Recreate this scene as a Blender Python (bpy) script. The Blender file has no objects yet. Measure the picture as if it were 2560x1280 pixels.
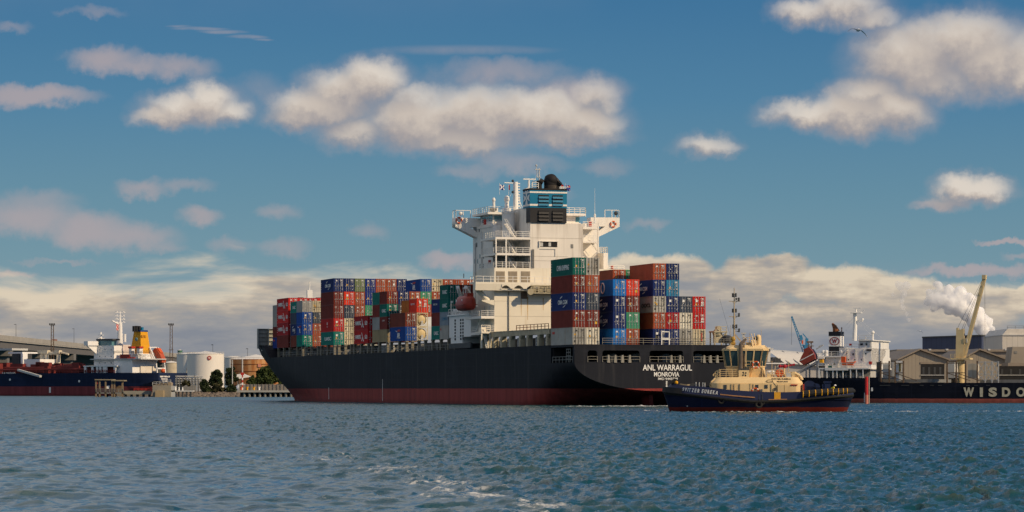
import bpy, bmesh, math, random
import numpy as np
from math import sin, cos, tan, pi, radians, sqrt, atan2, asin
from mathutils import Matrix, Vector
RND = random.Random(11)
scene = bpy.context.scene
COL = scene.collection
# ------------------------------------------------------------------ camera
# pixel units are those of the 2560 x 1280 photograph; horizon row HY, focal length F px, eye height CH m
F, HY, CH = 7500.0, 972.0, 3.0
cam_d = bpy.data.cameras.new("camera"); cam = bpy.data.objects.new("camera", cam_d); COL.objects.link(cam)
cam.location = (0, 0, CH); cam.rotation_euler = (radians(90), 0, 0)
cam_d.sensor_width = 36; cam_d.lens = 36 * F / 2560; cam_d.shift_y = (HY - 640) / 2560
cam_d.clip_start = 1; cam_d.clip_end = 60000
scene.camera = cam
# ------------------------------------------------------------------ exposure and sun
scene.view_settings.view_transform = 'Standard'; scene.view_settings.look = 'None'
scene.view_settings.exposure = 0.0; scene.view_settings.gamma = 1.0; scene.view_settings.use_curve_mapping = False
scene.cycles.use_denoising = True; scene.cycles.denoiser = 'OPENIMAGEDENOISE'; scene.cycles.denoising_input_passes = 'RGB_ALBEDO_NORMAL'; scene.cycles.denoising_prefilter = 'ACCURATE'
scene.cycles.max_bounces = 48; scene.cycles.diffuse_bounces = 3; scene.cycles.glossy_bounces = 3; scene.cycles.transparent_max_bounces = 8; scene.cycles.volume_bounces = 48
scene.cycles.use_light_tree = False; scene.cycles.caustics_reflective = False; scene.cycles.sample_clamp_indirect = 3.0
scene.cycles.volume_step_rate = 1.0
SUN_AZ, SUN_EL = radians(60), radians(31)       # azimuth measured from straight behind the camera towards the right
sun_d = bpy.data.lights.new("sun", 'SUN'); sun = bpy.data.objects.new("sun", sun_d); COL.objects.link(sun)
sun_d.energy = 3.9; sun_d.angle = radians(0.5); sun_d.color = (1.0, 0.765, 0.475)
SUNV = Vector((sin(SUN_AZ) * cos(SUN_EL), -cos(SUN_AZ) * cos(SUN_EL), sin(SUN_EL)))
sun.rotation_euler = SUNV.to_track_quat('Z', 'Y').to_euler()
# ------------------------------------------------------------------ node helper
class NT:
    def __init__(s, tree): s.t = tree; s.n = tree.nodes; s.l = tree.links
    def add(s, typ, **kw):
        n = s.n.new(typ)
        for k, v in kw.items(): setattr(n, k, v)
        return n
    def put(s, sock, v):
        if isinstance(v, bpy.types.NodeSocket): s.l.new(v, sock)
        elif v is not None: sock.default_value = v
    def math(s, op, a, b=None, c=None, clamp=False):
        n = s.add('ShaderNodeMath', operation=op, use_clamp=clamp)
        for i, v in enumerate((a, b, c)): s.put(n.inputs[i], v)
        return n.outputs[0]
    def vmath(s, op, a, b=None, c=None):
        n = s.add('ShaderNodeVectorMath', operation=op)
        for i, v in enumerate((a, b, c)): s.put(n.inputs[i], v)
        return n.outputs['Value' if op in ('DOT_PRODUCT', 'LENGTH') else 'Vector']
    def sep(s, v):
        n = s.add('ShaderNodeSeparateXYZ'); s.put(n.inputs[0], v); return n.outputs
    def comb(s, x, y, z):
        n = s.add('ShaderNodeCombineXYZ')
        for i, v in enumerate((x, y, z)): s.put(n.inputs[i], v)
        return n.outputs[0]
    def noise(s, vec, scale, detail=4, rough=.55, dim='3D', dist=0):
        n = s.add('ShaderNodeTexNoise', noise_dimensions=dim)
        s.put(n.inputs['Vector'], vec); s.put(n.inputs['Scale'], scale); s.put(n.inputs['Detail'], detail)
        s.put(n.inputs['Roughness'], rough); s.put(n.inputs['Distortion'], dist)
        return n.outputs['Fac']
    def ramp(s, fac, stops, interp='LINEAR'):
        n = s.add('ShaderNodeValToRGB'); s.put(n.inputs[0], fac); cr = n.color_ramp; cr.interpolation = interp
        while len(cr.elements) < len(stops): cr.elements.new(0.5)
        for e, (p, c) in zip(cr.elements, stops):
            e.position = p; e.color = (*c, 1) if len(c) == 3 else c
        return n.outputs[0]
    def mix(s, fac, a, b, blend='MIX'):
        n = s.add('ShaderNodeMix', data_type='RGBA', blend_type=blend)
        s.put(n.inputs[0], fac)
        for i, v in ((6, a), (7, b)):
            if isinstance(v, tuple) and len(v) == 3: v = (*v, 1)
            s.put(n.inputs[i], v)
        return n.outputs[2]
    def smooth(s, x, a, b):
        n = s.add('ShaderNodeMapRange', interpolation_type='SMOOTHSTEP')
        s.put(n.inputs[0], x); s.put(n.inputs[1], a); s.put(n.inputs[2], b); return n.outputs[0]

def srgb(r, g, b):
    f = lambda c: c / 12.92 if c <= .04045 else ((c + .055) / 1.055) ** 2.4
    return (f(r / 255), f(g / 255), f(b / 255))
# ------------------------------------------------------------------ sky
# directions become (azimuth, elevation) in hundredths of a radian times .75, i.e. hundreds of photo pixels near the horizon
def ang(px, py):
    x, z = (px - 1280) / F, (HY - py) / F
    return atan2(x, 1) * 75, math.asin(z / sqrt(1 + x * x + z * z)) * 75
CUMULUS = [  # px, py, half width, half height, strength
    (480, 272, 118, 44, 1.0), (520, 250, 62, 46, 1.0), (400, 292, 66, 26, .9), (578, 282, 44, 30, .7),
    (800, 268, 140, 50, 1.0), (860, 232, 112, 60, 1.0), (925, 205, 88, 60, 1.1), (762, 290, 100, 36, .9),
    (1060, 300, 150, 72, 1.0), (1180, 290, 170, 76, 1.0), (1330, 290, 190, 70, 1.1), (1440, 310, 120, 52, 1.0), (1150, 345, 150, 42, .9),
    (1400, 340, 140, 30, .8), (880, 330, 90, 40, .7), (1490, 250, 60, 48, .55), (1040, 250, 80, 40, .6),
    (2040, 285, 110, 36, .9), (2140, 280, 130, 56, 1.0), (2230, 275, 96, 60, 1.0), (2180, 235, 90, 50, .8),
    (2290, 150, 160, 84, .95), (2400, 110, 150, 78, 1.0), (2470, 160, 100, 80, 1.0), (2330, 200, 140, 56, .7), (2540, 150, 60, 76, .8), (2590, 190, 70, 50, .8),
    (2410, 470, 74, 36, 1.0), (2460, 475, 70, 32, .9), (2380, 505, 60, 18, .5),
    (1750, 362, 68, 26, .62), (1790, 372, 50, 18, .5), (2030, 30, 80, 30, .62), (2120, 20, 90, 38, .6), (2190, 50, 60, 28, .45)]
WISP = [
    (260, 145, 100, 36, .75), (340, 165, 90, 28, .7), (440, 170, 110, 34, .6), (60, 235, 200, 30, .9), (-20, 240, 120, 34, .8),
    (350, 470, 70, 24, .6), (460, 465, 80, 20, .35), (500, 542, 64, 26, .7), (690, 530, 60, 22, .4),
    (70, 545, 150, 56, .75), (210, 575, 130, 56, .85), (310, 590, 140, 44, .75), (400, 615, 60, 16, .4), (90, 500, 110, 30, .4),
    (1115, 660, 74, 26, .85), (1160, 650, 40, 22, .6),
    (700, 620, 80, 26, .4), (580, 615, 50, 20, .3), (1290, 410, 130, 30, .45), (1170, 430, 80, 26, .4), (1240, 180, 200, 34, .45), (1420, 225, 150, 40, .4),
    (640, 225, 60, 40, .25), (920, 575, 40, 22, .3), (1620, 560, 50, 18, .4), (1520, 420, 60, 18, .2), (30, 70, 50, 14, .3), (220, 30, 80, 14, .35),
    (1390, 490, 40, 14, .2), (2330, 512, 60, 14, .4), (2520, 605, 90, 9, .9), (2440, 675, 190, 16, .9), (2560, 640, 60, 10, .5), (30, 685, 70, 12, .7), (150, 655, 90, 7, .3)]
STREAK = [(1160, 125, 250, 15, .55), (500, 72, 80, 5.5, .8), (560, 80, 70, 6, .8), (620, 92, 60, 6, .8), (660, 99, 30, 4, .6), (450, 66, 40, 4, .6)]
# cloud tops above the horizon, where the cumulus of the horizon bank show their round heads
BANK = [(1600, 690, 120, 60, .9), (1700, 690, 90, 60, .9), (1900, 700, 130, 66, 1.), (1960, 680, 80, 50, .9), (1800, 740, 160, 70, .9), (2100, 720, 160, 60, .9),
        (2230, 745, 160, 66, .9), (2400, 770, 200, 70, .9), (2560, 750, 130, 50, .9), (1560, 740, 140, 70, .8), (1960, 800, 300, 60, .8)]
def field_group(name, blobs):
    g = bpy.data.node_groups.new(name, 'ShaderNodeTree')
    g.interface.new_socket('Vector', in_out='INPUT', socket_type='NodeSocketVector')
    g.interface.new_socket('Field', in_out='OUTPUT', socket_type='NodeSocketFloat')
    t = NT(g); gi = t.add('NodeGroupInput'); go = t.add('NodeGroupOutput'); cur = None
    for px, py, rx, ry, s in blobs:
        cx, cy = ang(px, py); ix, iy = 100 / rx, 100 / ry
        q = t.vmath('MULTIPLY_ADD', gi.outputs[0], (ix, iy, 0), (-cx * ix, -cy * iy, 0))
        d = t.vmath('DOT_PRODUCT', q, q)
        f = t.math('MULTIPLY_ADD', d, -s, s)
        if cur is None: cur = t.math('MAXIMUM', f, -2.0)
        else:
            cur = t.math('SMOOTH_MAX', cur, f, .25)
    t.put(go.inputs[0], cur)
    return g
world = bpy.data.worlds.new("World"); scene.world = world; world.use_nodes = True
wt = NT(world.node_tree); wt.n.clear()
tc = wt.add('ShaderNodeTexCoord'); D = tc.outputs['Generated']
dx, dy, dz = wt.sep(D)
az = wt.math('MULTIPLY', wt.math('ARCTAN2', dx, dy), 75.0)
el = wt.math('MULTIPLY', wt.math('ARCSINE', dz), 75.0)
P = wt.comb(az, el, 0.0)
SKY_S = 0.10
sky = wt.add('ShaderNodeTexSky', sky_type='NISHITA'); sky.sun_disc = False
sky.sun_elevation = SUN_EL; sky.sun_rotation = pi - SUN_AZ
sky.air_density = 1.0; sky.dust_density = 0.3; sky.ozone_density = 4.5
G = lambda v: tuple(c / SKY_S for c in v)
# clear sky low over the horizon, from the row of the far shore (0) up to the top of the frame and a little beyond (.85)
grad = wt.ramp(wt.math('DIVIDE', el, 12.0), [
    (0.0, srgb(176, 180, 180)), (.10, srgb(146, 160, 166)), (.27, srgb(116, 150, 164)), (.40, srgb(103, 143, 163)), (.60, srgb(82, 130, 162)), (.80, srgb(66, 117, 156)), (1.0, srgb(56, 106, 150))])
side = wt.smooth(az, -14.0, 14.0)
grad = wt.mix(wt.math('MULTIPLY', side, .35), grad, wt.mix(1.0, grad, (.86, .90, .94), 'MULTIPLY'))
grad = wt.vmath('SCALE', grad, None); wt.put(grad.node.inputs['Scale'], 1 / SKY_S)
base = wt.mix(wt.smooth(el, 9.0, 26.0), grad, sky.outputs[0])
# cumulus
n1 = wt.noise(P, .58, 8, .56); n2 = wt.noise(wt.vmath('ADD', P, (31.0, 7.0, 3.0)), 1.6, 5, .6)
# high clouds outside the frame, so that water and paint have a whole sky to mirror
n3 = wt.noise(wt.vmath('MULTIPLY', P, (.045, .075, 1.0)), 1.0, 6, .55)
warp = wt.vmath('MULTIPLY_ADD', wt.comb(wt.math('SUBTRACT', n1, .5), wt.math('SUBTRACT', n2, .5), 0.0), (1.2, .7, 0.0), P)
def cloud(blobs, name, vec_in, amp, bias):
    g = field_group(name, blobs); out = []
    for off in ((0, 0, 0), (.14, .34, 0)):
        gn = wt.add('ShaderNodeGroup'); gn.node_tree = g
        wt.put(gn.inputs[0], wt.vmath('ADD', vec_in, off)); out.append(gn.outputs[0])
    return out
fA, fB = cloud(CUMULUS, 'cumulus_field', warp, 1, 0)
edge = wt.math('MULTIPLY', wt.math('ADD', wt.math('SUBTRACT', n1, .5), wt.math('MULTIPLY', wt.math('SUBTRACT', n2, .5), .5)), .80)
dens = wt.math('ADD', fA, edge)
cov = wt.math('MULTIPLY', wt.smooth(dens, -.50, .98), .92)
lit = wt.math('ADD', wt.math('MULTIPLY', wt.math('SUBTRACT', fA, fB), .62), wt.math('MULTIPLY', wt.math('SUBTRACT', n2, .5), .50))
ccol = wt.ramp(wt.math('ADD', lit, .42), [(0, srgb(144, 143, 151)), (.30, srgb(172, 163, 160)), (.60, srgb(203, 190, 178)), (1, srgb(224, 213, 200))])
ccol = wt.vmath('SCALE', ccol, None); wt.put(ccol.node.inputs['Scale'], 1 / SKY_S)
# wisps
gn = wt.add('ShaderNodeGroup'); gn.node_tree = field_group('wisp_field', WISP); wt.put(gn.inputs[0], warp)
wcov = wt.math('MULTIPLY', wt.smooth(wt.math('ADD', gn.outputs[0], wt.math('MULTIPLY', edge, .9)), -.25, .9), .80)
sg = wt.add('ShaderNodeGroup'); sg.node_tree = field_group('streak_field', STREAK); wt.put(sg.inputs[0], wt.vmath('MULTIPLY_ADD', wt.comb(wt.math('SUBTRACT', n1, .5), wt.math('SUBTRACT', n2, .5), 0.0), (.5, .07, 0.0), P))
wcov = wt.math('MAXIMUM', wcov, wt.math('MULTIPLY', wt.smooth(sg.outputs[0], -.1, 1.0), wt.math('MULTIPLY_ADD', n2, .7, .05)))
wcol = G(srgb(176, 164, 166))
out = wt.mix(wcov, base, wcol)
out = wt.mix(wt.math('MULTIPLY', wt.smooth(dens, -1.25, .3), .30), out, wcol)
out = wt.mix(cov, out, ccol)
# the long bank of stratus and cumulus lying on the horizon
sx = wt.vmath('MULTIPLY', P, (.28, 1.25, 1.0))
b1 = wt.noise(sx, .8, 6, .55, dist=.4); b2 = wt.noise(wt.vmath('ADD', wt.vmath('MULTIPLY', P, (.42, 1.7, 1.0)), (11., 5., 2.)), .8, 6, .6)
left = wt.math('SUBTRACT', 1.0, wt.smooth(az, -2.0, 4.5))
top = wt.math('MULTIPLY_ADD', left, .58, 2.35)
bankh = wt.math('ADD', wt.math('SUBTRACT', top, el), wt.math('MULTIPLY', wt.math('SUBTRACT', b1, .5), 3.4))
bankl = wt.smooth(bankh, -.15, .75)
gn = wt.add('ShaderNodeGroup'); gn.node_tree = field_group('bank_field', BANK); wt.put(gn.inputs[0], warp)
gn2 = wt.add('ShaderNodeGroup'); gn2.node_tree = gn.node_tree; wt.put(gn2.inputs[0], wt.vmath('ADD', warp, (.1, .3, 0)))
bank = wt.math('MAXIMUM', bankl, wt.smooth(wt.math('ADD', gn.outputs[0], wt.math('MULTIPLY', edge, .9)), -.05, .45))
bank = wt.math('MULTIPLY', bank, .93)
bl = wt.math('ADD', wt.math('MULTIPLY', wt.math('SUBTRACT', b2, .5), 2.5), wt.math('MULTIPLY', wt.math('SUBTRACT', el, 1.5), .13))
bl = wt.math('ADD', bl, wt.math('MULTIPLY', left, wt.math('MULTIPLY_ADD', wt.smooth(el, 1.7, 2.5), .50, .04)))
bl = wt.math('ADD', bl, wt.math('MULTIPLY', wt.math('SUBTRACT', gn.outputs[0], gn2.outputs[0]), .42))
bcol = wt.ramp(wt.math('ADD', bl, .40), [(0, srgb(132, 136, 146)), (.34, srgb(151, 150, 152)), (.58, srgb(172, 163, 154)), (.80, srgb(200, 185, 166)), (1, srgb(222, 206, 182))])
bcol = wt.vmath('SCALE', bcol, None); wt.put(bcol.node.inputs['Scale'], 1 / SKY_S)
out = wt.mix(bank, out, bcol)
above = wt.math('MULTIPLY', wt.smooth(el, 8.5, 16.0), wt.smooth(wt.math('ADD', n3, wt.math('MULTIPLY_ADD', left, .24, -.12)), .48, .66))
out = wt.mix(wt.math('MULTIPLY', above, .74), out, G(srgb(214, 207, 198)))
bg = wt.add('ShaderNodeBackground'); wt.put(bg.inputs[0], out); bg.inputs[1].default_value = SKY_S
wo = wt.add('ShaderNodeOutputWorld'); wt.put(wo.inputs[0], bg.outputs[0])
world.cycles.sampling_method = 'MANUAL'; world.cycles.sample_map_resolution = 256
# ------------------------------------------------------------------ materials
MATS = {}
def paint(name, rgb, rough=.55, var=.12, scale=.6, streak=0.0, streak_rgb=(.16, .07, .03), metal=0.0, rnd=0.0, spec=.25, bump=0.0, sscale=(1.2, 1.2, .08), slo=.52, shi=.75):
    """painted or weathered surface: base colour with soft variation, optional vertical rust or dirt runs"""
    if name in MATS: return MATS[name]
    m = bpy.data.materials.new(name); m.use_nodes = True; t = NT(m.node_tree)
    b = t.n['Principled BSDF']; tcn = t.add('ShaderNodeTexCoord'); v = tcn.outputs['Object']
    if rnd:
        oi = t.add('ShaderNodeObjectInfo')
        v = t.vmath('ADD', v, t.comb(t.math('MULTIPLY', oi.outputs['Random'], 91.0), t.math('MULTIPLY', oi.outputs['Random'], 37.0), 0.0))
    nz = t.noise(v, scale, 5, .6)
    lo = tuple(c * (1 - var) for c in rgb); hi = tuple(min(1, c * (1 + var)) for c in rgb)
    col = t.ramp(nz, [(.3, lo), (.7, hi)])
    if rnd:
        k = t.math('MULTIPLY_ADD', oi.outputs['Random'], rnd, 1 - rnd / 2)
        sc = t.vmath('SCALE', col); t.put(sc.node.inputs['Scale'], k); col = sc
    if streak:
        sn = t.noise(t.vmath('MULTIPLY', v, sscale), 1.0, 5, .65)
        fac = t.math('MULTIPLY', t.smooth(sn, slo, shi), streak)
        col = t.mix(fac, col, streak_rgb)
    t.put(b.inputs['Base Color'], col)
    b.inputs['Roughness'].default_value = rough; b.inputs['Metallic'].default_value = metal
    b.inputs['Specular IOR Level'].default_value = spec
    if bump:
        bp = t.add('ShaderNodeBump'); bp.inputs['Strength'].default_value = bump; bp.inputs['Distance'].default_value = .1
        t.put(bp.inputs['Height'], t.noise(v, 3.0, 4)); t.put(b.inputs['Normal'], bp.outputs[0])
    MATS[name] = m
    return m
WHITE = paint('white_paint', (.80, .76, .70), .45, .05, .3, .32, (.46, .34, .22), sscale=(.9, .9, .05))
CREAMY = paint('weathered_white_paint', (.78, .72, .60), .5, .07, .25, .45, (.42, .26, .10), sscale=(.5, .5, .035), slo=.55, shi=.8)
STAINW = paint('sooty_white_paint', (.78, .73, .66), .5, .06, .25, .8, (.30, .24, .19), sscale=(.55, .55, .03), slo=.48, shi=.75)
PLAINW = paint('plain_white', (.80, .79, .76), .4, .03)
MARK = paint('white_lettering', (.78, .77, .74), .5, .05)
BLACK = paint('black_paint', (.012, .013, .016), .5, .2)
BLACKG = paint('soot_black', (.016, .015, .016), .7, .3)
RAILW = paint('white_rail', (.74, .72, .68), .45, .05)
GREY = paint('grey_steel', (.20, .20, .19), .55, .2, 1.5, .3, (.12, .06, .03))
DGREY = paint('dark_grey_steel', (.055, .058, .062), .6, .25, 1.2)
BEIGE = paint('beige_steel', (.42, .37, .26), .6, .2, .8, .5, (.22, .10, .03))
LGREY = paint('light_grey_paint', (.50, .50, .49), .5, .08)
RUST = paint('rust', (.20, .075, .03), .8, .3, 2.0)
RED = paint('red_paint', (.42, .035, .025), .45, .1)
ORANGE = paint('orange_paint', (.62, .11, .03), .45, .1)
DARKIN = paint('dark_interior', (.02, .02, .022), .8, .2)
YELLOW = paint('yellow_paint', (.72, .36, .015), .5, .1)
GLASS = paint('window_glass', (.025, .035, .045), .08, .2, spec=.9)
RUBBER = paint('black_rubber', (.018, .018, .018), .75, .3, 3.0, .25, (.05, .05, .05))
# ------------------------------------------------------------------ mesh builder
class MB:
    def __init__(s): s.v = []; s.f = []; s.m = []
    def add(s, vs, fs, m=0):
        o = len(s.v); s.v += [tuple(p) for p in vs]; s.f += [tuple(o + i for i in f) for f in fs]; s.m += [m] * len(fs); return s
    def box(s, x0, x1, y0, y1, z0, z1, m=0):
        if x0 > x1: x0, x1 = x1, x0
        if y0 > y1: y0, y1 = y1, y0
        if z0 > z1: z0, z1 = z1, z0
        return s.add([(x0, y0, z0), (x1, y0, z0), (x1, y1, z0), (x0, y1, z0), (x0, y0, z1), (x1, y0, z1), (x1, y1, z1), (x0, y1, z1)],
                     [(0, 3, 2, 1), (4, 5, 6, 7), (0, 1, 5, 4), (1, 2, 6, 5), (2, 3, 7, 6), (3, 0, 4, 7)], m)
    def bar(s, p, q, w, h=None, m=0):
        """square bar from p to q"""
        h = h or w; p = Vector(p); q = Vector(q); d = (q - p).normalized()
        up = Vector((0, 0, 1)) if abs(d.z) < .95 else Vector((1, 0, 0))
        a = d.cross(up).normalized() * w / 2; b = a.cross(d).normalized() * h / 2
        vs = [c + i * a + j * b for c in (p, q) for i, j in ((-1, -1), (1, -1), (1, 1), (-1, 1))]
        return s.add(vs, [(0, 1, 2, 3), (7, 6, 5, 4), (0, 4, 5, 1), (1, 5, 6, 2), (2, 6, 7, 3), (3, 7, 4, 0)], m)
    def tube(s, p, q, r, n=8, r2=None, m=0):
        r2 = r if r2 is None else r2; p = Vector(p); q = Vector(q); d = (q - p).normalized()
        up = Vector((0, 0, 1)) if abs(d.z) < .95 else Vector((1, 0, 0))
        a = d.cross(up).normalized(); b = a.cross(d).normalized()
        vs = []
        for c, rr in ((p, r), (q, r2)):
            vs += [c + (a * cos(2 * pi * k / n) + b * sin(2 * pi * k / n)) * rr for k in range(n)]
        fs = [(k, (k + 1) % n, n + (k + 1) % n, n + k) for k in range(n)] + [tuple(range(n - 1, -1, -1)), tuple(range(n, 2 * n))]
        return s.add(vs, fs, m)
    def path(s, pts, r, n=6, m=0):
        for a, b in zip(pts, pts[1:]): s.tube(a, b, r, n, m=m)
        return s
    def prism(s, pts, axis, a, b, m=0, ms=None):
        """polygon pts extruded along axis from a to b; pts are the two other coordinates in xyz order"""
        n = len(pts); f = {'x': lambda p, t: (t, p[0], p[1]), 'y': lambda p, t: (p[0], t, p[1]), 'z': lambda p, t: (p[0], p[1], t)}[axis]
        vs = [f(p, a) for p in pts] + [f(p, b) for p in pts]
        return s.add(vs, [(k, (k + 1) % n, n + (k + 1) % n, n + k) for k in range(n)] + [tuple(range(n - 1, -1, -1)), tuple(range(n, 2 * n))], m)
    def frustum(s, b0, z0, b1, z1, m=0):
        """b0, b1 = (x0, x1, y0, y1) at z0 and z1"""
        vs = [(x, y, z) for (x0, x1, y0, y1), z in ((b0, z0), (b1, z1)) for x, y in ((x0, y0), (x1, y0), (x1, y1), (x0, y1))]
        return s.add(vs, [(0, 3, 2, 1), (4, 5, 6, 7), (0, 1, 5, 4), (1, 2, 6, 5), (2, 3, 7, 6), (3, 0, 4, 7)], m)
    def lathe(s, prof, c, n=16, m=0, axis='z'):
        vs = []; k = len(prof)
        for r, z in prof:
            for j in range(n):
                a = 2 * pi * j / n; p = (r * cos(a), r * sin(a), z)
                if axis == 'x': p = (p[2], p[0], p[1])
                if axis == 'y': p = (p[0], p[2], p[1])
                vs.append((c[0] + p[0], c[1] + p[1], c[2] + p[2]))
        fs = [(i * n + j, i * n + (j + 1) % n, (i + 1) * n + (j + 1) % n, (i + 1) * n + j) for i in range(k - 1) for j in range(n)]
        fs += [tuple(range(n - 1, -1, -1)), tuple((k - 1) * n + j for j in range(n))]
        return s.add(vs, fs, m)
    def ball(s, c, r, n=10, m=0, sq=(1, 1, 1)):
        k = max(4, n // 2 + 1)
        vs = [(c[0], c[1], c[2] - r * sq[2])]
        for i in range(1, k):
            a = -pi / 2 + pi * i / k
            vs += [(c[0] + r * sq[0] * cos(a) * cos(2 * pi * j / n), c[1] + r * sq[1] * cos(a) * sin(2 * pi * j / n), c[2] + r * sq[2] * sin(a)) for j in range(n)]
        vs.append((c[0], c[1], c[2] + r * sq[2])); L = len(vs) - 1
        fs = [(0, 1 + (j + 1) % n, 1 + j) for j in range(n)]
        fs += [(1 + i * n + j, 1 + i * n + (j + 1) % n, 1 + (i + 1) * n + (j + 1) % n, 1 + (i + 1) * n + j) for i in range(k - 2) for j in range(n)]
        fs += [(L, 1 + (k - 2) * n + j, 1 + (k - 2) * n + (j + 1) % n) for j in range(n)]
        return s.add(vs, fs, m)
    def torus(s, c, R_, r, axis='x', n=18, k=7, m=0):
        vs = []
        for i in range(n):
            a = 2 * pi * i / n
            for j in range(k):
                b = 2 * pi * j / k; rr = R_ + r * cos(b); p = (rr * cos(a), rr * sin(a), r * sin(b))
                if axis == 'x': p = (p[2], p[0], p[1])
                if axis == 'y': p = (p[0], p[2], p[1])
                vs.append((c[0] + p[0], c[1] + p[1], c[2] + p[2]))
        fs = [(i * k + j, ((i + 1) % n) * k + j, ((i + 1) % n) * k + (j + 1) % k, i * k + (j + 1) % k) for i in range(n) for j in range(k)]
        return s.add(vs, fs, m)
    def rail(s, pts, h=1.05, rows=3, post=1.5, r=.035, m=0):
        """deck railing along the points: rows of rails and posts"""
        for a, b in zip(pts, pts[1:]):
            a = Vector(a); b = Vector(b); L = (b - a).length; k = max(1, round(L / post))
            for i in range(1, rows + 1):
                o = Vector((0, 0, h * i / rows)); s.bar(a + o, b + o, r * 2, m=m)
            for i in range(k + 1):
                p = a + (b - a) * i / k; s.bar(p, p + Vector((0, 0, h)), r * 2.2, m=m)
        return s
    def stair(s, p, q, w=.8, r=.06, m=0):
        p = Vector(p); q = Vector(q); d = (q - p); side = Vector((d.y, -d.x, 0)).normalized() * w / 2
        for k in (-1, 1):
            s.bar(p + side * k, q + side * k, .12, .2, m=m)
            s.bar(p + side * k + Vector((0, 0, .9)), q + side * k + Vector((0, 0, .9)), .06, m=m)
        n = max(3, int(d.length / .35))
        for i in range(n + 1): c = p + d * i / n; s.bar(c - side, c + side, .2, .05, m=m)
        return s
    def data(s, name, mats, smooth=False):
        me = bpy.data.meshes.new(name); me.from_pydata(s.v, [], s.f)
        for m in (mats if isinstance(mats, (list, tuple)) else [mats]): me.materials.append(m)
        me.polygons.foreach_set('material_index', s.m)
        bm = bmesh.new(); bm.from_mesh(me); bmesh.ops.recalc_face_normals(bm, faces=bm.faces); bm.to_mesh(me); bm.free()
        if smooth:
            me.polygons.foreach_set('use_smooth', [True] * len(me.polygons))
            me.set_sharp_from_angle(angle=radians(smooth if smooth is not True else 40))
        return me
    def build(s, name, mats, parent=None, smooth=False, label=None):
        o = bpy.data.objects.new(name, s.data(name, mats, smooth)); COL.objects.link(o)
        if parent: o.parent = parent
        if label: o['label'] = label
        return o
def tag(o, label, cat, group=None, kind=None):
    o['label'] = label; o['category'] = cat
    if group: o['group'] = group
    if kind: o['kind'] = kind
    return o
def thing(name, label, cat, loc=(0, 0, 0), rz=0.0, group=None):
    o = bpy.data.objects.new(name, None); COL.objects.link(o); o.location = loc; o.rotation_euler = (0, 0, rz); o.empty_display_size = .5
    return tag(o, label, cat, group)
def at(px, py, Y): return Vector(((px - 1280) / F * Y, Y, CH + (HY - py) / F * Y))
class Frame:
    """a ship's own axes: x forward, y to port, z up; solves where a sight line meets a plane of the ship"""
    def __init__(s, ox, oy, fx, fy):
        l = sqrt(fx * fx + fy * fy); s.o = (ox, oy); s.d = (fx / l, fy / l); s.p = (-s.d[1], s.d[0]); s.rz = atan2(fy, fx)
    def world(s, u, y, z=0): return Vector((s.o[0] + u * s.d[0] + y * s.p[0], s.o[1] + u * s.d[1] + y * s.p[1], z))
    def dep(s, u, y): return s.o[1] + u * s.d[1] + y * s.p[1]
    def y(s, px, u):
        k = (px - 1280) / F; return (k * (s.o[1] + u * s.d[1]) - s.o[0] - u * s.d[0]) / (s.p[0] - k * s.p[1])
    def u(s, px, y):
        k = (px - 1280) / F; return (k * (s.o[1] + y * s.p[1]) - s.o[0] - y * s.p[0]) / (s.d[0] - k * s.d[1])
    def z(s, py, u, y): return CH + (HY - py) / F * s.dep(u, y)
def text_mesh(body, size, weight=0.0, ext=.02, shear=0.0, xs=1.0, spacing=1.0):
    cu = bpy.data.curves.new('lettering', 'FONT'); cu.body = body; cu.size = size; cu.extrude = ext; cu.offset = weight
    cu.align_x = 'CENTER'; cu.align_y = 'CENTER'; cu.shear = shear; cu.space_character = spacing; cu.resolution_u = 4
    o = bpy.data.objects.new('lettering', cu); COL.objects.link(o)
    dg = bpy.context.evaluated_depsgraph_get(); me = bpy.data.meshes.new_from_object(o.evaluated_get(dg))
    bpy.data.objects.remove(o); bpy.data.curves.remove(cu)
    if xs != 1.0: me.transform(Matrix.Diagonal((xs, 1, 1, 1)))
    return me
def lettering(body, size, origin, right, up, mat, parent, name='lettering', height=None, width=None, **kw):
    me = text_mesh(body, size, **kw)
    if height or width:
        xs = [v.co.x for v in me.vertices]; ys = [v.co.y for v in me.vertices]
        sx = width / (max(xs) - min(xs)) if width else 1; sy = height / (max(ys) - min(ys)) if height else 1
        if not width: sx = sy
        cx, cy = (max(xs) + min(xs)) / 2, (max(ys) + min(ys)) / 2
        me.transform(Matrix.Diagonal((sx, sy, 1, 1)) @ Matrix.Translation((-cx, -cy, 0)))
    r = Vector(right).normalized(); u_ = Vector(up).normalized(); n = r.cross(u_)
    me.transform(Matrix(((r.x, u_.x, n.x, origin[0]), (r.y, u_.y, n.y, origin[1]), (r.z, u_.z, n.z, origin[2]), (0, 0, 0, 1))))
    me.materials.clear(); me.materials.append(mat)
    o = bpy.data.objects.new(name, me); COL.objects.link(o)
    if parent: o.parent = parent
    return o
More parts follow.
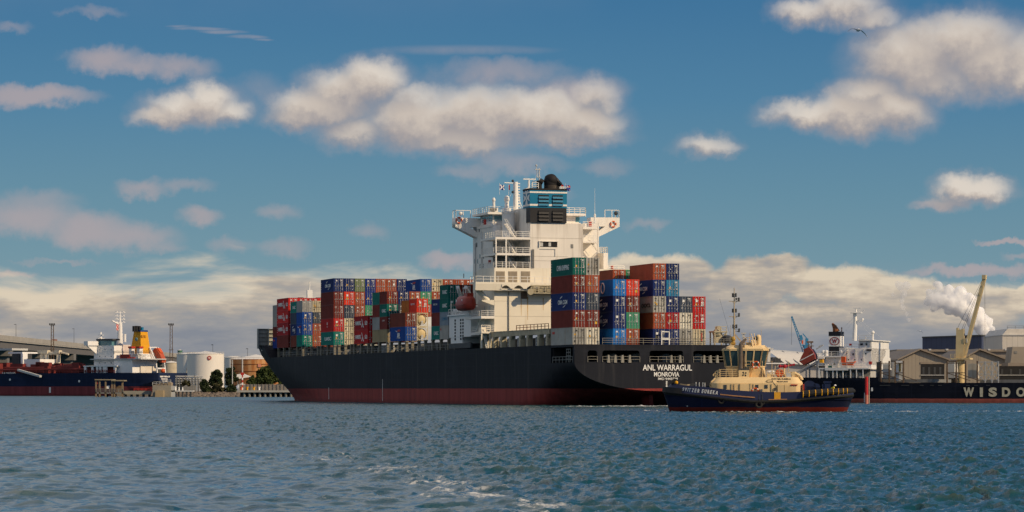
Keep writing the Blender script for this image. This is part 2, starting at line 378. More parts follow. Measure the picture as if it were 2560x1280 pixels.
def flat(outline, holes, thick, mat, parent, name, M):
    """sheet with real openings: outline and holes as closed 2-D loops, placed by matrix M"""
    cu = bpy.data.curves.new(name, 'CURVE'); cu.dimensions = '2D'; cu.fill_mode = 'BOTH'; cu.extrude = thick / 2
    for loop in [outline] + holes:
        sp = cu.splines.new('POLY'); sp.points.add(len(loop) - 1)
        for p, (a, b) in zip(sp.points, loop): p.co = (a, b, 0, 1)
        sp.use_cyclic_u = True
    o = bpy.data.objects.new(name, cu); COL.objects.link(o)
    dg = bpy.context.evaluated_depsgraph_get(); me = bpy.data.meshes.new_from_object(o.evaluated_get(dg))
    bpy.data.objects.remove(o); bpy.data.curves.remove(cu)
    me.transform(M); me.materials.clear(); me.materials.append(mat)
    o = bpy.data.objects.new(name, me); COL.objects.link(o)
    if parent: o.parent = parent
    return o
def rrect(x0, x1, y0, y1, r, n=4):
    pts = []
    for cx, cy, a0 in ((x1 - r, y1 - r, 0), (x0 + r, y1 - r, 90), (x0 + r, y0 + r, 180), (x1 - r, y0 + r, 270)):
        pts += [(cx + r * cos(radians(a0 + 90 * i / n)), cy + r * sin(radians(a0 + 90 * i / n))) for i in range(n + 1)]
    return pts
# ------------------------------------------------------------------ water
def sea_tile(N, L, peak, wind, seed, spread=2):
    """one periodic patch of a wind sea from a directional spectrum"""
    rs = np.random.RandomState(seed); k1 = np.fft.fftfreq(N, L / N) * 2 * pi
    kx, ky = np.meshgrid(k1, k1); k = np.sqrt(kx ** 2 + ky ** 2); k[0, 0] = 1e-6; kp = 2 * pi / peak
    c = (kx * cos(wind) + ky * sin(wind)) / k
    S = k ** -4.0 * np.exp(-1.25 * (kp / k) ** 2) * (0.18 + np.abs(c) ** spread) * np.exp(-(k * .045) ** 2); S[0, 0] = 0
    a = np.sqrt(S) * (rs.normal(size=(N, N)) + 1j * rs.normal(size=(N, N)))
    h = np.real(np.fft.ifft2(a)); sd = h.std()
    cx = np.real(np.fft.ifft2(-1j * a * kx / k)) / sd; cy = np.real(np.fft.ifft2(-1j * a * ky / k)) / sd
    return h / sd, cx, cy, L
def sample(t, x, y):
    N = t.shape[0]; x = x % N; y = y % N; i = np.floor(x).astype(int); j = np.floor(y).astype(int); fx = x - i; fy = y - j; i %= N; j %= N
    i1 = (i + 1) % N; j1 = (j + 1) % N
    return t[j, i] * (1 - fx) * (1 - fy) + t[j, i1] * fx * (1 - fy) + t[j1, i] * (1 - fx) * fy + t[j1, i1] * fx * fy
def build_water():
    ys = [34.0]
    while ys[-1] < 720: ys.append(ys[-1] + .14 + .0014 * (ys[-1] - 34))
    ys = np.array(ys); xs = np.linspace(-1, 1, 840)
    nx, ny = len(xs), len(ys)
    X, Y = np.meshgrid(xs, ys); X = X * (.235 * Y + 20)     # finer near the camera, coarser far out
    Hs = np.zeros_like(X); DX = np.zeros_like(X); DY = np.zeros_like(X)
    # smoother water on the left of an old wake, choppier on the right
    edge = .2 - (Y - 73) * .157
    calm = 1 / (1 + np.exp(-(X - edge) / (.022 * Y + .3)))
    for (N, L, pk, w, sd, amp, rot) in ((512, 40, 2.7, 1.25, 3, .040 - .008 * calm, 0), (512, 22.3, 1.0, 1.0, 8, .019 * (.16 + 1.95 * calm), .5), (512, 150, 9, 1.3, 5, .040, .2)):
        h, cx, cy, L = sea_tile(N, L, pk, w, sd); c, s = cos(rot), sin(rot)
        xr, yr = X * c - Y * s, X * s + Y * c; q = N / L
        Hs += amp * sample(h, xr * q, yr * q); sx, sy = sample(cx, xr * q, yr * q), sample(cy, xr * q, yr * q); DX -= amp * .95 * (sx * c + sy * s); DY -= amp * .95 * (sy * c - sx * s)
    amp = .95 + .15 * calm
    win = np.clip((Y - 34) / 12, 0, 1) * np.clip((720 - Y) / 200, 0, 1) * np.clip((np.abs(X).max(axis=1, keepdims=True) - np.abs(X)) / 3, 0, 1)
    amp = amp * win
    V = np.stack([X + DX * amp, Y + DY * amp, Hs * amp], -1).reshape(-1, 3)
    idx = np.arange(nx * ny).reshape(ny, nx)
    q = np.stack([idx[:-1, :-1], idx[:-1, 1:], idx[1:, 1:], idx[1:, :-1]], -1).reshape(-1, 4)
    # the flat outer sheet, joined edge to edge round the patch
    n0 = len(V); x0a, x0b, x1a, x1b = X[0, 0], X[0, -1], X[-1, 0], X[-1, -1]
    big = 9000.0
    outer = np.array([(x0a, 34, 0), (x0b, 34, 0), (x1b, ys[-1], 0), (x1a, ys[-1], 0), (-big, -400, 0), (big, -400, 0), (big, 26000, 0), (-big, 26000, 0)])
    oq = np.array([(4, 5, 1, 0), (5, 6, 2, 1), (6, 7, 3, 2), (7, 4, 0, 3)]) + n0
    V = np.concatenate([V, outer]); q = np.concatenate([q, oq])
    me = bpy.data.meshes.new('water'); me.vertices.add(len(V)); me.vertices.foreach_set('co', V.ravel().astype(np.float32))
    me.loops.add(q.size); me.loops.foreach_set('vertex_index', q.ravel().astype(np.int32))
    me.polygons.add(len(q)); me.polygons.foreach_set('loop_start', np.arange(0, q.size, 4, dtype=np.int32))
    me.update(calc_edges=True); me.polygons.foreach_set('use_smooth', [True] * len(q))
    m = bpy.data.materials.new('harbour_water'); m.use_nodes = True; t = NT(m.node_tree); b = t.n['Principled BSDF']
    geo = t.add('ShaderNodeNewGeometry'); p = geo.outputs['Position']; x, y, z = t.sep(p)
    big_n = t.noise(t.vmath('MULTIPLY', p, (.03, .012, 1.)), 1.0, 4); 
    col = t.mix(t.smooth(big_n, .35, .65), (.002, .052, .088), (.009, .064, .074))
    # olive mixed into the crest colour, standing in for light through thin water
    col = t.mix(t.math('MULTIPLY', t.smooth(z, .03, .25), .5), col, (.085, .105, .055))
    # foam: the tug's and the ship's churned water, an old wake by the camera, a few whitecaps
    fn = t.noise(t.vmath('MULTIPLY', p, (1.0, .8, 1.0)), 1.1, 8, .74, dist=1.2); fn2 = t.noise(t.vmath('MULTIPLY', p, (.16, .07, 1.0)), 1.0, 4)
    def zone(cx, cy, rx, ry, s):
        d = t.vmath('MULTIPLY_ADD', p, (1 / rx, 1 / ry, 0), (-cx / rx, -cy / ry, 0)); d = t.vmath('MULTIPLY', d, (1, 1, 0))
        return t.math('MULTIPLY_ADD', t.vmath('DOT_PRODUCT', d, d), -s, s)
    zs = None
    for zz in ((23, 517, 11, 10, 1.15), (15, 502, 20, 14, .68), (19.0, 402, 3.2, 5.5, .75), (32, 384.5, 14, 4.0, .85), (20.2, 386, 2.5, 5, .8), (48, 391, 10, 6, .72), (70, 396, 24, 7, .62), (95, 400, 22, 5, .5), (-52.5, 765, 6, 14, .5),
               (.5, 76, 1.6, 8, .60), (-.9, 86, 1.8, 9, .62), (-2.4, 96, 2.1, 10, .58), (-4.6, 109, 2.4, 12, .52), (-8, 130, 3.4, 20, .46), (-3.0, 84, 4.5, 11, .38), (40, 366, 30, 16, .36)):
        v = zone(*zz); zs = v if zs is None else t.math('MAXIMUM', zs, v)
    zs = t.math('MAXIMUM', zs, -.9)
    cap = t.math('MULTIPLY', t.smooth(fn2, .60, .74), .30)
    fsum = t.math('ADD', t.math('ADD', t.math('MULTIPLY', fn, 1.0), t.math('MULTIPLY', t.math('MAXIMUM', zs, 0.0), .42)), t.math('MULTIPLY', t.math('MINIMUM', z, .3), .22))
    foam = t.smooth(t.math('ADD', fsum, t.math('MULTIPLY', cap, .12)), .70, .86)
    col = t.mix(foam, col, (.62, .62, .60))
    t.put(b.inputs['Base Color'], col)
    b.inputs['IOR'].default_value = 1.333; b.inputs['Specular IOR Level'].default_value = .36
    dist = t.math('MAXIMUM', y, 40.0)
    t.put(b.inputs['Roughness'], t.math('MAXIMUM', t.math('MULTIPLY', foam, .7), t.math('MINIMUM', t.math('MULTIPLY_ADD', dist, .00035, .05), .28)))
    # ripples too small for the mesh
    r1 = t.noise(t.vmath('MULTIPLY', p, (1.0, .8, 1.0)), 3.6, 4, .65); r2 = t.noise(t.vmath('MULTIPLY', p, (.55, .22, 1.0)), .55, 5, .6)
    far = t.smooth(y, 250.0, 520.0)
    wk = t.smooth(t.math('MULTIPLY_ADD', y, .157, x), 9.0, 15.0)
    hgt = t.math('ADD', t.math('MULTIPLY', r1, t.math('MULTIPLY_ADD', wk, .062, .012)), t.math('MULTIPLY', t.math('MULTIPLY', r2, far), .9))
    bp = t.add('ShaderNodeBump'); bp.inputs['Strength'].default_value = .8; bp.inputs['Distance'].default_value = 1.0
    t.put(bp.inputs['Height'], hgt); t.put(b.inputs['Normal'], bp.outputs[0])
    me.materials.append(m)
    o = bpy.data.objects.new('water', me); COL.objects.link(o); o['kind'] = 'structure'
    o['label'] = 'choppy blue green harbour water with small whitecaps'
build_water()
# ------------------------------------------------------------------ container ship
TH = radians(17.6)
_c, _s = cos(TH), sin(TH)
SF = Frame(10.92 + 16.1 * _c, 525 + 16.1 * _s, -_s, _c)
def SZ(py, u, y): return SF.z(py, u, y)
def SY(px, u): return SF.y(px, u)
def hull_mat(name, top, low, line, streaks, gloss=.55, lowvar=.25, spec=.06):
    m = bpy.data.materials.new(name); m.use_nodes = True; t = NT(m.node_tree); b = t.n['Principled BSDF']
    tcn = t.add('ShaderNodeTexCoord'); v = tcn.outputs['Object']; x, y, z = t.sep(v)
    nz = t.noise(v, .35, 5, .6); st = t.noise(t.vmath('MULTIPLY', v, (.55, .55, .03)), 1.0, 6, .65)
    pl = t.noise(t.vmath('MULTIPLY', v, (.09, .09, .35)), 1.0, 3, .5)
    up = t.mix(t.math('MULTIPLY', t.smooth(st, .5, .78), streaks), t.mix(nz, tuple(c * .75 for c in top), tuple(c * 1.3 for c in top)), (.13, .125, .12))
    up = t.mix(t.math('MULTIPLY', t.smooth(pl, .55, .6), .32), up, tuple(c * 1.9 for c in top))
    lo = t.mix(t.smooth(st, .3, .8), tuple(c * (1 - lowvar) for c in low), tuple(min(1, c * (1 + lowvar)) for c in low))
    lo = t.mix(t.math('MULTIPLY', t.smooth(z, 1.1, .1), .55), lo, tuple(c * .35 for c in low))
    sx_ = t.math('LESS_THAN', t.math('FRACT', t.math('DIVIDE', x, 9.5)), .016); sz_ = t.math('LESS_THAN', t.math('FRACT', t.math('DIVIDE', z, 2.45)), .035)
    up = t.mix(t.math('MULTIPLY', t.math('MAXIMUM', sx_, sz_), .30), up, tuple(c * 2.6 for c in top))
    rs_ = t.noise(t.vmath('MULTIPLY', v, (1.6, 1.6, .05)), 1.0, 4, .6); up = t.mix(t.math('MULTIPLY', t.smooth(rs_, .66, .8), streaks * 1.6), up, (.11, .045, .02))
    t.put(b.inputs['Base Color'], t.mix(t.math('GREATER_THAN', t.math('MULTIPLY_ADD', t.math('SUBTRACT', st, .5), .35, z), line), lo, up))
    b.inputs['Roughness'].default_value = gloss; b.inputs['Specular IOR Level'].default_value = spec
    bp = t.add('ShaderNodeBump'); bp.inputs['Strength'].default_value = .25; bp.inputs['Distance'].default_value = .25
    t.put(bp.inputs['Height'], t.noise(t.vmath('MULTIPLY', v, (.35, .35, .2)), 1.0, 3)); t.put(b.inputs['Normal'], bp.outputs[0])
    return m
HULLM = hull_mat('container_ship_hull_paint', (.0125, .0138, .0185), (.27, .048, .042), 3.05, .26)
ship = thing('container_ship', 'large black and red container ship with white superstructure, stacked with containers, leaving with tug', 'container ship', SF.world(0, 0), SF.rz)
ZD, BM = 10.8, 16.1                                       # deck height, half breadth
def sm(x): x = max(0., min(1., x)); return x * x * (3 - 2 * x)
def hull_b(u, z, zk):
    if z <= zk + 1e-6: b = 0
    else:
        n = 2 + 7 * sm(u / 55); zs = 7.7
        b = BM if z >= zs else BM * (1 - ((zs - z) / (zs - zk)) ** n) ** (1 / n)
    k = max(0., min(1., (z - 1.0) / 12.0))
    s0 = 172 + 64 * k ** .8; e = stem(z)
    if u > s0:
        w = min(1., (u - s0) / (e - s0)); p = 1.75 + .55 * k; q = 1.15 + .85 * k
        b *= max(0., 1 - w ** p) ** (1 / q)
    return b
def stem(z): return 272.0 + (7.0 * max(0., z / 13.9) ** 1.2 if z > 0 else z * .3)
def top_z(u): return 7.6 if u < 13 else (ZD if u < 229 else ZD + 3.1 * sm((u - 229) / 5))
def build_hull():
    mb = MB(); us = [0, 1.5, 3, 5, 7.5, 10, 12.99, 13.0, 16, 20, 25, 32, 40, 50, 60, 80, 110, 140, 168]; nf = 34; NZ = 16
    rows = []
    for j in range(len(us) + nf):
        row = []
        for i in range(NZ + 1):
            h = (i / NZ) ** 1.5
            if j < len(us): u = us[j]
            else: u = None
            if u is not None:
                zk = 2.6 - 12.1 * sm(u / 44) if u > 0 else 2.6; zt = top_z(u); z = zk + (zt - zk) * h
            else:
                f = (j - len(us) + 1) / nf; uu = 168 + (277 - 168) * f; zt = top_z(uu); zk = -9.5
                z = zk + (zt - zk) * h; u = 168 + (stem(z) - 168) * (1 - (1 - f) ** 1.25)
            row.append((u, hull_b(u, z, zk), z))
        rows.append(row)
    n = NZ + 1
    for sgn in (1, -1):
        vs = [(u, sgn * b, z) for r in rows for u, b, z in r]
        fs = [(j * n + i, (j + 1) * n + i, (j + 1) * n + i + 1, j * n + i + 1) for j in range(len(rows) - 1) for i in range(NZ)]
        mb.add(vs, fs)
    # transom below the openings, decks
    r0 = rows[0]
    mb.add([(0, b, z) for u, b, z in r0] + [(0, -b, z) for u, b, z in reversed(r0)], [tuple(range(2 * n))])
    tops = [r[-1] for r in rows]
    for a, b in zip(tops, tops[1:]):
        mb.add([(a[0], a[1], a[2] - .02), (b[0], b[1], b[2] - .02), (b[0], -b[1], b[2] - .02), (a[0], -a[1], a[2] - .02)], [(0, 1, 2, 3)])
    return mb.build('hull', HULLM, ship, smooth=35)
hull = build_hull()
# upper transom with its mooring openings, deck over it, port recess
def tx(px): return -SY(px, 0)                             # across the transom, to starboard
def hz(py): return SZ(py, 0, 10)
RAILG = paint('dull_rail', (.25, .235, .20), .6, .15)
hol = []
for a, b in ((1469, 1493), (1506, 1599), (1624, 1708), (1733, 1811)): hol.append(rrect(tx(a), tx(b), hz(904.5), hz(876), .45))
MT = Matrix(((0, 0, -1, .15), (-1, 0, 0, 0), (0, 1, 0, 0), (0, 0, 0, 1)))     # sheet x -> starboard, sheet y -> up
flat([(-BM, 7.6), (BM, 7.6), (BM, ZD), (-BM, ZD)], hol, .3, HULLM, ship, 'transom_plate', MT)
mb = MB(); mb.box(.3, 14, -BM, BM, 10.35, ZD - .03); mb.box(.3, .9, BM - .25, BM, 7.6, 10.35); mb.box(.3, 13, -BM, -BM + .25, 7.6, 10.35)
mb.build('aft_deck', HULLM, ship)
mb = MB(); mb.box(12.6, 12.9, -15.8, 15.8, 7.6, 10.35)
for k in range(-3, 4): mb.box(5, 5.5, k * 4.2 - .3, k * 4.2 + .3, 7.6, 10.35)
mb.build('mooring_bulkhead', DARKIN, ship)
for a, b in ((1469, 1493), (1506, 1599), (1624, 1708), (1733, 1811)):
    mb = MB(); mb.rail([(-.12, -tx(a), 7.68), (-.12, -tx(b), 7.68)], 1.0, 2, 1.6, .032); mb.build('mooring_rail', RAILG, ship)
for px in (1521, 1538, 1556, 1574, 1678, 1700, 1760, 1776, 1793):
    mb = MB(); yy = SY(px, 0); mb.prism([(yy - .28, 7.6), (yy + .28, 7.6), (yy + .14, 8.95), (yy - .14, 8.95)], 'x', -.2, .5); mb.build('fairlead_post', RAILG, ship)
for px, u in ((1588, 3.5), (1662, 4), (1742, 3.5), (1700, 5.5), (1530, 4.5)):
    mb = MB(); mb.lathe([(.9, -.9), (.9, -.75), (.45, -.7), (.45, .7), (.9, .75), (.9, .9)], (u, SY(px, u), 8.4), 12, axis='x'); mb.build('mooring_winch', GREY, ship)
mb = MB(); mb.rail([(1.2, BM - .1, 7.62), (12.4, BM - .1, 7.62)], 1.05, 2, 1.9, .04); mb.build('side_opening_rail', GREY, ship)
mb = MB(); mb.rail([(3.0, BM - .3, 7.7), (5.2, BM - .3, 7.7)], 2.3, 4, 1.1, .05); mb.build('boarding_frame', GREY, ship)
# stern rail, tall white gate frame, small stern gantry
mb = MB(); mb.rail([(.35, SY(1508, 0), ZD), (.35, -15.9, ZD)], 1.1, 3, 1.9, .028); mb.build('stern_rail', RAILG, ship)
mb = MB(); ya, yb = SY(1655, 0), SY(1674, 0); zt = SZ(829, 0, 0)
for y in (ya, yb): mb.box(.1, .3, y - .09, y + .09, ZD, zt)
for z in (zt, ZD + .95, ZD + .5 * (zt - ZD)): mb.box(.1, .3, min(ya, yb), max(ya, yb), z - .1, z + .06)
mb.build('gate_frame', RAILW, ship)
mb = MB(); ya, yb = SY(1783, 3), SY(1811, 3); zt = SZ(829, 3, -9)
for y in (ya, yb):
    for u in (2.2, 4.4): mb.box(u - .1, u + .1, y - .1, y + .1, ZD, zt)
mb.box(2, 4.6, min(ya, yb) - .2, max(ya, yb) + .2, zt - .15, zt + .1); mb.rail([(2, ya, zt), (2, yb, zt)], .9, 2, 1, .04)
mb.bar((3, yb, zt - .4), (3, SY(1828, 3), ZD), .35); mb.box(2.6, 4, (ya + yb) / 2 - .7, (ya + yb) / 2 + .7, ZD + .4, ZD + 1.9)
mb.lathe([(.5, -.4), (.5, .4)], (3.2, (ya + yb) / 2, zt + .55), 10, axis='x'); mb.lathe([(.75, 0), (.9, .5), (.5, 1.1)], (3, (ya + yb) / 2 + .3, ZD + 1.7), 10)
mb.build('stern_gantry', BEIGE, ship)
mb = MB(); mb.lathe([(.7, 0), (1., .5), (.9, 1.2), (.3, 1.5)], (2.2, (ya + yb) / 2 - 1.3, ZD + .3), 10); mb.build('winch', DGREY, ship)
# lettering on the transom
def on_transom(txt, px0, px1, py0, py1, wgt):
    c = ((px0 + px1) / 2, (py0 + py1) / 2); y = SY(c[0], 0)
    lettering(txt, 1, (-.03, y, SZ(c[1], 0, y)), (0, -1, 0), (0, 0, 1), MARK, hull, 'name_lettering', height=SZ(py0, 0, y) - SZ(py1, 0, y), width=abs(SY(px0, 0) - SY(px1, 0)), weight=wgt)
on_transom('ANL WARRAGUL', 1607, 1730, 911.5, 926.5, .015)
on_transom('MONROVIA', 1635, 1698, 930, 941.5, .015)
on_transom('IMO 9445588', 1645, 1694, 944, 950, .015)
mb = MB(); y0 = SY(1666.5, 0)
for i in range(6): z = SZ(954 + i * 3.2, 0, y0); mb.box(-.04, 0, y0 - .16, y0 + .16, z, z + .1)
mb.box(-.04, 0, y0 - .04, y0 + .04, SZ(971, 0, y0), SZ(953, 0, y0)); mb.build('draught_mark', MARK, hull)
for u, z0, z1 in ((128.5, 3.0, 5.7), (176, 3.2, 3.9)):
    mb = MB(); mb.box(u - .09, u + .09, BM - .02, BM + .03, z0 - 2.6, z1 - .6); mb.build('draught_mark', MARK, hull)
# rudder head and propeller boss in the wash under the stern
mb = MB(); mb.prism([(4.2, -4), (8.6, -4), (9.0, 1.6), (5.0, 1.9)], 'y', -.35, .35); mb.build('rudder', HULLM, ship)
# ---------------------------------------------------------------- deck fittings along the side
mb = MB(); mb.box(77.5, 246, -12.5, 12.5, ZD, 12.6); mb.build('hatch_coaming', DGREY, ship)
mb = MB(); mb.box(14.5, 50, -12.5, 13.6, ZD, 12.4); mb.build('aft_hatch_coaming', DGREY, ship)
post = MB(); post.box(-.3, .3, -.45, .1, 0, 2.25); post.box(-.55, .55, -.5, .12, 1.95, 2.25)
pd = post.data('deck_post', paint('deck_post_dimmed_beige', (.21, .19, .145), .65, .2, .8, .4, (.12, .06, .03)))  # beige steel darkened in the colour to stand in for weak grazing sun
for u in (228, 222, 216, 208, 203, 199.6, 194, 187.5, 184, 178, 172, 168, 162, 156.5, 153.5, 147.5, 141.5, 138, 132, 125.5, 122.5, 116, 110.5, 106, 101, 96, 90.5, 84.5, 79):
    o = bpy.data.objects.new('deck_post', pd); COL.objects.link(o); o.parent = ship; o.location = (u, BM - .2, ZD)
mb = MB()
for u in np.arange(80, 228, 3.1):
    w = RND.uniform(.3, 1.3); h = RND.uniform(.5, 1.6); mb.box(u, u + w, 13.2, 14.2, ZD, ZD + h)
mb.build('deck_machinery', GREY, ship)
mb = MB(); mb.rail([(78, BM - .15, ZD), (226, BM - .15, ZD)], 1.05, 2, 3.0, .035); mb.build('deck_rail', GREY, ship)
mb = MB()                                                 # row of pipe bends seen under the tan containers
for k in range(9): mb.tube((126 + k * 1.1, 14.4, ZD), (126 + k * 1.1, 14.4, ZD + 1.5), .28, 6)
mb.build('vent_row', LGREY, ship)
# coaming beam and pillars beside the white block
mb = MB(); mb.box(14.6, 57, 14.9, 15.9, 12.85, 13.75); mb.box(14.6, 57, 14.6, 16.0, 13.75, 13.85); mb.build('side_beam', BEIGE, ship)
for u in (16, 21, 27.5, 32, 38, 43.5, 48.5, 53, 56.5):
    mb = MB(); mb.box(u - .45, u + .45, 14.95, 15.95, ZD, 12.85); mb.prism([(u - .9, 12.85), (u - .45, 12.2), (u + .45, 12.2), (u + .9, 12.85)], 'y', 15.1, 15.8); mb.build('side_pillar', BEIGE, ship)
mb = MB(); mb.rail([(15, 15.9, 13.85), (34, 15.9, 13.85)], .9, 2, 2.2, .05); mb.build('beam_rail', RUST, ship)
for u in (18.5, 24, 30, 35, 41, 46): mb = MB(); mb.rail([(u - 1.6, 14.8, ZD + .1), (u + 1.6, 14.8, ZD + .1)], 1.5, 3, .8, .09); mb.build('side_grating', LGREY, ship)
# forecastle: breakwater, foremast
u = 250; ya = SY(641, u) - .2; zb = SZ(868, u, 10) - .4; z1 = SZ(822, u, 10)
mb = MB(); mb.box(u, u + .2, -ya, ya, zb, z1)
for k in range(13): y = ya - .15 - k * (2 * ya - .3) / 12; mb.box(u - .7, u, y - .12, y + .12, zb, z1)
for k in range(5): z = zb + (z1 - zb) * (k + 1) / 5; mb.box(u - .45, u, -ya, ya, z - .1, z)
mb.build('breakwater', paint('breakwater_grey', (.34, .34, .30), .55, .15, .8, .35, (.18, .10, .05)), ship)
mb = MB(); mb.box(u - 4, u - .8, ya - 4.5, ya - .9, zb - .6, zb + .7); mb.tube((u - 1, ya - 5.2, z1 - 3.6), (u - .8, ya - 5.2, z1 - 3.6), 1.0, 12); mb.build('bow_locker', LGREY, ship)
mb = MB(); um = SF.u(774, 0); zt = SZ(704, um, 0); mb.tube((um, 0, 13.5), (um, 0, zt - 4.5), .3, 10, .2); mb.tube((um, 0, zt - 4.5), (um, 0, zt), .15, 6)
mb.bar((um, 3.4, zt - 5.2), (um, -3.4, zt - 5.2), .3); mb.bar((um, 2.8, zt - 5.2), (um, 0, zt - 6.4), .2); mb.bar((um, -2.8, zt - 5.2), (um, 0, zt - 6.4), .2)
mb.box(um - .5, um + .5, -.7, .7, zt - 4.6, zt - 2.2)
mb.build('foremast', PLAINW, ship)
for s_ in (-1, 1):
    mb = MB(); mb.box(um - .3, um + .3, s_ * 2.4 - .7, s_ * 2.4 + .7, zt - 5.0, zt - 4.1); mb.build('mast_light', DGREY, ship)
# ---------------------------------------------------------------- superstructure
U0, U1, U2 = 51.0, 60.5, 74.0                            # aft face of casing, aft face of house, front of house
zA, zL0, zL1, zB, zC, zDk, zBr, zT = 13.85, SZ(722, U0, 14), SZ(706, U0, 14), SZ(669, U0, 14), SZ(632, U0, 14), SZ(592, U0, 14), SZ(557, U0, 8), SZ(517, U0, 8)
yP = SY(1236, U0); yHp = SY(1182.5, U2); yHs = SY(1494, U1); yC = SY(1325.5, U0); yC2 = SY(1457, U0); yF2 = SY(1415, U0)
mb = MB(); mb.box(U0, 62.0, -yP, yP, zA, zB); mb.box(62.0, U2, -yP, yHp, zA, zB - .01); mb.build('lower_house', CREAMY, ship)
mb = MB(); mb.box(U1, U2, yHs, yHp, zB, zBr); mb.box(U1 - 3.5, U2, SY(1520, 57), yHs, zB, SZ(634, U1, -10)); mb.build('upper_house', WHITE, ship)
mb = MB(); mb.box(U0, U1, yC2, yC, zB, zBr); mb.box(U0, U1 + 3, yF2, yC, zBr, zT); mb.build('engine_casing', STAINW, ship)
mb = MB(); mb.lathe([(1.25, zDk), (1.25, zT - .9), (1.35, zT - .85), (1.35, zT - .5)], (U1 - 1.2, SY(1271, U1 - 1.2), 0), 20); mb.build('round_casing', WHITE, ship, smooth=True)
# wheelhouse
yw, ys_ = SY(1222, 66), SY(1452, 64)
mb = MB(); mb.box(64, 73, ys_, yw, zBr, zBr + .9); mb.box(64.3, 72.7, ys_ + .3, yw - .3, zBr + .9, zT - .8); mb.box(63, 73.6, SY(1464, 63), yw + 1.1, zT - .8, zT - .35); mb.build('wheelhouse', WHITE, ship)
BG_ = paint('bridge_glass', (.10, .26, .30), .1, .1, spec=.8)
for k in range(6): uu = 64.5 + k * 1.4; mb = MB(); mb.box(uu, uu + 1.1, yw - .32, yw - .26, zBr + 1.05, zT - 1.0); mb.build('wheelhouse_window', BG_, ship)
mb = MB(); mb.box(64.24, 64.3, SY(1450, 64), SY(1440, 64), zBr + 1.1, zT - 1.0); mb.build('wheelhouse_window', BG_, ship)
mb = MB(); mb.box(64.24, 64.3, yw - 3.2, yw - .6, zBr + 1.05, zT - 1.0); mb.build('wheelhouse_window', BG_, ship)
mb = MB(); zr = zT - .35; mb.rail([(73.5, yw + 1, zr), (63.1, yw + 1, zr), (63.1, yF2 + 4, zr)], 1.05, 3, 1.3, .035); mb.build('roof_rail', RAILW, ship)
mb = MB(); mb.rail([(63.1, yF2 - .2, zr), (63.1, SY(1464, 63), zr), (73, SY(1464, 73), zr)], 1.1, 3, 1.1, .05); mb.build('roof_rail', RAILW, ship)
# bridge wings with the cut-out under each
def wing(tip, root, side):
    # outline in (across, up) in the plane u = 73
    u = 73; yt, yr = SY(tip, u), SY(root, u); s = 1 if yt > yr else -1
    z = lambda py: SZ(py, u, yt)
    def P_(px, py): return (SY(px, u), z(py))
    k = (lambda a: tip + (a - 1132)) if s > 0 else (lambda a: tip - (a - 1132))
    out = [P_(k(1132), 545), P_(k(1204), 546), P_(k(1204), 600), P_(k(1192), 598), P_(k(1132), 568)]
    hole = [P_(k(1168), 568), P_(k(1198), 568), P_(k(1198), 586), P_(k(1190), 584)]
    M = Matrix(((0, 0, 1, 72.3), (1, 0, 0, 0), (0, 1, 0, 0), (0, 0, 0, 1)))
    w = flat(out, [hole], 2.4, WHITE, ship, 'bridge_wing', M)
    mb = MB(); zt = z(545)
    mb.rail([(71.2, yt - s * .1, zt), (71.2, yt - s * 3.1, zt)], z(527) - zt, 1, 1.5, .06); mb.rail([(71.2, yt - s * .1, zt), (73.3, yt - s * .1, zt)], z(527) - zt, 1, 1.5, .06)
    mb.build('wing_rail', RAILW, w)
    mb = MB(); mb.tube((71.6, yt - s * (1.2 if s > 0 else .6), zt), (71.6, yt - s * (1.2 if s > 0 else .6), zt + .6), .07); mb.ball((71.6, yt - s * (1.2 if s > 0 else .6), zt + .85), .42, 10); mb.build('searchlight', DGREY if s < 0 else PLAINW, w)
    return yt, s, z
wp = wing(1132, 1204, 1); wsb = wing(1541, 1470, -1)
mb = MB(); mb.box(U1 + 1, U2, SY(1222, 66), SY(1196, 70), zBr - .3, zBr + .15); mb.box(U1 + 1, U2, SY(1497, U1 + 1), SY(1462, U1 + 1), SZ(566, U1, -9), SZ(558, U1, -9)); mb.build('wing_deck', WHITE, ship)
mb = MB(); mb.rail([(U1 + 1.1, SY(1204, U1 + 1), zBr), (U1 + 1.1, SY(1252, U1 + 1), zBr)], 1.05, 3, 1.2, .04); mb.rail([(U1 + 1, SY(1462, U1 + 1), zBr), (U1 + 1, SY(1496, U1 + 1), zBr)], 1.05, 3, 1.2, .04); mb.build('wing_deck_rail', RAILW, ship)
mb = MB(); mb.box(U1 + .6, U1 + 1.2, SY(1213, U1), SY(1218, U1), zBr + .1, zBr + 1.1); mb.build('red_locker', RED, ship)
mb = MB(); mb.box(U1 + .6, U1 + 1.2, SY(1475, U1), SY(1482, U1), zBr + .1, zBr + 1.1); mb.build('red_locker', RED, ship)
# open stair decks on the port quarter of the house
yD = SY(1239, U0)
for z in (zB, zC, zDk):
    mb = MB(); mb.box(U0, U1, yC, yD, z - .45, z); mb.build('stair_deck', WHITE, ship)
    mb = MB(); mb.rail([(U1 - .3, yD - .05, z), (U0 + .06, yD - .05, z), (U0 + .06, yC + .1, z)], 1.1, 3, 1.25, .04); mb.build('stair_deck_rail', RAILW, ship)
mb = MB()
for y in (yD - .12, SY(1265.5, U0)):
    mb.box(U0, U0 + .28, y - .12, y + .12, zB, zDk - .45)
mb.build('deck_pillar', WHITE, ship)
for a, b in ((zB, zC), (zC, zDk), (zDk, zBr)):
    mb = MB(); mb.stair((U0 + 2.2, yD - 2.6, b - .1), (U0 + 2.4, yD - 4.6, a), .8); mb.build('outside_stair', RAILW, ship)
for z, n in ((zB, 2), (zC, 2), (zDk, 1)):
    for k in range(n): mb = MB(); mb.box(U1 - .06, U1, 9.0 + k * 2.3, 9.9 + k * 2.3, z + .1, z + 2.1); mb.build('house_door', LGREY, ship)
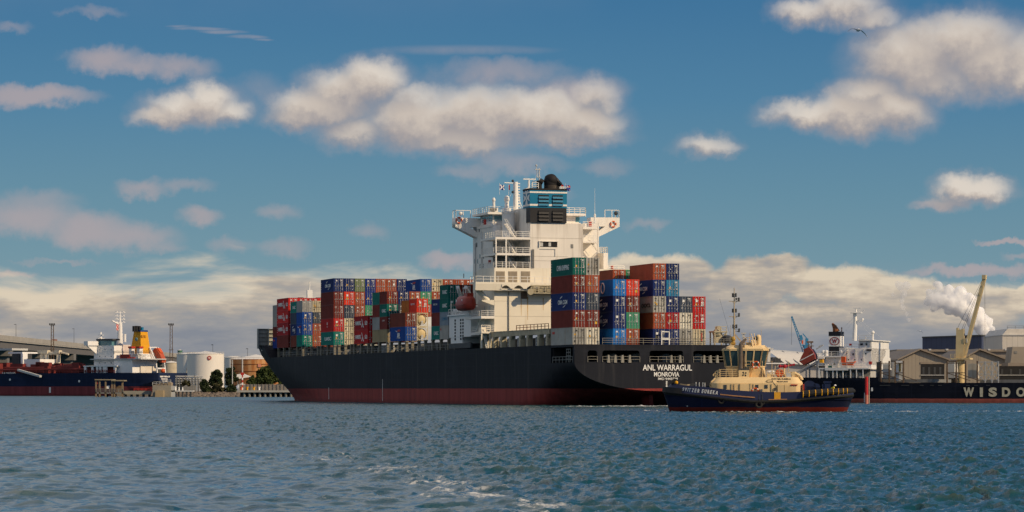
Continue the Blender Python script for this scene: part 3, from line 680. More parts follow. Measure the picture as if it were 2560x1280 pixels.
mb = MB(); mb.box(U0 + 3, U0 + 5, yC, yC + 2.6, zB, zB + .9); mb.build('deck_box', DGREY, ship)
mb = MB(); mb.box(62, 62.8, yHp, yHp + .3, SZ(658, 62, 13), SZ(650, 62, 13)); mb.build('red_locker', RED, ship)
# portholes on the shaded side
for px, py in ((1187, 653), (1194, 653), (1192, 612), (1198, 574), (1192, 690), (1191, 735)):
    u = SF.u(px, yHp + .0); mb = MB(); z = SZ(py, u, yHp); yy = yHp if z > zB else yP
    mb.box(u - .3, u + .3, yy, yy + .03, z - .45, z + .45); mb.build('side_window', GLASS, ship)
for px, z0_, z1_ in ((1190, zA + 4, zBr - 3), (1206, zB, zBr - 1), (1215, zA + 6, zB)):
    u = SF.u(px, yHp); mb = MB(); mb.tube((u, yHp + .15, z0_), (u, yHp + .15, z1_), .11, 6); mb.build('side_pipe', LGREY, ship)
for py in (641, 665):
    for px in (1200, 1209): u = SF.u(px, yHp); mb = MB(); z = SZ(py, u, yHp); mb.box(u - .3, u + .3, yHp, yHp + .03, z - .4, z + .4); mb.build('side_window', GLASS, ship)
# starboard side decks
for py, a, b in ((602, 1458, 1496), (568, 1458, 1497)):
    z = SZ(py, U1 - 4, -8); mb = MB(); mb.box(U1 - 4, U1, SY(b, U1 - 4), SY(a, U1 - 4), z - .4, z); mb.build('side_deck', WHITE, ship)
    mb = MB(); mb.rail([(U1 - 3.95, SY(a, U1 - 4), z), (U1 - 3.95, SY(b, U1 - 4), z)], 1.05, 3, 1.2, .04); mb.build('side_deck_rail', RAILW, ship)
mb = MB(); z = SZ(634, U1, -10); mb.rail([(U1 - 3.4, SY(1500, 57), z), (U1 - 3.4, SY(1519, 57), z), (U2, SY(1520, 57), z)], 1.1, 3, 1.2, .045); mb.build('side_deck_rail', RAILW, ship)
mb = MB(); mb.stair((U1 - 2, SY(1466, U1), SZ(602, U1, -8)), (U1 - 2, SY(1490, U1), SZ(634, U1, -8)), .7); mb.build('outside_stair', RAILW, ship)
mb = MB(); mb.box(U1 - 4.05, U1 - 3.8, SY(1497, U1 - 4) , SY(1494, U1 - 4), SZ(634, U1, -8), SZ(568, U1, -8)); mb.build('deck_pillar', WHITE, ship)
mb = MB(); zz = SZ(664, 58, -14); mb.box(56, 66, SY(1560, 56), SY(1521, 56), zz - 1.5, zz - 1.2); mb.rail([(56, SY(1521, 56), zz - 1.2), (56, SY(1560, 56), zz - 1.2)], 1.1, 3, 1, .04); mb.build('low_side_deck', WHITE, ship)
mb = MB(); mb.box(57, 58, SY(1535, 57), SY(1531, 57), zz - 1.2, zz - .1); mb.build('red_locker', RED, ship)
# casing face: engine-room opening, window, seams, ladder
def aft_box(mat, name, px0, px1, py0, py1, u=U0, t=.06, parent=ship):
    y0, y1 = SY(px0, u), SY(px1, u); mb = MB(); mb.box(u - t, u + .02, y1, y0, SZ(py1, u, y0), SZ(py0, u, y0)); return mb.build(name, mat, parent)
o = aft_box(DARKIN, 'engine_room_opening', 1349, 1393, 604, 617)
for a, b in ((1350, 1357), (1371, 1377)): aft_box(LGREY, 'opening_flap', a, b, 606, 616, t=.12, parent=o)
aft_box(WHITE, 'opening_rim', 1347, 1395, 602.3, 604, t=.3, parent=o); aft_box(WHITE, 'opening_rim', 1347, 1349, 604, 617.5, t=.3, parent=o)
aft_box(GREY, 'casing_window', 1427, 1433, 610.5, 620.5)
SEAM = paint('weld_seam', (.45, .41, .35), .6, .1)  # darker line colour of the plate seams
for py, a, b in ((594, 1325.8, 1456), (640, 1325.8, 1420), (651, 1325.8, 1378)): aft_box(SEAM, 'casing_seam', a, b, py, py + .8, t=.03)
aft_box(LGREY, 'casing_pipe', 1387, 1388.3, 622, 641, t=.12); aft_box(LGREY, 'casing_pipe', 1350, 1388, 621.5, 623, t=.12)
mb = MB(); mb.rail([(U0 - .15, SY(1330, U0), zB), (U0 - .15, SY(1334, U0), zB)], SZ(624, U0, 5) - zB, 12, .8, .05); mb.build('casing_ladder', GREY, ship)
# funnel
FBLUE = paint('funnel_blue', (.004, .17, .31), .45, .08, .4, .25, (.02, .03, .04)); FBLACK = paint('funnel_black', (.022, .022, .025), .5, .15)
fz = lambda py: SZ(py, U0, yC)
uf = U0 - .35
mb = MB(); mb.box(uf, U0 + 2.2, yF2, yC + .12, fz(556), fz(519)); mb.build('funnel_base', FBLACK, ship)
ufe = SF.u(1308, yC + .15)
mb = MB(); mb.box(uf - .06, ufe, yF2 - .05, yC + .18, fz(519), fz(474)); fun = mb.build('funnel', FBLUE, ship)
mb = MB(); mb.box(uf - .12, ufe + .06, yF2 - .1, yC + .24, fz(475), fz(470.5)); mb.build('funnel_rim', BLACKG, fun)
for a, b in ((482.5, 478.5), (514.5, 510)):
    mb = MB(); mb.box(uf - .10, ufe + .04, yF2 - .08, yC + .21, fz(a), fz(b)); mb.build('funnel_band', WHITE, fun)
for (a, b) in ((1346, 1371.5), (1381, 1406.5)):
    for (c, d), pm in (((487, 514), FBLUE), ((526, 552), FBLACK)):
        y0, y1 = SY(a, uf), SY(b, uf); mb = MB(); mb.box(uf - .16, uf - .02, y1, y0, fz(d), fz(c)); o = mb.build('louvre_opening', DARKIN, fun)
        for k in range(3):
            z0 = fz(c) - (k + .45) * (fz(c) - fz(d)) / 3; h = (fz(c) - fz(d)) / 3
            mb = MB(); mb.prism([(uf - .35, z0 - h * .55), (uf - .30, z0 - h * .55), (uf - .16, z0), (uf - .21, z0)], 'y', y1, y0); mb.build('louvre_slat', pm, o)
# white pointed cross on the funnel's port side
cu, cz = SF.u(1316.5, yC + .18), SZ(497, 55, yC); mb = MB(); w = 1.55
for k in range(4):
    a = pi / 2 * k; p = [(.12, .0), (1.0, .38), (.82, 0), (1.0, -.38)]
    mb.prism([(cu + 1.25 * w * (x * cos(a) - y * sin(a)), cz + w * (x * sin(a) + y * cos(a))) for x, y in ((.10, .10), (1.0, .45), (.80, 0), (1.0, -.45), (.10, -.10))], 'y', yC + .17, yC + .22)
mb.build('funnel_emblem', MARK, fun)
# exhausts
SOOT = paint('sooty_exhaust', (.05, .042, .036), .75, .4, .8, .5, (.22, .18, .13), sscale=(2, 2, .2))
ue = U0 + 2.2; y_ = SY(1375.5, ue); zb = fz(471)
mb = MB(); mb.tube((ue, y_, zb), (ue, y_, fz(449)), 1.2, 18); mb.build('main_exhaust', SOOT, fun, smooth=True)
mb = MB(); mb.lathe([(1.0, -1.5), (1.22, -.9), (1.25, 0), (1.0, .8), (.5, 1.15), (.05, 1.25)], (ue, y_, fz(448)), 18); mb.ball((ue - .2, y_ - .15, fz(447)), 1.2, 18, sq=(1, 1, 1)); mb.build('exhaust_hood', BLACKG, fun, smooth=True)
for px, py, r in ((1386, 446, .5), (1390, 451, .5), (1394, 455, .45)):
    mb = MB(); yy = SY(px, ue); mb.tube((ue, yy, zb), (ue, yy, fz(py + 5)), r * .8, 10); mb.tube((ue, yy, fz(py + 5)), (ue - .5, yy - .5, fz(py - 1)), r, 10); mb.build('side_exhaust', BLACKG if px > 1386 else SOOT, fun, smooth=True)
mb = MB(); yy = SY(1348, ue); mb.tube((ue, yy, zb), (ue, yy, fz(449)), .55, 10); mb.tube((ue, yy, fz(449)), (ue - .2, yy - .7, fz(455)), .6, 10); mb.build('small_exhaust', BLACKG, fun, smooth=True)
mb = MB(); yy = SY(1348, ue + 1); mb.tube((ue + 1, yy, zb), (ue + 1, yy, fz(417)), .12, 6); mb.tube((ue + 1, yy + .4, fz(440)), (ue + 1, yy + .6, fz(408)), .06, 5); mb.box(ue + .8, ue + 1.1, yy - .2, yy + .9, fz(421), fz(419)); mb.box(ue + .8, ue + 1.1, yy - .3, yy + .5, fz(440), fz(438.5)); mb.ball((ue + 1, yy + .6, fz(410)), .22, 8); mb.bar((ue + 1, yy, fz(425)), (ue + 1, yy + 2.2, zb), .05); mb.build('funnel_mast', LGREY, fun)
mb = MB(); ra = U0 + 8; yy = SY(1322, ra); zz = SZ(448, ra, yy); mb.tube((ra, yy, zT), (ra, yy, zz - .2), .3, 8, .2); mb.bar((ra, yy + .45, zT), (ra, yy + .1, zz - 2), .15); mb.box(ra - .7, ra + .7, yy - .7, yy + .7, zz - 1.9, zz - 1.75); mb.box(ra - .15, ra + .15, SY(1339, ra), SY(1308, ra), zz - .1, zz + .12); mb.build('radar_mast', PLAINW, ship)
mb = MB(); zz = fz(470.5); mb.rail([(uf, SY(1330, uf), zz), (uf, SY(1346, uf), zz)], 1.1, 3, 1, .05); mb.rail([(ue + 2, SY(1339, ue), zz), (ue + 2, SY(1360, ue), zz)], 1.6, 3, 1.2, .05); mb.rail([(ue + .5, SY(1393, ue), zz), (ue + .5, SY(1412, ue), zz)], .6, 2, 1, .04); mb.build('funnel_rail', RAILW, fun)
mb = MB(); mb.bar((ue + 3, SY(1398, ue + 3), fz(461)), (ue + 3, SY(1424, ue + 3), fz(461)), .12); mb.tube((ue + 3, SY(1399, ue + 3), zz), (ue + 3, SY(1399, ue + 3), fz(459)), .1, 6); mb.build('signal_yard', RAILW, fun)
# main mast beside the casing, domes, whip aerial
um = U1 + 3; mb = MB(); yy = SY(1289, um); zt = SZ(455, um, yy); mb.tube((um, yy, zT - .5), (um, yy, zt), .55, 12, .45)
mb.bar((um, yy, SZ(458, um, yy)), (um, SY(1261, um), SZ(457, um, yy)), .18); mb.bar((um, yy, SZ(462, um, yy)), (um, SY(1278, um), SZ(457, um, yy)), .12)
mb.bar((um, yy - .9, SZ(500, um, yy)), (um, yy - .2, SZ(470, um, yy)), .1); mb.bar((um, yy - 1.2, SZ(515, um, yy)), (um, yy - .4, SZ(490, um, yy)), .12)
for k in range(9): z = zt - .4 - k * .55; mb.box(um - .2, um + .2, yy - .85, yy - .45, z, z + .2)
mb.bar((um, SY(1281, um), SZ(480, um, yy)), (um, SY(1270, um), SZ(500, um, yy)), .04); mb.build('main_mast', PLAINW, ship)
for px, py, r in ((1282, 452, .28), (1282, 480, .28)): mb = MB(); mb.ball((um, SY(px, um), SZ(py, um, 8)), r, 8); mb.build('mast_light', DGREY, ship)
for px, py, r, b in ((1267, 498, .58, 510), (1234.5, 500, .38, 512)):
    mb = MB(); u_ = 66; yy = SY(px, u_); z = SZ(py, u_, yy); mb.ball((u_, yy, z), r, 12, sq=(1, 1, 1.3)); mb.tube((u_, yy, zr), (u_, yy, z), r * .75, 10); mb.box(u_ - .6, u_ + .6, yy - .7, yy + .7, zr, zr + 1.0); mb.build('satellite_dome', PLAINW, ship, smooth=True)
mb = MB(); yy = SY(1233, 65); mb.box(64.6, 65.4, yy - .6, yy + .6, zr + .3, zr + .9); mb.build('signal_lamp_box', DGREY, ship)
mb = MB(); u_ = U1 + 4; yy = SY(1487, u_); mb.tube((u_, yy, zBr), (u_, yy, SZ(535, u_, yy)), .22, 8); mb.tube((u_, yy, SZ(535, u_, yy)), (u_, yy, SZ(470, u_, yy)), .05, 5, .02); mb.build('whip_aerial', PLAINW, ship)
# ledge round the lower house, with its arched apron and brace
yl = SY(1183, U0)
mb = MB(); mb.box(U0 - 1.6, U0 + 2.2, -yP, yl, zL1 - .35, zL1); mb.prism([(U0 - 1.6, zL1 - .35), (U0 - 1.4, zL0 - .35), (U0 - .9, zL0 - .45), (U0, zL0 - .2), (U0, zL1 - .35)], 'y', yP - 1.0, yl); mb.box(U0 - 1.3, U0, -yP, yP - 1, zL0 - .35, zL0); mb.build('ledge', CREAMY, ship)
arches = []
for px in (1258, 1290, 1322, 1354):
    y = -SY(px, U0); w = abs(SY(px + 12.5, U0) - SY(px, U0)); arches.append([(y - w + 2 * w * i / 8, zL0 + .02 + .62 * sin(pi * i / 8)) for i in range(9)])
MTL = Matrix(((0, 0, -1, U0 - 1.65), (-1, 0, 0, 0), (0, 1, 0, 0), (0, 0, 0, 1)))
flat([(-(yP - 1), zL0), (yP, zL0), (yP, zL1 - .36), (-(yP - 1), zL1 - .36)], arches, .1, CREAMY, ship, 'ledge_apron', MTL)
mb = MB(); mb.rail([(U0 + 2.1, yl - .08, zL1), (U0 - 1.5, yl - .08, zL1), (U0 - 1.5, -yP, zL1)], 1.1, 2, 1.5, .045); mb.build('ledge_rail', RAILW, ship)
mb = MB(); mb.tube((U0 + .2, SY(1194, U0), zL0 - .1), (U0 + .6, SY(1222, U0), SZ(752, U0, 14)), .5, 12); mb.build('ledge_brace', CREAMY, ship)
mb = MB(); mb.prism([(SY(1204, U0), SZ(750, U0, 16)), (SY(1237, U0), SZ(750, U0, 15)), (SY(1237, U0), SZ(764, U0, 15)), (SY(1206, U0), SZ(753, U0, 16))], 'x', U0 + .05, U0 + 1.6); mb.build('ledge_bracket', CREAMY, ship)
for a, b in ((1240, 1262), (1271, 1293), (1302.5, 1325)):
    o = aft_box(paint('louvre_tan', (.42, .36, .28), .6, .1), 'wall_louvre', a, b, 678, 706.5)
    for k in range(9): py = 679 + k * 3; aft_box(paint('louvre_slat_tan', (.30, .25, .19), .6, .1), 'louvre_slat', a + .5, b - .5, py, py + 1.1, t=.14, parent=o)
# lit block face: downpipe, seams, vent with rust runs, hose-crane platform
aft_box(GREY, 'downpipe', 1270.5, 1272, 722, 832, t=.25)
for py in (752, 790): aft_box(SEAM, 'block_seam', 1237, 1380, py, py + .7, t=.03)
aft_box(paint('vent_brown', (.14, .10, .07), .7, .2), 'wall_vent', 1302, 1318, 729, 747)
mb = MB(); z1 = SZ(733, U0, 0); ya, yb = SY(1318, U0), SY(1390, U0)
mb.box(U0 - 2.6, U0, yb, ya, z1 - .2, z1); mb.rail([(U0 - 2.5, ya, z1), (U0 - 2.5, yb, z1)], 1.0, 3, 1.3, .05)
for px in (1325, 1345, 1365): y = SY(px, U0); mb.box(U0 - 2.2, U0 - .8, y - .5, y + .5, z1, z1 + 1.0); mb.bar((U0 - 2.5, y, z1 + 1.0), (U0 - .2, y, z1 + 1.5), .18)
mb.lathe([(.6, -.3), (.6, .3)], (U0 - 2.4, SY(1316, U0), z1 + .1), 12, axis='x'); mb.tube((U0 - 2.2, ya, z1 + 1.3), (U0 - 2.2, yb, z1 + 1.3), .16, 8)
mb.build('hose_platform', BEIGE, ship)
RUN = paint('rust_run', (.52, .33, .13), .6, .3, 2.0)
for px, a, b, w in ((1303, 748, 790, 1.2), (1319, 742, 800, 1.6), (1358, 745, 776, 1.4)):
    y0, y1 = SY(px - w, U0), SY(px + w, U0); mb = MB(); mb.add([(U0 - .006, y0, SZ(a, U0, 5)), (U0 - .006, y1, SZ(a, U0, 5)), (U0 - .006, (y0 + y1) / 2 - .03, SZ(b, U0, 5)), (U0 - .006, (y0 + y1) / 2 + .03, SZ(b, U0, 5))], [(0, 1, 2, 3)]); mb.build('rust_streak', RUN, ship)
# port galleries
for py, px in ((790, 1203), (829, 1218)):
    yy = SY(px, U0); z = SZ(py, U0, 15); mb = MB(); mb.box(U0, 62, yP, yy, z - .5, z); mb.build('gallery_deck', WHITE, ship)
    mb = MB(); mb.rail([(U0 + .05, yP, z), (U0 + .05, yy - .05, z), (61.9, yy - .05, z)], 1.05, 3, 1.3, .035); mb.build('gallery_rail', RAILW, ship)
mb = MB(); mb.stair((U0 + 3, yP + 1.2, SZ(790, U0, 15)), (U0 + 7, yP + 1.2, SZ(829, U0, 15)), .8); mb.stair((U0 + 1.5, SY(1216, U0), SZ(829, U0, 15)), (U0 + 1, SY(1222, U0), ZD), .8); mb.build('outside_stair', RAILW, ship)
for px in (1212, 1224): mb = MB(); u = SF.u(px, yP); mb.box(u - .4, u + .4, yP, yP + .05, SZ(790, U0, 15) + .1, SZ(790, U0, 15) + 2.0); mb.build('house_door', LGREY, ship)
mb = MB(); zq = SZ(829, U0, 16); mb.box(U0 - 1, U0 + 3, SY(1222, U0), SY(1200, U0), zq - .35, zq); mb.rail([(U0 - .9, SY(1222, U0), zq), (U0 - .9, SY(1200, U0), zq)], 1.2, 3, 1.2, .05); mb.box(U0 + .2, U0 + 2, SY(1218, U0), SY(1205, U0), zq, zq + .8); mb.box(U0 - .9, U0 - .7, SY(1222, U0) - .1, SY(1222, U0) + .1, ZD, zq); mb.box(U0 - .9, U0 - .7, SY(1201, U0) - .1, SY(1201, U0) + .1, ZD, zq); mb.build('pilot_platform', CREAMY, ship)
# white deckhouse under the lifeboat
ub = SF.u(1123, 16.0); ua = SF.u(1170, 16.0); z1, z0 = SZ(791, ub, 16), ZD
SHW = paint('shade_white', (.78, .78, .77), .5, .04)
mb = MB(); mb.box(ua - 2, ub, 11, 16.0, z0 + 2.4, z1); mb.box(ua + 4, ub - 1, 11, 15.95, z0 + 1.2, z0 + 2.4); mb.box(ua - 2, ub + .3, 11, 16.3, z1, z1 + .25); dh = mb.build('boat_deckhouse', SHW, ship)
for px, n in ((1138, 1), (1152, 1), (1157.5, 1)):
    u = SF.u(px, 16.0)
    for k in range(7):
        z = z1 - .9 - k * .62; mb = MB(); mb.box(u - .42, u + .42, 16.0, 16.03, z - .22, z + .2); mb.build('deckhouse_louvre', DARKIN, dh)
mb = MB(); mb.box(ua - 2, ub, 15.7, 16.1, z0 + .2, z0 + 1.2); mb.build('grey_bulwark', DGREY, ship)
mb = MB(); mb.rail([(ub, 16.1, z1 + .25), (ua + 4, 16.1, z1 + .25)], 1.1, 2, 2.4, .04); mb.tube((ub - 1, 15.9, z1), (ub - 1, 15.9, z1 + 3.0), .1, 6); mb.build('deckhouse_rail', RAILW, ship)
for px in (1134, 1142): u = SF.u(px, 15.5); mb = MB(); mb.tube((u, 15.5, z1 + .2), (u - .7, 15.5, z1 + 1.2), .38, 8); mb.build('vent_cowl', PLAINW, ship)
# davits
for px0, px1 in ((1144, 1152), (1164, 1178)):
    ua_, ub_ = SF.u(px0, 17.8), SF.u(px1, 15.0); mb = MB()
    mb.bar((ub_, 15.0, SZ(790, ub_, 15)), (ub_, 15.0, SZ(742, ub_, 15)), .6); mb.bar((ub_, 15.0, SZ(742, ub_, 15)), (ua_, 17.8, SZ(718, ua_, 17)), .55); mb.tube((ua_, 17.8, SZ(719, ua_, 17)), (ua_, 17.8, SZ(733, ua_, 17)), .05, 5); mb.build('davit', PLAINW, ship)
mb = MB(); u = SF.u(1168, 15); z = SZ(788, u, 15); mb.box(u - 2.5, u + 2.0, 13.5, 15.6, z, z + 1.6); mb.lathe([(.6, -.8), (.6, .8)], (u, 15.4, z + 1.5), 10, axis='x'); mb.bar((u - 2.8, 15.6, z - 3.0), (u - 3.6, 15.6, z + 2.2), .5); mb.build('boat_winch', LGREY, ship)
# ---- things carried by the ship
def lifeboat(name, label, L_, W_, H_, mat, loc, rz, pitch=0.0):
    t = thing(name, label, 'lifeboat', loc, rz); t.rotation_euler = (0, pitch, rz)
    mb = MB(); ns = 14; nr = 12; rows = []
    for i in range(ns + 1):
        s = -1 + 2 * i / ns; k = (1 - abs(s) ** 3.2) ** .55 if abs(s) < 1 else .0; k = max(k, .06)
        rows.append([(s * L_ / 2, W_ / 2 * k * (abs(cos(a)) ** .75) * (1 if cos(a) >= 0 else -1), H_ * (.40 + (.60 if sin(a) > 0 else .42) * (abs(sin(a)) ** .8) * (1 if sin(a) > 0 else -1) * (.55 + .45 * k))) for a in [2 * pi * j / nr for j in range(nr)]])
    vs = [p for r in rows for p in r]; fs = [(i * nr + j, i * nr + (j + 1) % nr, (i + 1) * nr + (j + 1) % nr, (i + 1) * nr + j) for i in range(ns) for j in range(nr)]
    fs += [tuple(range(nr)), tuple(ns * nr + j for j in range(nr))]; mb.add(vs, fs); mb.build('boat_hull', mat, t, smooth=50)
    mb = MB(); mb.box(-L_ * .36, L_ * .36, -W_ * .51, W_ * .51, H_ * .37, H_ * .41); mb.build('fender_rail', mat, t)
    mb = MB(); mb.box(-L_ * .36, -L_ * .12, -W_ * .22, W_ * .22, H_ * .9, H_ * 1.12); mb.build('cockpit', mat, t)
    for k in (-.22, 0, .2): mb = MB(); mb.box(L_ * k, L_ * k + .5, W_ * .40, W_ * .452, H_ * .58, H_ * .72); mb.build('boat_window', PLAINW, t)
    return t
uL = SF.u(1158, 18.5); LBM = paint('lifeboat_orange', (.33, .038, .022), .4, .1, 1.0)
lifeboat('lifeboat', 'orange enclosed lifeboat hanging from davits on the big ship\'s side', 8.8, 2.9, 3.0, LBM, SF.world(uL, 18.0, SZ(777, uL, 18)), SF.rz)
def life_ring(loc, rz, label, grp=None, r=.42):
    t = thing('life_ring', label, 'life ring', loc, rz, grp); mb = MB(); mb.torus((0, 0, 0), r, r * .26, 'x', 16, 6); mb.build('ring', ORANGE, t)
    for k in range(4):
        a = pi / 4 + k * pi / 2; mb = MB(); mb.torus((0, 0, 0), r, r * .28, 'x', 16, 6); mb.f = mb.f[:0]
        vs = MB(); vs.tube((0, r * cos(a - .2), r * sin(a - .2)), (0, r * cos(a + .2), r * sin(a + .2)), r * .29, 8); vs.build('ring_band', PLAINW, t)
life_ring(SF.world(70.9, SY(1147, 71), SZ(551, 71, 14)), SF.rz, 'orange life ring on the left bridge wing of the big ship', 'life rings on the bridge wings', .55)
life_ring(SF.world(70.9, SY(1533, 71), SZ(560, 71, -14)), SF.rz, 'orange life ring on the right bridge wing of the big ship', 'life rings on the bridge wings', .55)
def flag(name, label, loc, rz, w, h, mats, cells, wave=.25):
    """waving cloth of coloured cells"""
    t = thing(name, label, 'flag', loc, rz); nx, nz = 12, 8; mb = MB()
    vs = [(.12 * sin(i * 1.1 + j * .3) * wave * 4 * i / nx, -w * i / nx, -h + h * j / nz - .15 * w * (i / nx) ** 2) for i in range(nx + 1) for j in range(nz + 1)]
    for i in range(nx):
        for j in range(nz):
            a = i * (nz + 1) + j; q = [vs[a], vs[a + nz + 1], vs[a + nz + 2], vs[a + 1]]; mb.add(q, [(0, 1, 2, 3)], cells(i / nx, j / nz))
    mb.build('flag_cloth', mats, t); mb = MB(); mb.tube((0, .02, -h - 1.0), (0, .02, .3), .03, 5); mb.build('halyard', RAILW, t); return t
FB = paint('flag_blue', (.02, .03, .25), .7); FR = paint('flag_red', (.5, .03, .03), .7)
flag('house_flag', 'small blue and white flag flying from the ship\'s mast yard', SF.world(um, SY(1249, um), SZ(462, um, 8)), SF.rz, 1.0, 1.0, [FB, PLAINW], lambda a, b: 1 if abs(abs(a - .5) - abs(b - .5)) < .16 else 0)
flag('pennant', 'small red pennant hanging below the ship\'s mast yard', SF.world(um, SY(1272, um), SZ(462, um, 8)), SF.rz, .25, 1.0, [FR], lambda a, b: 0)
flag('national_flag', 'dark blue flag with red cross corner behind the funnel', SF.world(ue + 3, SY(1414, ue + 3), SZ(462, ue + 3, 0)), SF.rz, 1.0, 1.1, [FB, FR, PLAINW], lambda a, b: 1 if a > .5 and b > .6 else (2 if (int(a * 12) + int(b * 8)) % 7 == 3 else 0))
flag('signal_flag', 'red and white flag beside the funnel exhaust', SF.world(ue + 3, SY(1403, ue + 3), SZ(461, ue + 3, 0)), SF.rz, .5, .8, [FR, PLAINW], lambda a, b: 1 if b < .4 else 0)
# ------------------------------------------------------------------ containers
CC = dict(
    maroon=(.17, .027, .019), brown=(.20, .044, .026), rust=(.34, .078, .036), orange=(.50, .155, .03), red=(.50, .022, .020), scarlet=(.66, .045, .02), crimson=(.38, .018, .022),
    navy=(.012, .028, .125), slate=(.045, .062, .095), blue=(.010, .065, .30), azure=(.010, .17, .54), cobalt=(.014, .038, .22), sky=(.025, .19, .36),
    green=(.055, .27, .155), teal=(.008, .19, .155), petrol=(.006, .125, .10), olive=(.15, .19, .09), grey=(.30, .30, .29), silver=(.40, .39, .36),
    cream=(.60, .53, .38), white=(.66, .62, .52), tan=(.40, .32, .185), paleblue=(.22, .27, .32))
CN = dict(crimson='dark red', cobalt='deep blue', sky='light blue', azure='bright blue', petrol='dark teal', silver='light grey', scarlet='bright red', paleblue='pale blue grey', rust='rusty red', brown='reddish brown', navy='navy blue', slate='slate blue')
DIRTY = ('white', 'cream', 'silver')
CM = {k: paint('container_' + k, v, (.6), .16, .5, .55 if k in DIRTY else .22, (.36, .20, .07) if k in DIRTY else tuple(c * .45 + .008 for c in v), rnd=.36, spec=.12, sscale=(1.2, 1.2, .25)) for k, v in CC.items()}
RODM = paint('lock_rod_steel', (.42, .42, .42), .5, .1, metal=.2)
RODD = paint('lock_rod_dark', (.13, .12, .10), .6, .2)
CWID = 2.438
_cache = {}
def body_mesh(L, H):
    if (L, H) in _cache: return _cache[(L, H)]
    mb = MB(); w = CWID / 2; f = .14
    for x in (0, L - f):
        for y in (-w, w - f): mb.box(x, x + f, y, y + f, 0, H)
    for z, h in ((0, .16), (H - .12, .12)):
        for y in (-w + .005, w - .105): mb.box(f, L - f, y, y + .1, z, z + h)
        mb.box(L - .1, L - .005, -w + f, w - f, z, z + h); mb.box(.005, .1, -w + f, w - f, z, z + h)
    n = int((L - 2 * f) / .56); p = (L - 2 * f) / n
    for s in (-1, 1):
        prof = []
        for i in range(n): x = f + i * p; prof += [(x, .03), (x + p * .3, .03), (x + p * .45, .075), (x + p * .85, .075)]
        prof.append((L - f, .03))
        vs = [(x, s * (w - d), z) for x, d in prof for z in (.16, H - .12)]
        mb.add(vs, [(2 * i, 2 * i + 2, 2 * i + 3, 2 * i + 1) for i in range(len(prof) - 1)])
    mb.add([(f, -w + .05, H - .03), (L - f, -w + .05, H - .03), (L - f, w - .05, H - .03), (f, w - .05, H - .03)], [(0, 1, 2, 3)])
    mb.add([(f, -w + .05, .1), (L - f, -w + .05, .1), (L - f, w - .05, .1), (f, w - .05, .1)], [(0, 1, 2, 3)])
    mb.box(L - .08, L - .04, -w + f, w - f, .16, H - .12)
    _cache[(L, H)] = mb.data('container_body', CM['grey']); return _cache[(L, H)]
def rod_mesh(H):
    k = ('rod', H)
    if k not in _cache:
        mb = MB(); mb.tube((-.07, 0, .05), (-.07, 0, H - .05), .032, 5); mb.box(-.12, -.03, -.05, .34, H * .40, H * .40 + .07)
        for z in (.25, .5, .75): mb.box(-.1, -.03, -.07, .07, H * z - .05, H * z + .05)
        _cache[k] = mb.data('lock_rod', RODM)
    return _cache[k]
def slotted(name, me, mat, parent, loc=(0, 0, 0)):
    o = bpy.data.objects.new(name, me); COL.objects.link(o); o.parent = parent; o.location = loc
    o.material_slots[0].link = 'OBJECT'; o.material_slots[0].material = mat; return o
STK = [paint('sticker_yellow', (.70, .38, .02), .6), paint('sticker_dark', (.03, .03, .03), .6), paint('sticker_red', (.5, .06, .04), .6)]
def door_mesh(side, H, rnd, dark, marks):
    """one door leaf; side +1 is the port leaf. slot 0 paint, 1 white stencil, 2 yellow, 3 dark, 4 red"""
    mb = MB(); w = CWID / 2 - .15; y0, y1 = (.01, w) if side > 0 else (-w, -.01); z0, z1 = .17, H - .14
    mb.box(-.005, .04, y0, y1, z0, z1)
    for k in range(1, 5): z = z0 + (z1 - z0) * k / 5; mb.box(-.03, -.004, y0 + .03, y1 - .03, z - .035, z + .035)
    for y in (y0, y1 - .05): mb.box(-.03, -.004, y, y + .05, z0, z1)
    def spot(a, b, c, d, m):                          # fractions of the leaf, a,b across from port to starboard, c,d up
        ya, yb = y1 - (y1 - y0) * a, y1 - (y1 - y0) * b; za, zb = z0 + (z1 - z0) * c, z0 + (z1 - z0) * d
        mb.box(-.042, -.03, ya, yb, za, zb, m)
    ink = 3 if dark else 1
    if side < 0:                                       # the starboard leaf carries the numbers
        spot(.22, .88, .885, .925, ink); spot(.42, .88, .83, .86, ink)
        for i in range(rnd.randint(2, 6)):
            z = .74 - i * .075; spot(.50 + rnd.random() * .15, .86, z, z + .03, ink)
        if rnd.random() < .55: spot(.62, .86, .40, .46, ink)
        if rnd.random() < .5: spot(.68, .84, .10, .17, ink)
        if marks == 'squares':
            for a in (.30, .62):
                for c in (.38, .56): spot(a, a + .26, c, c + .13, 1)
        if marks == 'yellow_low': spot(.28, .72, .16, .32, 2)
        if marks == 'big': spot(.35, .8, .50, .66, ink)
        if marks == 'reddoor': spot(.30, .55, .2, .8, 4)
    else:
        r = rnd.random()
        if r < .35: spot(.30, .66, .80, .90, ink)
        elif r < .65: spot(.14, .52, .85, .90, ink)
        elif r < .8: spot(.34, .74, .66, .82, ink)
        for i in range(rnd.randint(0, 3)): a = .12 + .5 * rnd.random(); c = .2 + .45 * rnd.random(); spot(a, a + .12, c, c + .05, ink)
        if rnd.random() < .35 or marks == 'yellow': spot(.30, .60, .44, .57, 2)
        if marks in ('reefer',): spot(.10, .36, .10, .24, 3); spot(.12, .4, .55, .66, 2)
        if marks == 'redtop': spot(.15, .85, .80, .88, 4)
        if marks == 'sun': spot(.30, .74, .40, .52, 2); spot(.44, .60, .36, .58, 2)
        if marks == 'squares': spot(.25, .55, .80, .90, 1)
    return mb.data('container_door', [CM['grey'], MARK, STK[0], STK[1], STK[2]])
ROWW = ['outer row', 'second row', 'third row', 'fourth row', 'fifth row', 'sixth row', 'seventh row', 'eighth row', 'ninth row', 'tenth row']
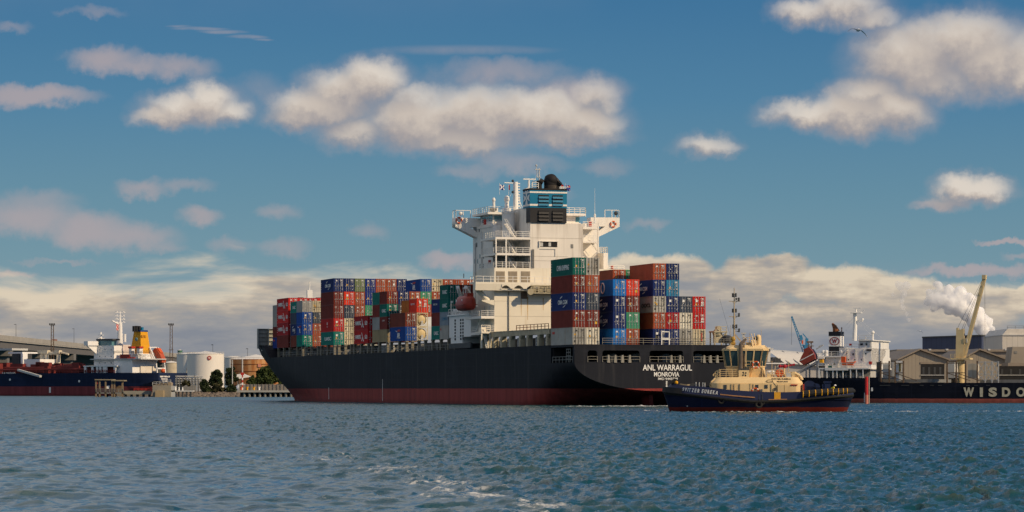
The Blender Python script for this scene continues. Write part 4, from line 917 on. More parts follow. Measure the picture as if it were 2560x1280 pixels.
ORD = ['bottom', 'second up', 'third up', 'fourth up', 'fifth up']
LAB = set()
def emblem(kind, L, H, t):
    """lettering on the port side of a container, kept as a part"""
    y = CWID / 2 + .0; R_ = (-1, 0, 0); U_ = (0, 0, 1)
    def put(txt, x, z, h, w, m=MARK, **kw): lettering(txt, 1, (x, y, z), R_, U_, m, t, 'side_lettering', height=h, width=w, ext=.012, **kw)
    def shape(pts, m=MARK, name='side_emblem'): mb = MB(); mb.prism(pts, 'y', y - .01, y + .015); mb.build(name, m, t)
    if kind == 'HS':
        put('HAMBURG', L * .69, H * .5, H * .30, L * .40, weight=.02); put('SÜD', L * .13, H * .5, H * .33, L * .17, weight=.02)
        c = L * .37
        shape([(c + 1.0, H * .80), (c + .70, H * .80), (c - 1.05, H * .16), (c - .60, H * .16)]); shape([(c + .95, H * .22), (c + .55, H * .16), (c - .02, H * .44), (c + .12, H * .56)])
    elif kind == 'CMA':
        put('CMA CGM', L * .46, H * .48, H * .25, L * .42, weight=.02)
        shape([(L * .46 + 1.6, H * .66), (L * .46 + 1.2, H * .76), (L * .46 + .2, H * .84), (L * .46 + .2, H * .79), (L * .46 + .9, H * .73)]); shape([(L * .46 - 1.6, H * .32), (L * .46 - 1.2, H * .24), (L * .46 - .2, H * .16), (L * .46 - .2, H * .20), (L * .46 - .9, H * .26)])
    elif kind == 'APL':
        put('APL', L * .44, H * .38, H * .40, L * .19, weight=.03)
        shape([(L * .44 + 1.5, H * .70), (L * .44 + .6, H * .82), (L * .44 - 1.2, H * .82), (L * .44 - 1.4, H * .72), (L * .44 - .4, H * .64)], paint('emblem_red', (.32, .03, .05), .6)); shape([(L * .44 + 2.6, H * .76), (L * .44 + 1.2, H * .72), (L * .44 + 1.0, H * .62)])
    elif kind == 'UASC': put('UASC', L * .42, H * .47, H * .28, L * .52, weight=.02)
    elif kind == 'UA40': put('UASC', L * .45, H * .48, H * .28, L * .50, weight=.02)
    elif kind == 'COSCO': put('COSCO', L * .45, H * .5, H * .22, L * .62, FBLUE, weight=.02)
    elif kind == 'CHINA': put('CHINA SHIPPING', L * .45, H * .46, H * .30, L * .55, weight=.02)
    elif kind == 'OC': put('OOCL', L * .30, H * .45, H * .24, L * .40, STK[1], weight=.02)
    elif kind == 'badge': mb = MB(); mb.box(L * .82, L * .93, y - .01, y + .015, H * .66, H * .80); mb.build('side_badge', STK[2], t)
    elif kind == 'dot': put('1', L * .5, H * .62, H * .2, .5); put('TEX', L * .5, H * .38, H * .08, .9)
    elif kind == 'mark': put('CAI', L * .5, H * .70, H * .12, L * .3)
    elif kind == 'small': put('TRITON', L * .55, H * .62, H * .13, L * .5)
    elif kind == 'ring':
        mb = MB(); mb.torus((L * .45, y, H * .5), .9, .12, 'y', 18, 4); mb.build('side_emblem', MARK, t)
    if kind in ('HS', 'CMA', 'CHINA', 'UA40', None) and L > 8:
        mb = MB()
        for i in range(4): mb.box(L - .55, L - .35, y - .01, y + .012, H * (.25 + .15 * i), H * (.31 + .15 * i))
        mb.build('side_stencil', MARK, t)
SAY = dict(HS='white lettered', CMA='white lettered', APL='eagle marked', UASC='white lettered', UA40='white lettered', COSCO='dark lettered', CHINA='white lettered', OC='dark lettered', badge='red badged', dot='small logo', mark='', small='', ring='ring marked')
def container(bay, bayname, u0, k, tier, z, H, col, L=12.19, txt=None, marks='', y=None, door=True):
    rnd = random.Random(hash((bay, k, tier, int(L), int(u0))) % 99991 if False else (ord(bay[0]) * 7919 + ord(bay[-1]) * 104729 + k * 1009 + tier * 131 + int(u0)))
    yc = BM - CWID / 2 - .03 - k * 2.5 if y is None else y
    size = 'long' if L > 8 else 'short'
    lab = ' '.join(f"{CN.get(col, col)} {size} {SAY.get(txt, '') if txt else ''} container, {ORD[tier]}, {ROWW[k]}, {bayname}".split()).replace(' ,', ',')
    if lab in LAB: lab = lab.replace(' container,', ' forward container,' if '20' in bay else ' other container,')
    LAB.add(lab)
    t = thing('shipping_container', lab, 'shipping container', SF.world(u0, yc, z), SF.rz, 'containers stacked on the ship')
    m = CM[col]; slotted('container_body', body_mesh(L, H), m, t)
    for s in (1, -1):
        d = bpy.data.objects.new('container_door', door_mesh(s, H, rnd, col in ('cream', 'white', 'silver', 'tan'), marks)); COL.objects.link(d); d.parent = t
        d.material_slots[0].link = 'OBJECT'; d.material_slots[0].material = m
        for q in (.34, .82):
            w = CWID / 2 - .15; yy = s * w * (1 - q) if s > 0 else -w * q
            r = slotted('lock_rod', rod_mesh(H), RODD if col in DIRTY else RODM, d, (0, yy, 0))
    if txt: emblem(txt, L, H, t)
    return t
def bay(code, name, u0, z0, pitch, cols, L=12.19, gap=.02):
    for k, tiers in cols.items():
        for i, c in enumerate(tiers):
            if c is None: continue
            parts = c.split(':'); col = parts[0]; txt = parts[1] if len(parts) > 1 and parts[1] else None; mk = parts[2] if len(parts) > 2 else ''
            container(code, name, u0, k, i, z0 + i * pitch, pitch - gap, col, L, txt, mk)
def pair(code, name, u0, z0, pitch, k, fwd, aft):
    """two short containers end to end in one forty-foot slot"""
    for i, (f, a) in enumerate(zip(fwd, aft)):
        for c, u, cd in ((f, u0 + 6.13, code + '20'), (a, u0, code)):
            if c is None: continue
            parts = c.split(':')
            container(cd, name + (' forward half' if u > u0 else ' aft half'), u, k, i, z0 + i * pitch, pitch - .02, parts[0], 6.06, parts[1] if len(parts) > 1 and parts[1] else None, parts[2] if len(parts) > 2 else '')
ZC = 13.1
bay('A', 'stack nearest the bow', 232, ZC + .1, 2.72, {1: ['cobalt:badge', 'maroon', 'silver', 'grey'], 2: ['maroon', 'brown', 'grey', 'grey']})
bay('B', 'red bow stack', 216.6, ZC, 3.03, {0: ['maroon', 'crimson:HS', 'red:HS', 'red:HS'], 1: ['brown', 'maroon', 'brown', 'red::squares'], 2: ['brown', 'maroon', 'brown', 'red::squares'], 3: [None, None, None, 'red'], 4: [None, None, None, 'red'], 5: [None, None, None, 'green']})
pair('C', 'stack behind red stack', 202, ZC + .05, 2.74, 0, ['brown', 'navy:CMA', 'slate', 'teal:UASC'], ['teal', 'blue:APL', 'blue', 'grey'])
# those doors: green, blue, blue, cream seen behind the short pair
bay('D', 'stack behind red stack', 202, ZC + .05, 2.74, {1: ['rust', 'rust', 'slate', 'cream::reefer'], 2: ['rust', 'rust', 'slate', 'cream']})
bay('E', 'tall forward stack', 171.6, ZC, 3.06, {
    0: ['teal:UA40', 'red:dot:sun', 'maroon', 'maroon', 'navy:CMA'], 1: ['cream::reefer', 'cream::reefer', 'slate', 'scarlet::sun', 'navy'], 2: ['rust', 'rust', 'rust', 'rust::yellow', 'olive'],
    3: [None, None, 'green', 'cobalt', 'cobalt'], 4: [None, None, None, 'rust', 'rust'], 5: [None, None, None, 'rust', 'rust::big'], 6: [None, None, None, 'navy', 'navy']})
bay('F', 'two high red stack', 141, ZC - .1, 3.06, {0: ['red:HS', 'crimson:HS'], 1: ['maroon', 'maroon']})
pair('G', 'middle block', 125, ZC, 2.72, 0, ['tan', 'grey', 'maroon', 'teal'], ['tan', 'maroon:mark', 'petrol:UASC', 'maroon'])
for t_, c_ in ((2, 'green'), (3, 'rust')): pass
bay('H', 'middle block', 125, ZC, 2.72, {1: ['brown', 'brown', 'slate', 'navy'], 2: ['brown', 'rust', 'rust', 'rust::big'], 3: [None, None, 'rust', 'green', 'blue:APL'], 4: [None, None, None, 'rust', 'cream::reefer'], 5: [None, None, None, 'rust', 'rust::yellow_low'], 6: [None, None, None, 'rust', 'rust::yellow_low'], 7: [None, None, None, None, 'rust']})
bay('I', 'stack by tank containers', 110.3, ZC, 2.98, {0: ['blue:APL', 'brown']})
container('J', 'stack by tank containers, aft half', 110.3, 1, 2, ZC + 2 * 2.98, 2.9, 'scarlet', 6.06, 'small', 'squares')
container('J20', 'stack by tank containers, forward half', 116.45, 1, 2, ZC + 2 * 2.98, 2.75, 'orange', 6.06)
pair('K', 'stack near lifeboat', 78.4, ZC - .1, 2.72, 0, ['teal:UASC', 'maroon', 'navy:small', None], ['silver:badge', 'paleblue:COSCO', 'petrol:UASC', 'petrol:UASC'])
bay('L', 'stack near lifeboat', 78.4, ZC - .1, 2.72, {1: [None, None, 'petrol', 'maroon'], 2: [None, None, 'petrol', 'maroon::big'], 3: [None, None, None, 'maroon']})
ZS = 10.72
bay('M', 'stern stack', 1.0, ZS, 3.07, {0: ['silver:badge:reefer', 'maroon', 'navy:CMA:yellow', 'maroon', 'petrol:CHINA:yellow'], 1: ['white', 'maroon::yellow_low', 'slate', 'rust::yellow', 'silver::reefer']})
bay('N', 'stern stack', 1.0, ZS, 2.90, {3: ['azure', 'navy:CMA', 'navy:CMA', 'azure:ring'], 4: ['rust::yellow', 'green', 'maroon', 'scarlet::yellow_low']})
bay('O', 'stern stack', 1.0, ZS, 2.90, {6: ['navy::yellow', 'rust', 'silver:OC:reefer', 'navy:CMA', 'rust'], 7: ['navy', 'crimson::sun', 'navy', 'sky', 'navy'], 8: ['silver', 'white', 'slate'], 9: ['cream::reddoor', 'red::squares', 'red::squares']})
bay('P', 'second stern stack', 15.2, ZS, 2.78, {5: ['brown', 'navy', 'brown', 'navy', 'rust'], 6: ['green', 'brown', 'navy', 'brown', 'green'], 7: [None, None, None, None, 'rust']})
# tank containers: cream tank in a beige frame, end towards the camera
TANKC = paint('tank_cream', (.66, .52, .28), .5, .12, 1.2, .5, (.35, .20, .06)); TANKF = paint('tank_frame', (.62, .55, .38), .5, .1)
for i in range(2):
    H = 2.92; t = thing('tank_container', ['cream tank container in a pale frame, bottom tier beside blue container', 'cream tank container in a pale frame, under the bright red container'][i], 'tank container', SF.world(110.3, BM - CWID / 2 - .03 - 2.5, ZC + i * 2.98), SF.rz, 'tank containers')
    mb = MB(); mb.lathe([(.05, .25), (.55, .30), (.95, .42), (1.12, .65), (1.12, 5.5), (.9, 5.8), (.05, 5.9)], (0, 0, H * .5), 22, axis='x'); mb.build('tank', TANKC, t, smooth=40)
    mb = MB(); w = CWID / 2
    for x in (0, 5.95):
        for y in (-w, w - .14): mb.box(x, x + .14, y, y + .14, 0, H)
        for z in (.0, H - .14): mb.box(x + .01, x + .13, -w + .14, w - .14, z, z + .14)
        for sy in (-1, 1):
            for (za, zb_) in ((.1, .75), (H - .1, H - .75)): mb.bar((x + .07, sy * (w - .1), zb_), (x + .07, sy * (w - .75), za), .1)
    for y in (-w, w - .12):
        for z in (.0, H - .12): mb.box(.14, 5.95, y, y + .12, z, z + .12)
    mb.build('frame', TANKF, t)
    mb = MB(); mb.lathe([(.25, -.05), (.25, .12)], (.18, 0, H * .35), 10, axis='x'); mb.box(.12, .3, -.3, .3, .3, .75); mb.build('valve', LGREY, t)
# ------------------------------------------------------------------ tug
g = radians(2.0); _o = at(2119, 1000, 391.0)
TF = Frame(_o.x, _o.y, -cos(g), sin(g))
tug = thing('tugboat', 'dark blue tug with cream wheelhouse and tall mast beside the big ship\'s stern', 'tugboat', TF.world(0, 0), TF.rz)
def TU(px, y=4.5): return TF.u(px, y)
def TZ(py, px=1895, y=4.5): return TF.z(py, TF.u(px, y), y)
def lerp_tab(tab, x):
    for (a, va), (b, vb) in zip(tab, tab[1:]):
        if x <= b: return va + (vb - va) * max(0, (x - a)) / (b - a)
    return tab[-1][1]
def ztab(pts): return [(u, z) for u, z in sorted((TF.u(px, 4.0), TF.z(py, TF.u(px, 4.0), 4.0)) for px, py in pts)]
T_TOP = ztab([(1677, 957), (1706, 963), (1771, 968), (1831, 975.5), (1913, 980), (1968, 980.5), (2004, 979), (2066, 974), (2134, 972)])
T_KN = ztab([(1650, 980), (1722, 987), (1793, 995), (1886, 1004), (1968, 1002), (2050, 995), (2134, 989)])
TB = 4.9
def tplan(s):
    b = 1.0
    if s > .52: b = max(0, 1 - ((s - .52) / .48) ** 2.5) ** .62
    if s < .2: b = min(b, max(0, 1 - ((.2 - s) / .2) ** 2.6) ** .5)
    return b * TB
u_st, u_bw = TF.u(2134, 0), TF.u(1658, 0)
def tlevel(kind):
    """one waterline ring: list of (u, half breadth, z)"""
    out = []; n = 44
    for i in range(n + 1):
        f = i / n; s = .5 - .5 * cos(pi * f)
        if kind == 'keel': a, b, k, dz = TF.u(2112, 0), TF.u(1677, 0), .80, None
        if kind == 'wl': a, b, k = TF.u(2118, 0), TF.u(1673, 0), .88
        if kind == 'kn_low': a, b, k = TF.u(2131, 0), TF.u(1660, 0), .97
        if kind == 'kn': a, b, k = u_st, u_bw, 1.0
        if kind == 'top': a, b, k = u_st + .1, TF.u(1678, 0), .97
        u = a + (b - a) * s; h = tplan(s) * k
        kn, tp = lerp_tab(T_KN, u), lerp_tab(T_TOP, u)
        z = {'keel': -1.2, 'wl': .15, 'kn_low': kn - .28, 'kn': kn, 'top': tp}[kind]
        out.append((u, h, z))
    return out
def loft(levels, mb, cap=False):
    n = len(levels[0])
    for sg in (1, -1):
        vs = [(u, sg * h, z) for L in levels for u, h, z in L]
        mb.add(vs, [(k * n + i, k * n + i + 1, (k + 1) * n + i + 1, (k + 1) * n + i) for k in range(len(levels) - 1) for i in range(n - 1)])
    if cap:
        L = levels[-1]
        for a, b in zip(L, L[1:]): mb.add([(a[0], a[1], a[2]), (b[0], b[1], b[2]), (b[0], -b[1], b[2]), (a[0], -a[1], a[2])], [(0, 1, 2, 3)])
    return mb
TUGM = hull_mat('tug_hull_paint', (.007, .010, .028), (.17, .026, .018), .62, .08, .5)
NAVY = paint('tug_navy', (.016, .022, .062), .5, .12, .8, .12, (.05, .05, .06))
TUGC = paint('tug_cream', (.76, .555, .29), .5, .08, .5, .42, (.42, .26, .10), sscale=(.8, .8, .12))
mb = MB(); loft([tlevel('keel'), tlevel('wl'), tlevel('kn_low')], mb); mb.build('hull', TUGM, tug, smooth=40)
mb = MB(); loft([tlevel('kn_low'), [(u, h + .22, z - .05) for u, h, z in tlevel('kn')], [(u, h + .22, z + .12) for u, h, z in tlevel('kn')], [(u, h, z + .15) for u, h, z in tlevel('kn')]], mb); mb.build('rubbing_band', RUBBER, tug, smooth=40)
kt = [(u, h - .02, z + .1) for u, h, z in tlevel('kn')]; tp = tlevel('top')
mb = MB(); loft([kt, tp], mb); loft([tp, [(u, max(0, h - .22), z) for u, h, z in tp], [(u, max(0, h - .25), z - .9) for u, h, z in tp]], mb); bul = mb.build('bulwark', NAVY, tug, smooth=40)
zdk = 1.55
mb = MB(); loft([[(u, max(0, h - .1), zdk + max(0, (u - 14)) * .05) for u, h, z in kt]], mb, True); mb.build('deck', paint('deck_green_grey', (.06, .08, .08), .7), tug)
# thick rubber fender round the stern with yellow bands
def stern_ring(off, zf): return [(u - (.0 if h > 1 else off * .6), h + off, zf(u, z)) for u, h, z in tp if u < TF.u(2003, 4.5)]
lo_ = lambda u, z: lerp_tab(T_KN, u) + .30; hi_ = lambda u, z: lerp_tab(T_TOP, u) + .02
mid = lambda u, z: (lo_(u, z) + hi_(u, z)) / 2
mb = MB(); loft([stern_ring(.02, lo_), stern_ring(.40, lambda u, z: lo_(u, z) + .12), stern_ring(.50, mid), stern_ring(.40, lambda u, z: hi_(u, z) - .1), stern_ring(-.3, lambda u, z: hi_(u, z) + .12)], mb); sf = mb.build('stern_fender', RUBBER, tug, smooth=40)
def side_pt(px, off=0.0):
    """point on the tug's side at the bulwark top seen at column px: (u, half breadth)"""
    y = 4.0
    for _ in range(12):
        u = TF.u(px, y); s = (u - tp[0][0]) / (tp[-1][0] - tp[0][0]); y = tplan(max(0, min(1, s))) * .97 + off
    return u, y
for px in (2008, 2023, 2039, 2055, 2069.5, 2083.5, 2096.5, 2108.5, 2118.5):
    u, y = side_pt(px, .5); mb = MB(); pts = [(lo_(u, 0), .36), (lo_(u, 0) + .12, .45), (mid(u, 0), .53), (hi_(u, 0) - .1, .45), (hi_(u, 0) + .05, .2)]
    y0 = y - .5
    mb.path([(u, y0 + o - .045, z) for z, o in pts], .06, 5); mb.build('fender_band', YELLOW, tug)
# bow fender, tow post lamp
mb = MB(); u0_, z0_ = TF.u(1685, 0), TZ(946, 1685, 0); mb.prism([(u0_ - .5, z0_ - .75), (u0_ + .4, z0_ - .75), (u0_ + .3, z0_ - .2), (u0_ - .1, z0_), (u0_ - .4, z0_ - .15)], 'y', -.9, .9); mb.build('bow_roller', RUBBER, tug)
mb = MB(); mb.ball((TF.u(1691, 1.2), 1.2, TZ(956.5, 1691, 1)), .24, 10); mb.build('bow_lamp', YELLOW, tug)
mb = MB(); loft([[(u, h + .0, z + .12) for u, h, z in tlevel('kn') if u > TF.u(1712, 2)], [(u + .16, h + .32, z + .05) for u, h, z in tlevel('kn') if u > TF.u(1712, 2)], [(u + .05, h + .05, z + .75) for u, h, z in tlevel('kn') if u > TF.u(1712, 2)]], mb); mb.build('bow_fender', RUBBER, tug, smooth=40)
for px in (1748, 1757, 1740, 1762): u, y = side_pt(px, -.4); mb = MB(); z = lerp_tab(T_TOP, u); mb.tube((u, y, z - .3), (u, y, z + .55), .07, 6); mb.build('bulwark_post', LGREY, tug)
# fittings on the side
def bulwark_strip(px0, px1, f0, f1, mat, name, th=.05, n=8):
    mb = MB(); pts = []
    for i in range(n + 1):
        px = px0 + (px1 - px0) * i / n; u, y = side_pt(px); k, t_ = lerp_tab(T_KN, u) + .1, lerp_tab(T_TOP, u)
        yy = lambda f: y / .97 * (1.0 - .03 * f)
        pts.append([(u, yy(f) + th, k + (t_ - k) * f) for f in (f0, f1)])
    for a, b in zip(pts, pts[1:]): mb.add([a[0], b[0], b[1], a[1], (a[0][0], a[0][1] - th, a[0][2]), (b[0][0], b[0][1] - th, b[0][2]), (b[1][0], b[1][1] - th, b[1][2]), (a[1][0], a[1][1] - th, a[1][2])], [(0, 1, 2, 3), (0, 4, 5, 1), (3, 2, 6, 7)])
    return mb.build(name, mat, tug)
COPPER = paint('fender_timber', (.34, .17, .08), .6, .2, 2.)
bulwark_strip(1800, 1887, .30, .42, COPPER, 'timber_rail', .12); bulwark_strip(1921, 1967, .06, .16, COPPER, 'timber_rail', .12)
bulwark_strip(1935.5, 1951.5, .02, .99, paint('hatched_yellow', (.55, .27, .02), .6, .25, 9.0), 'boarding_panel', .04, 3)
def side_y(u, f):
    yk = tplan(max(0, min(1, (u - u_st) / (u_bw - u_st)))); yt = tplan(max(0, min(1, (u - tp[0][0]) / (tp[-1][0] - tp[0][0])))) * .97
    return yk + (yt - yk) * f
TIREM = RUBBER
for px, py, r in ((1803, 1002, .42), (1897, 1011, .5), (1905, 1006, .35)):
    u, y = side_pt(px); t_ = thing('tyre_fender', {1803: 'black tyre hung on the tug\'s side under its white name', 1897: 'lower black tyre amidships on the tug\'s side', 1905: 'small black tyre just right of the lower one amidships'}[px], 'tyre', TF.world(u, y + .18, TZ(py, px)), TF.rz, 'tyre fenders on the tug')
    mb = MB(); mb.torus((0, 0, 0), r * .72, r * .3, 'y', 18, 8); mb.build('tyre', TIREM, t_, smooth=True); mb = MB(); mb.tube((0, 0, r), (0, -.1, r + .7), .03, 5); mb.build('chain', DGREY, t_)
# name along the bulwark, letter by letter on the curve
def tug_name(txt, px0, px1, f, hgt):
    n = len(txt)
    wd = {'I': .45, ' ': .55, 'M': 1.2, 'W': 1.3}; tot = sum(wd.get(c, 1) for c in txt); acc = 0
    for ch in txt:
        w = wd.get(ch, 1); px = px0 + (px1 - px0) * (acc + w / 2) / tot; acc += w
        if ch == ' ': continue
        ua = TF.u(px - 2, 4.0); ub = TF.u(px + 2, 4.0); u = TF.u(px, 4.0); ya, yb, yy = side_y(ua, f), side_y(ub, f), side_y(u, f)
        k, t_ = lerp_tab(T_KN, u) + .1, lerp_tab(T_TOP, u); ka, ta = lerp_tab(T_KN, ua) + .1, lerp_tab(T_TOP, ua); kb, tb = lerp_tab(T_KN, ub) + .1, lerp_tab(T_TOP, ub)
        right = Vector((ub - ua, yb - ya, (kb + (tb - kb) * f) - (ka + (ta - ka) * f)))
        up = Vector((.0, -.02, 1)); up = (up - right.normalized() * up.dot(right.normalized()) * .6)
        n_ = right.cross(up).normalized(); p = Vector((u, yy, k + (t_ - k) * f)) + n_ * .10
        upo = up - right.normalized() * up.dot(right.normalized())
        lettering(ch, 1, p, right, upo, MARK, bul, 'name_letter', height=hgt, width=w * (px1 - px0) / tot / F * 386 * .80, weight=.035, shear=.18, ext=.015)
tug_name('SVITZER EUREKA', 1706, 1795, .50, .50)
for px, a in ((1723, -1), (1835, 1), (2053, -1), (1904, 1)):
    u = TF.u(px, 4.2); s = (u - TF.u(2118, 0)) / (TF.u(1673, 0) - TF.u(2118, 0)); y = tplan(s) * .905; mb = MB(); mb.box(u - .3, u + .3, y, y + .03, .72, .80); mb.box(u + a * .3 - .04, u + a * .3 + .04, y, y + .03, .72, 1.1); mb.build('hull_mark', MARK, tug)
# lower house
z_w, z_s, z_d = TZ(958, 1895, 3.4), TZ(926, 1895, 2.5), zdk
def ring(x0, x1, hw, r, z, n=5): return [(a, b, z) for a, b in rrect(x0, x1, -hw, hw, r, n)]
ua, ub = TF.u(2008, 3.4), TF.u(1778, 3.4)
um_ = TF.u(1916, 3.0); z_f = TZ(943, 1830, 2.9)
def shell(rs): n = len(rs[0]); mb.add([p for r in rs for p in r], [(k * n + i, k * n + (i + 1) % n, (k + 1) * n + (i + 1) % n, (k + 1) * n + i) for k in range(len(rs) - 1) for i in range(n)] + [tuple((len(rs) - 1) * n + i for i in range(n))])
mb = MB(); shell([ring(ua, ub, 3.5, 1.2, z_d), ring(ua, ub, 3.5, 1.2, z_w), ring(ua + .35, ub - .6, 3.05, 1.1, z_f)]); z_s = z_f; house = mb.build('lower_house', TUGC, tug, smooth=30)
def on_house(mat, name, px0, px1, py0, py1, y=3.5, t=.05, parent=None):
    a, b = TF.u(px1, y), TF.u(px0, y); mb = MB(); mb.box(a, b, y - .02, y + t, TZ(py1, px0, y), TZ(py0, px0, y)); return mb.build(name, mat, parent or house)
for a, b, c, d in ((1809, 1817, 962, 972), (1888.5, 1896, 962, 971), (1911.5, 1919, 962, 971)): on_house(GLASS, 'house_window', a, b, c, d)
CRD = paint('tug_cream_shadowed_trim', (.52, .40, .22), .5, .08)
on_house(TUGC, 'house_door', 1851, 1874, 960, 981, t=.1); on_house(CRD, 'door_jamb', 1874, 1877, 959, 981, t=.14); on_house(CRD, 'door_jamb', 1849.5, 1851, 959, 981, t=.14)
on_house(TUGC, 'house_door', 1945, 1960, 962, 981, t=.08); on_house(TUGC, 'house_door', 1962, 1990, 963, 981, t=.05)
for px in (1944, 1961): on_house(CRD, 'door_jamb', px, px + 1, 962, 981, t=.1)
on_house(RED, 'fire_hose_locker', 1977, 1994, 961, 963.5, t=.15); on_house(paint('cooler_box', (.1, .11, .13), .6), 'deck_pump', 1900, 1906, 973, 979, t=.4)
on_house(DGREY, 'cleat', 1936, 1940, 969, 976, t=.2)
mb = MB(); a = ua; mb.box(a - .15, a + .02, 2.6, 3.3, TZ(978), TZ(960)); mb.build('red_hose_box', RED, tug)
# panel seams on the sloping shoulder plus its lettering
sl = lambda f: (3.5 + (3.05 - 3.5) * f, z_w + (z_f - z_w) * f)
def on_slope(txt, px, f, h, w):
    y, z = sl(f); up = Vector((0, 3.05 - 3.5, z_f - z_w)).normalized(); nrm = Vector((-1, 0, 0)).cross(up)
    p = Vector((TF.u(px, y), y, z)) + nrm * .02; lettering(txt, 1, p, (-1, 0, 0), up, STK[1], house, 'name_lettering', height=h, width=w, ext=.01, weight=.01)
on_slope('SVITZER EUREKA', 1953, .68, .26, 2.5); on_slope('MELBOURNE', 1956, .24, .18, 1.4)
t_ = thing('rope_coil', 'black hose ring lying against the tug\'s sloping cream house side', 'hose', TF.world(TF.u(1924, 3.3), sl(.35)[0] + .12, sl(.35)[1]), TF.rz)
mb = MB(); mb.torus((0, 0, 0), .36, .045, 'y', 18, 5); mb.v = [(x * 1.05, y, z * .55) for x, y, z in mb.v]; mb.build('hose_ring', RUBBER, t_); mb = MB(); mb.path([(-.35, .02, -.05), (-.9, .1, -.7), (-1.0, .3, -1.1)], .02, 4); mb.build('hose_tail', RUBBER, t_)
# aft arm curving down off the house roof
mb = MB(); pts = [(TF.u(1966, 2), z_s + .25), (TF.u(1985, 2), TZ(932)), (TF.u(1999, 2), TZ(940)), (TF.u(2005, 2), TZ(950))]
mb.path([(u, 2.6, z) for u, z in pts], .2, 8); mb.path([(u, -2.6, z) for u, z in pts], .2, 8); mb.build('tow_arch', TUGC, tug, smooth=True)
# upper deck gear
mb = MB(); mb.rail([(TF.u(1800, 2.9), 2.8, z_f), (TF.u(1846, 2.9), 2.8, z_f)], 1.0, 4, .8, .025); mb.rail([(TF.u(1788, 2.4), 2.2, z_f - .3), (TF.u(1800, 2.9), 2.8, z_f)], 1.0, 3, .5, .04); mb.build('roof_rail', TUGC, tug)
mb = MB(); mb.rail([(TF.u(1914, 2.9), 2.7, z_s), (TF.u(1966, 2.9), 2.7, z_s)], .95, 3, .9, .025); mb.build('roof_rail', TUGC, tug)
mb = MB(); mb.path([(TF.u(1783, 2.4), 2.5, TZ(940)), (TF.u(1783, 2.4), 2.5, TZ(936)), (TF.u(1786, 2.4), 2.5, TZ(934))], .05, 5); mb.path([(TF.u(1775, 2.2), 2.2, TZ(966)), (TF.u(1778, 2.4), 2.6, TZ(955)), (TF.u(1789, 2.5), 2.5, TZ(945)), (TF.u(1796, 2.6), 2.6, TZ(928))], .10, 6); mb.build('bow_ladder', TUGC, tug)
# stack casing with the emblem, its louvres and the exhaust pipe
STACKM = paint('bronze_exhaust', (.20, .15, .11), .35, .25, 1.0, metal=.5)
a, b = TF.u(1873, 2.9), TF.u(1847, 2.9)
mb = MB(); mb.box(a, b, 1.6, 2.95, TZ(957), TZ(924)); cas = mb.build('stack_casing', TUGC, tug)
mb = MB(); mb.box(a - .03, b + .03, 1.57, 2.99, TZ(924.5), TZ(921)); mb.build('casing_cap', DGREY, cas)
cu_, cz_ = TF.u(1861, 2.95), TZ(935); mb = MB()
for k in range(4):
    an = pi / 4 + k * pi / 2; mb.prism([(cu_ + r * cos(an + t), cz_ + r * sin(an + t)) for r, t in ((.06, 0), (.22, .55), (.34, .42), (.36, .1), (.30, -.25), (.16, -.4))], 'y', 2.94, 2.97)
mb.build('casing_emblem', STK[1], cas)
for p0, p1, yy in ((1853, 1870, 2.96), (1829, 1845, 2.96)): on_house(DARKIN, 'house_louvre', p0, p1, 945, 954, y=3.08 if p0 == 1853 else 3.02, t=.04, parent=tug)
mb = MB(); x = TF.u(1852, 2.4); mb.tube((x, 2.4, TZ(923)), (x, 2.4, TZ(858)), .30, 14, .27); mb.tube((x, 2.4, TZ(860)), (TF.u(1865, 2.4), 2.4, TZ(846)), .28, 12, .14); mb.build('exhaust_pipe', STACKM, tug, smooth=50)
mb = MB(); x = TF.u(1860, 2.2); mb.tube((x, 2.2, TZ(923)), (x, 2.2, TZ(862)), .09, 8); mb.build('side_pipe', STACKM, tug)
# wheelhouse: eight-sided, leaning outwards, real glass panes in a cream frame
def octo(x0, x1, hw, c, z): return [(x0 + c, -hw, z), (x1 - c, -hw, z), (x1, -hw + c, z), (x1, hw - c, z), (x1 - c, hw, z), (x0 + c, hw, z), (x0, hw - c, z), (x0, -hw + c, z)]
zb_, zw_, zt_ = TZ(945), TZ(916), TZ(874)
ax0, ax1 = TF.u(1912, 1.5), TF.u(1815, 1.5); bx0, bx1 = TF.u(1921, 1.5), TF.u(1808, 1.5)
o0 = octo(TF.u(1913, 1.4), TF.u(1826, 1.4), 1.7, .5, zb_); o1 = octo(ax0, ax1, 2.0, .7, zw_); o2 = octo(bx0, bx1, 2.35, .8, zt_); o3 = octo(bx0 - .1, bx1 + .1, 2.5, .85, zt_ + .12); o4 = octo(bx0 + .5, bx1 - .9, 1.8, .6, TZ(862)); 
def skin(rings, mb, cap=True):
    n = len(rings[0]); mb.add([p for r in rings for p in r], [(k * n + i, k * n + (i + 1) % n, (k + 1) * n + (i + 1) % n, (k + 1) * n + i) for k in range(len(rings) - 1) for i in range(n)] + ([tuple((len(rings) - 1) * n + i for i in range(n)), tuple(range(n))] if cap else [])); return mb
wh = skin([o0, o1], MB()).build('wheelhouse_base', TUGC, tug); skin([o2, o3, o4], MB()).build('wheelhouse_roof', TUGC, tug)
wg = paint('wheelhouse_glass', (.03, .055, .06), .06, .3, .6, spec=.9)
ins = lambda r, k: [((p[0] - cxm) * k + cxm, p[1] * k, p[2]) for p in r]; cxm = (bx0 + bx1) / 2
skin([ins(o1, .96), ins(o2, .965)], MB()).build('wheelhouse_interior', DARKIN, tug)
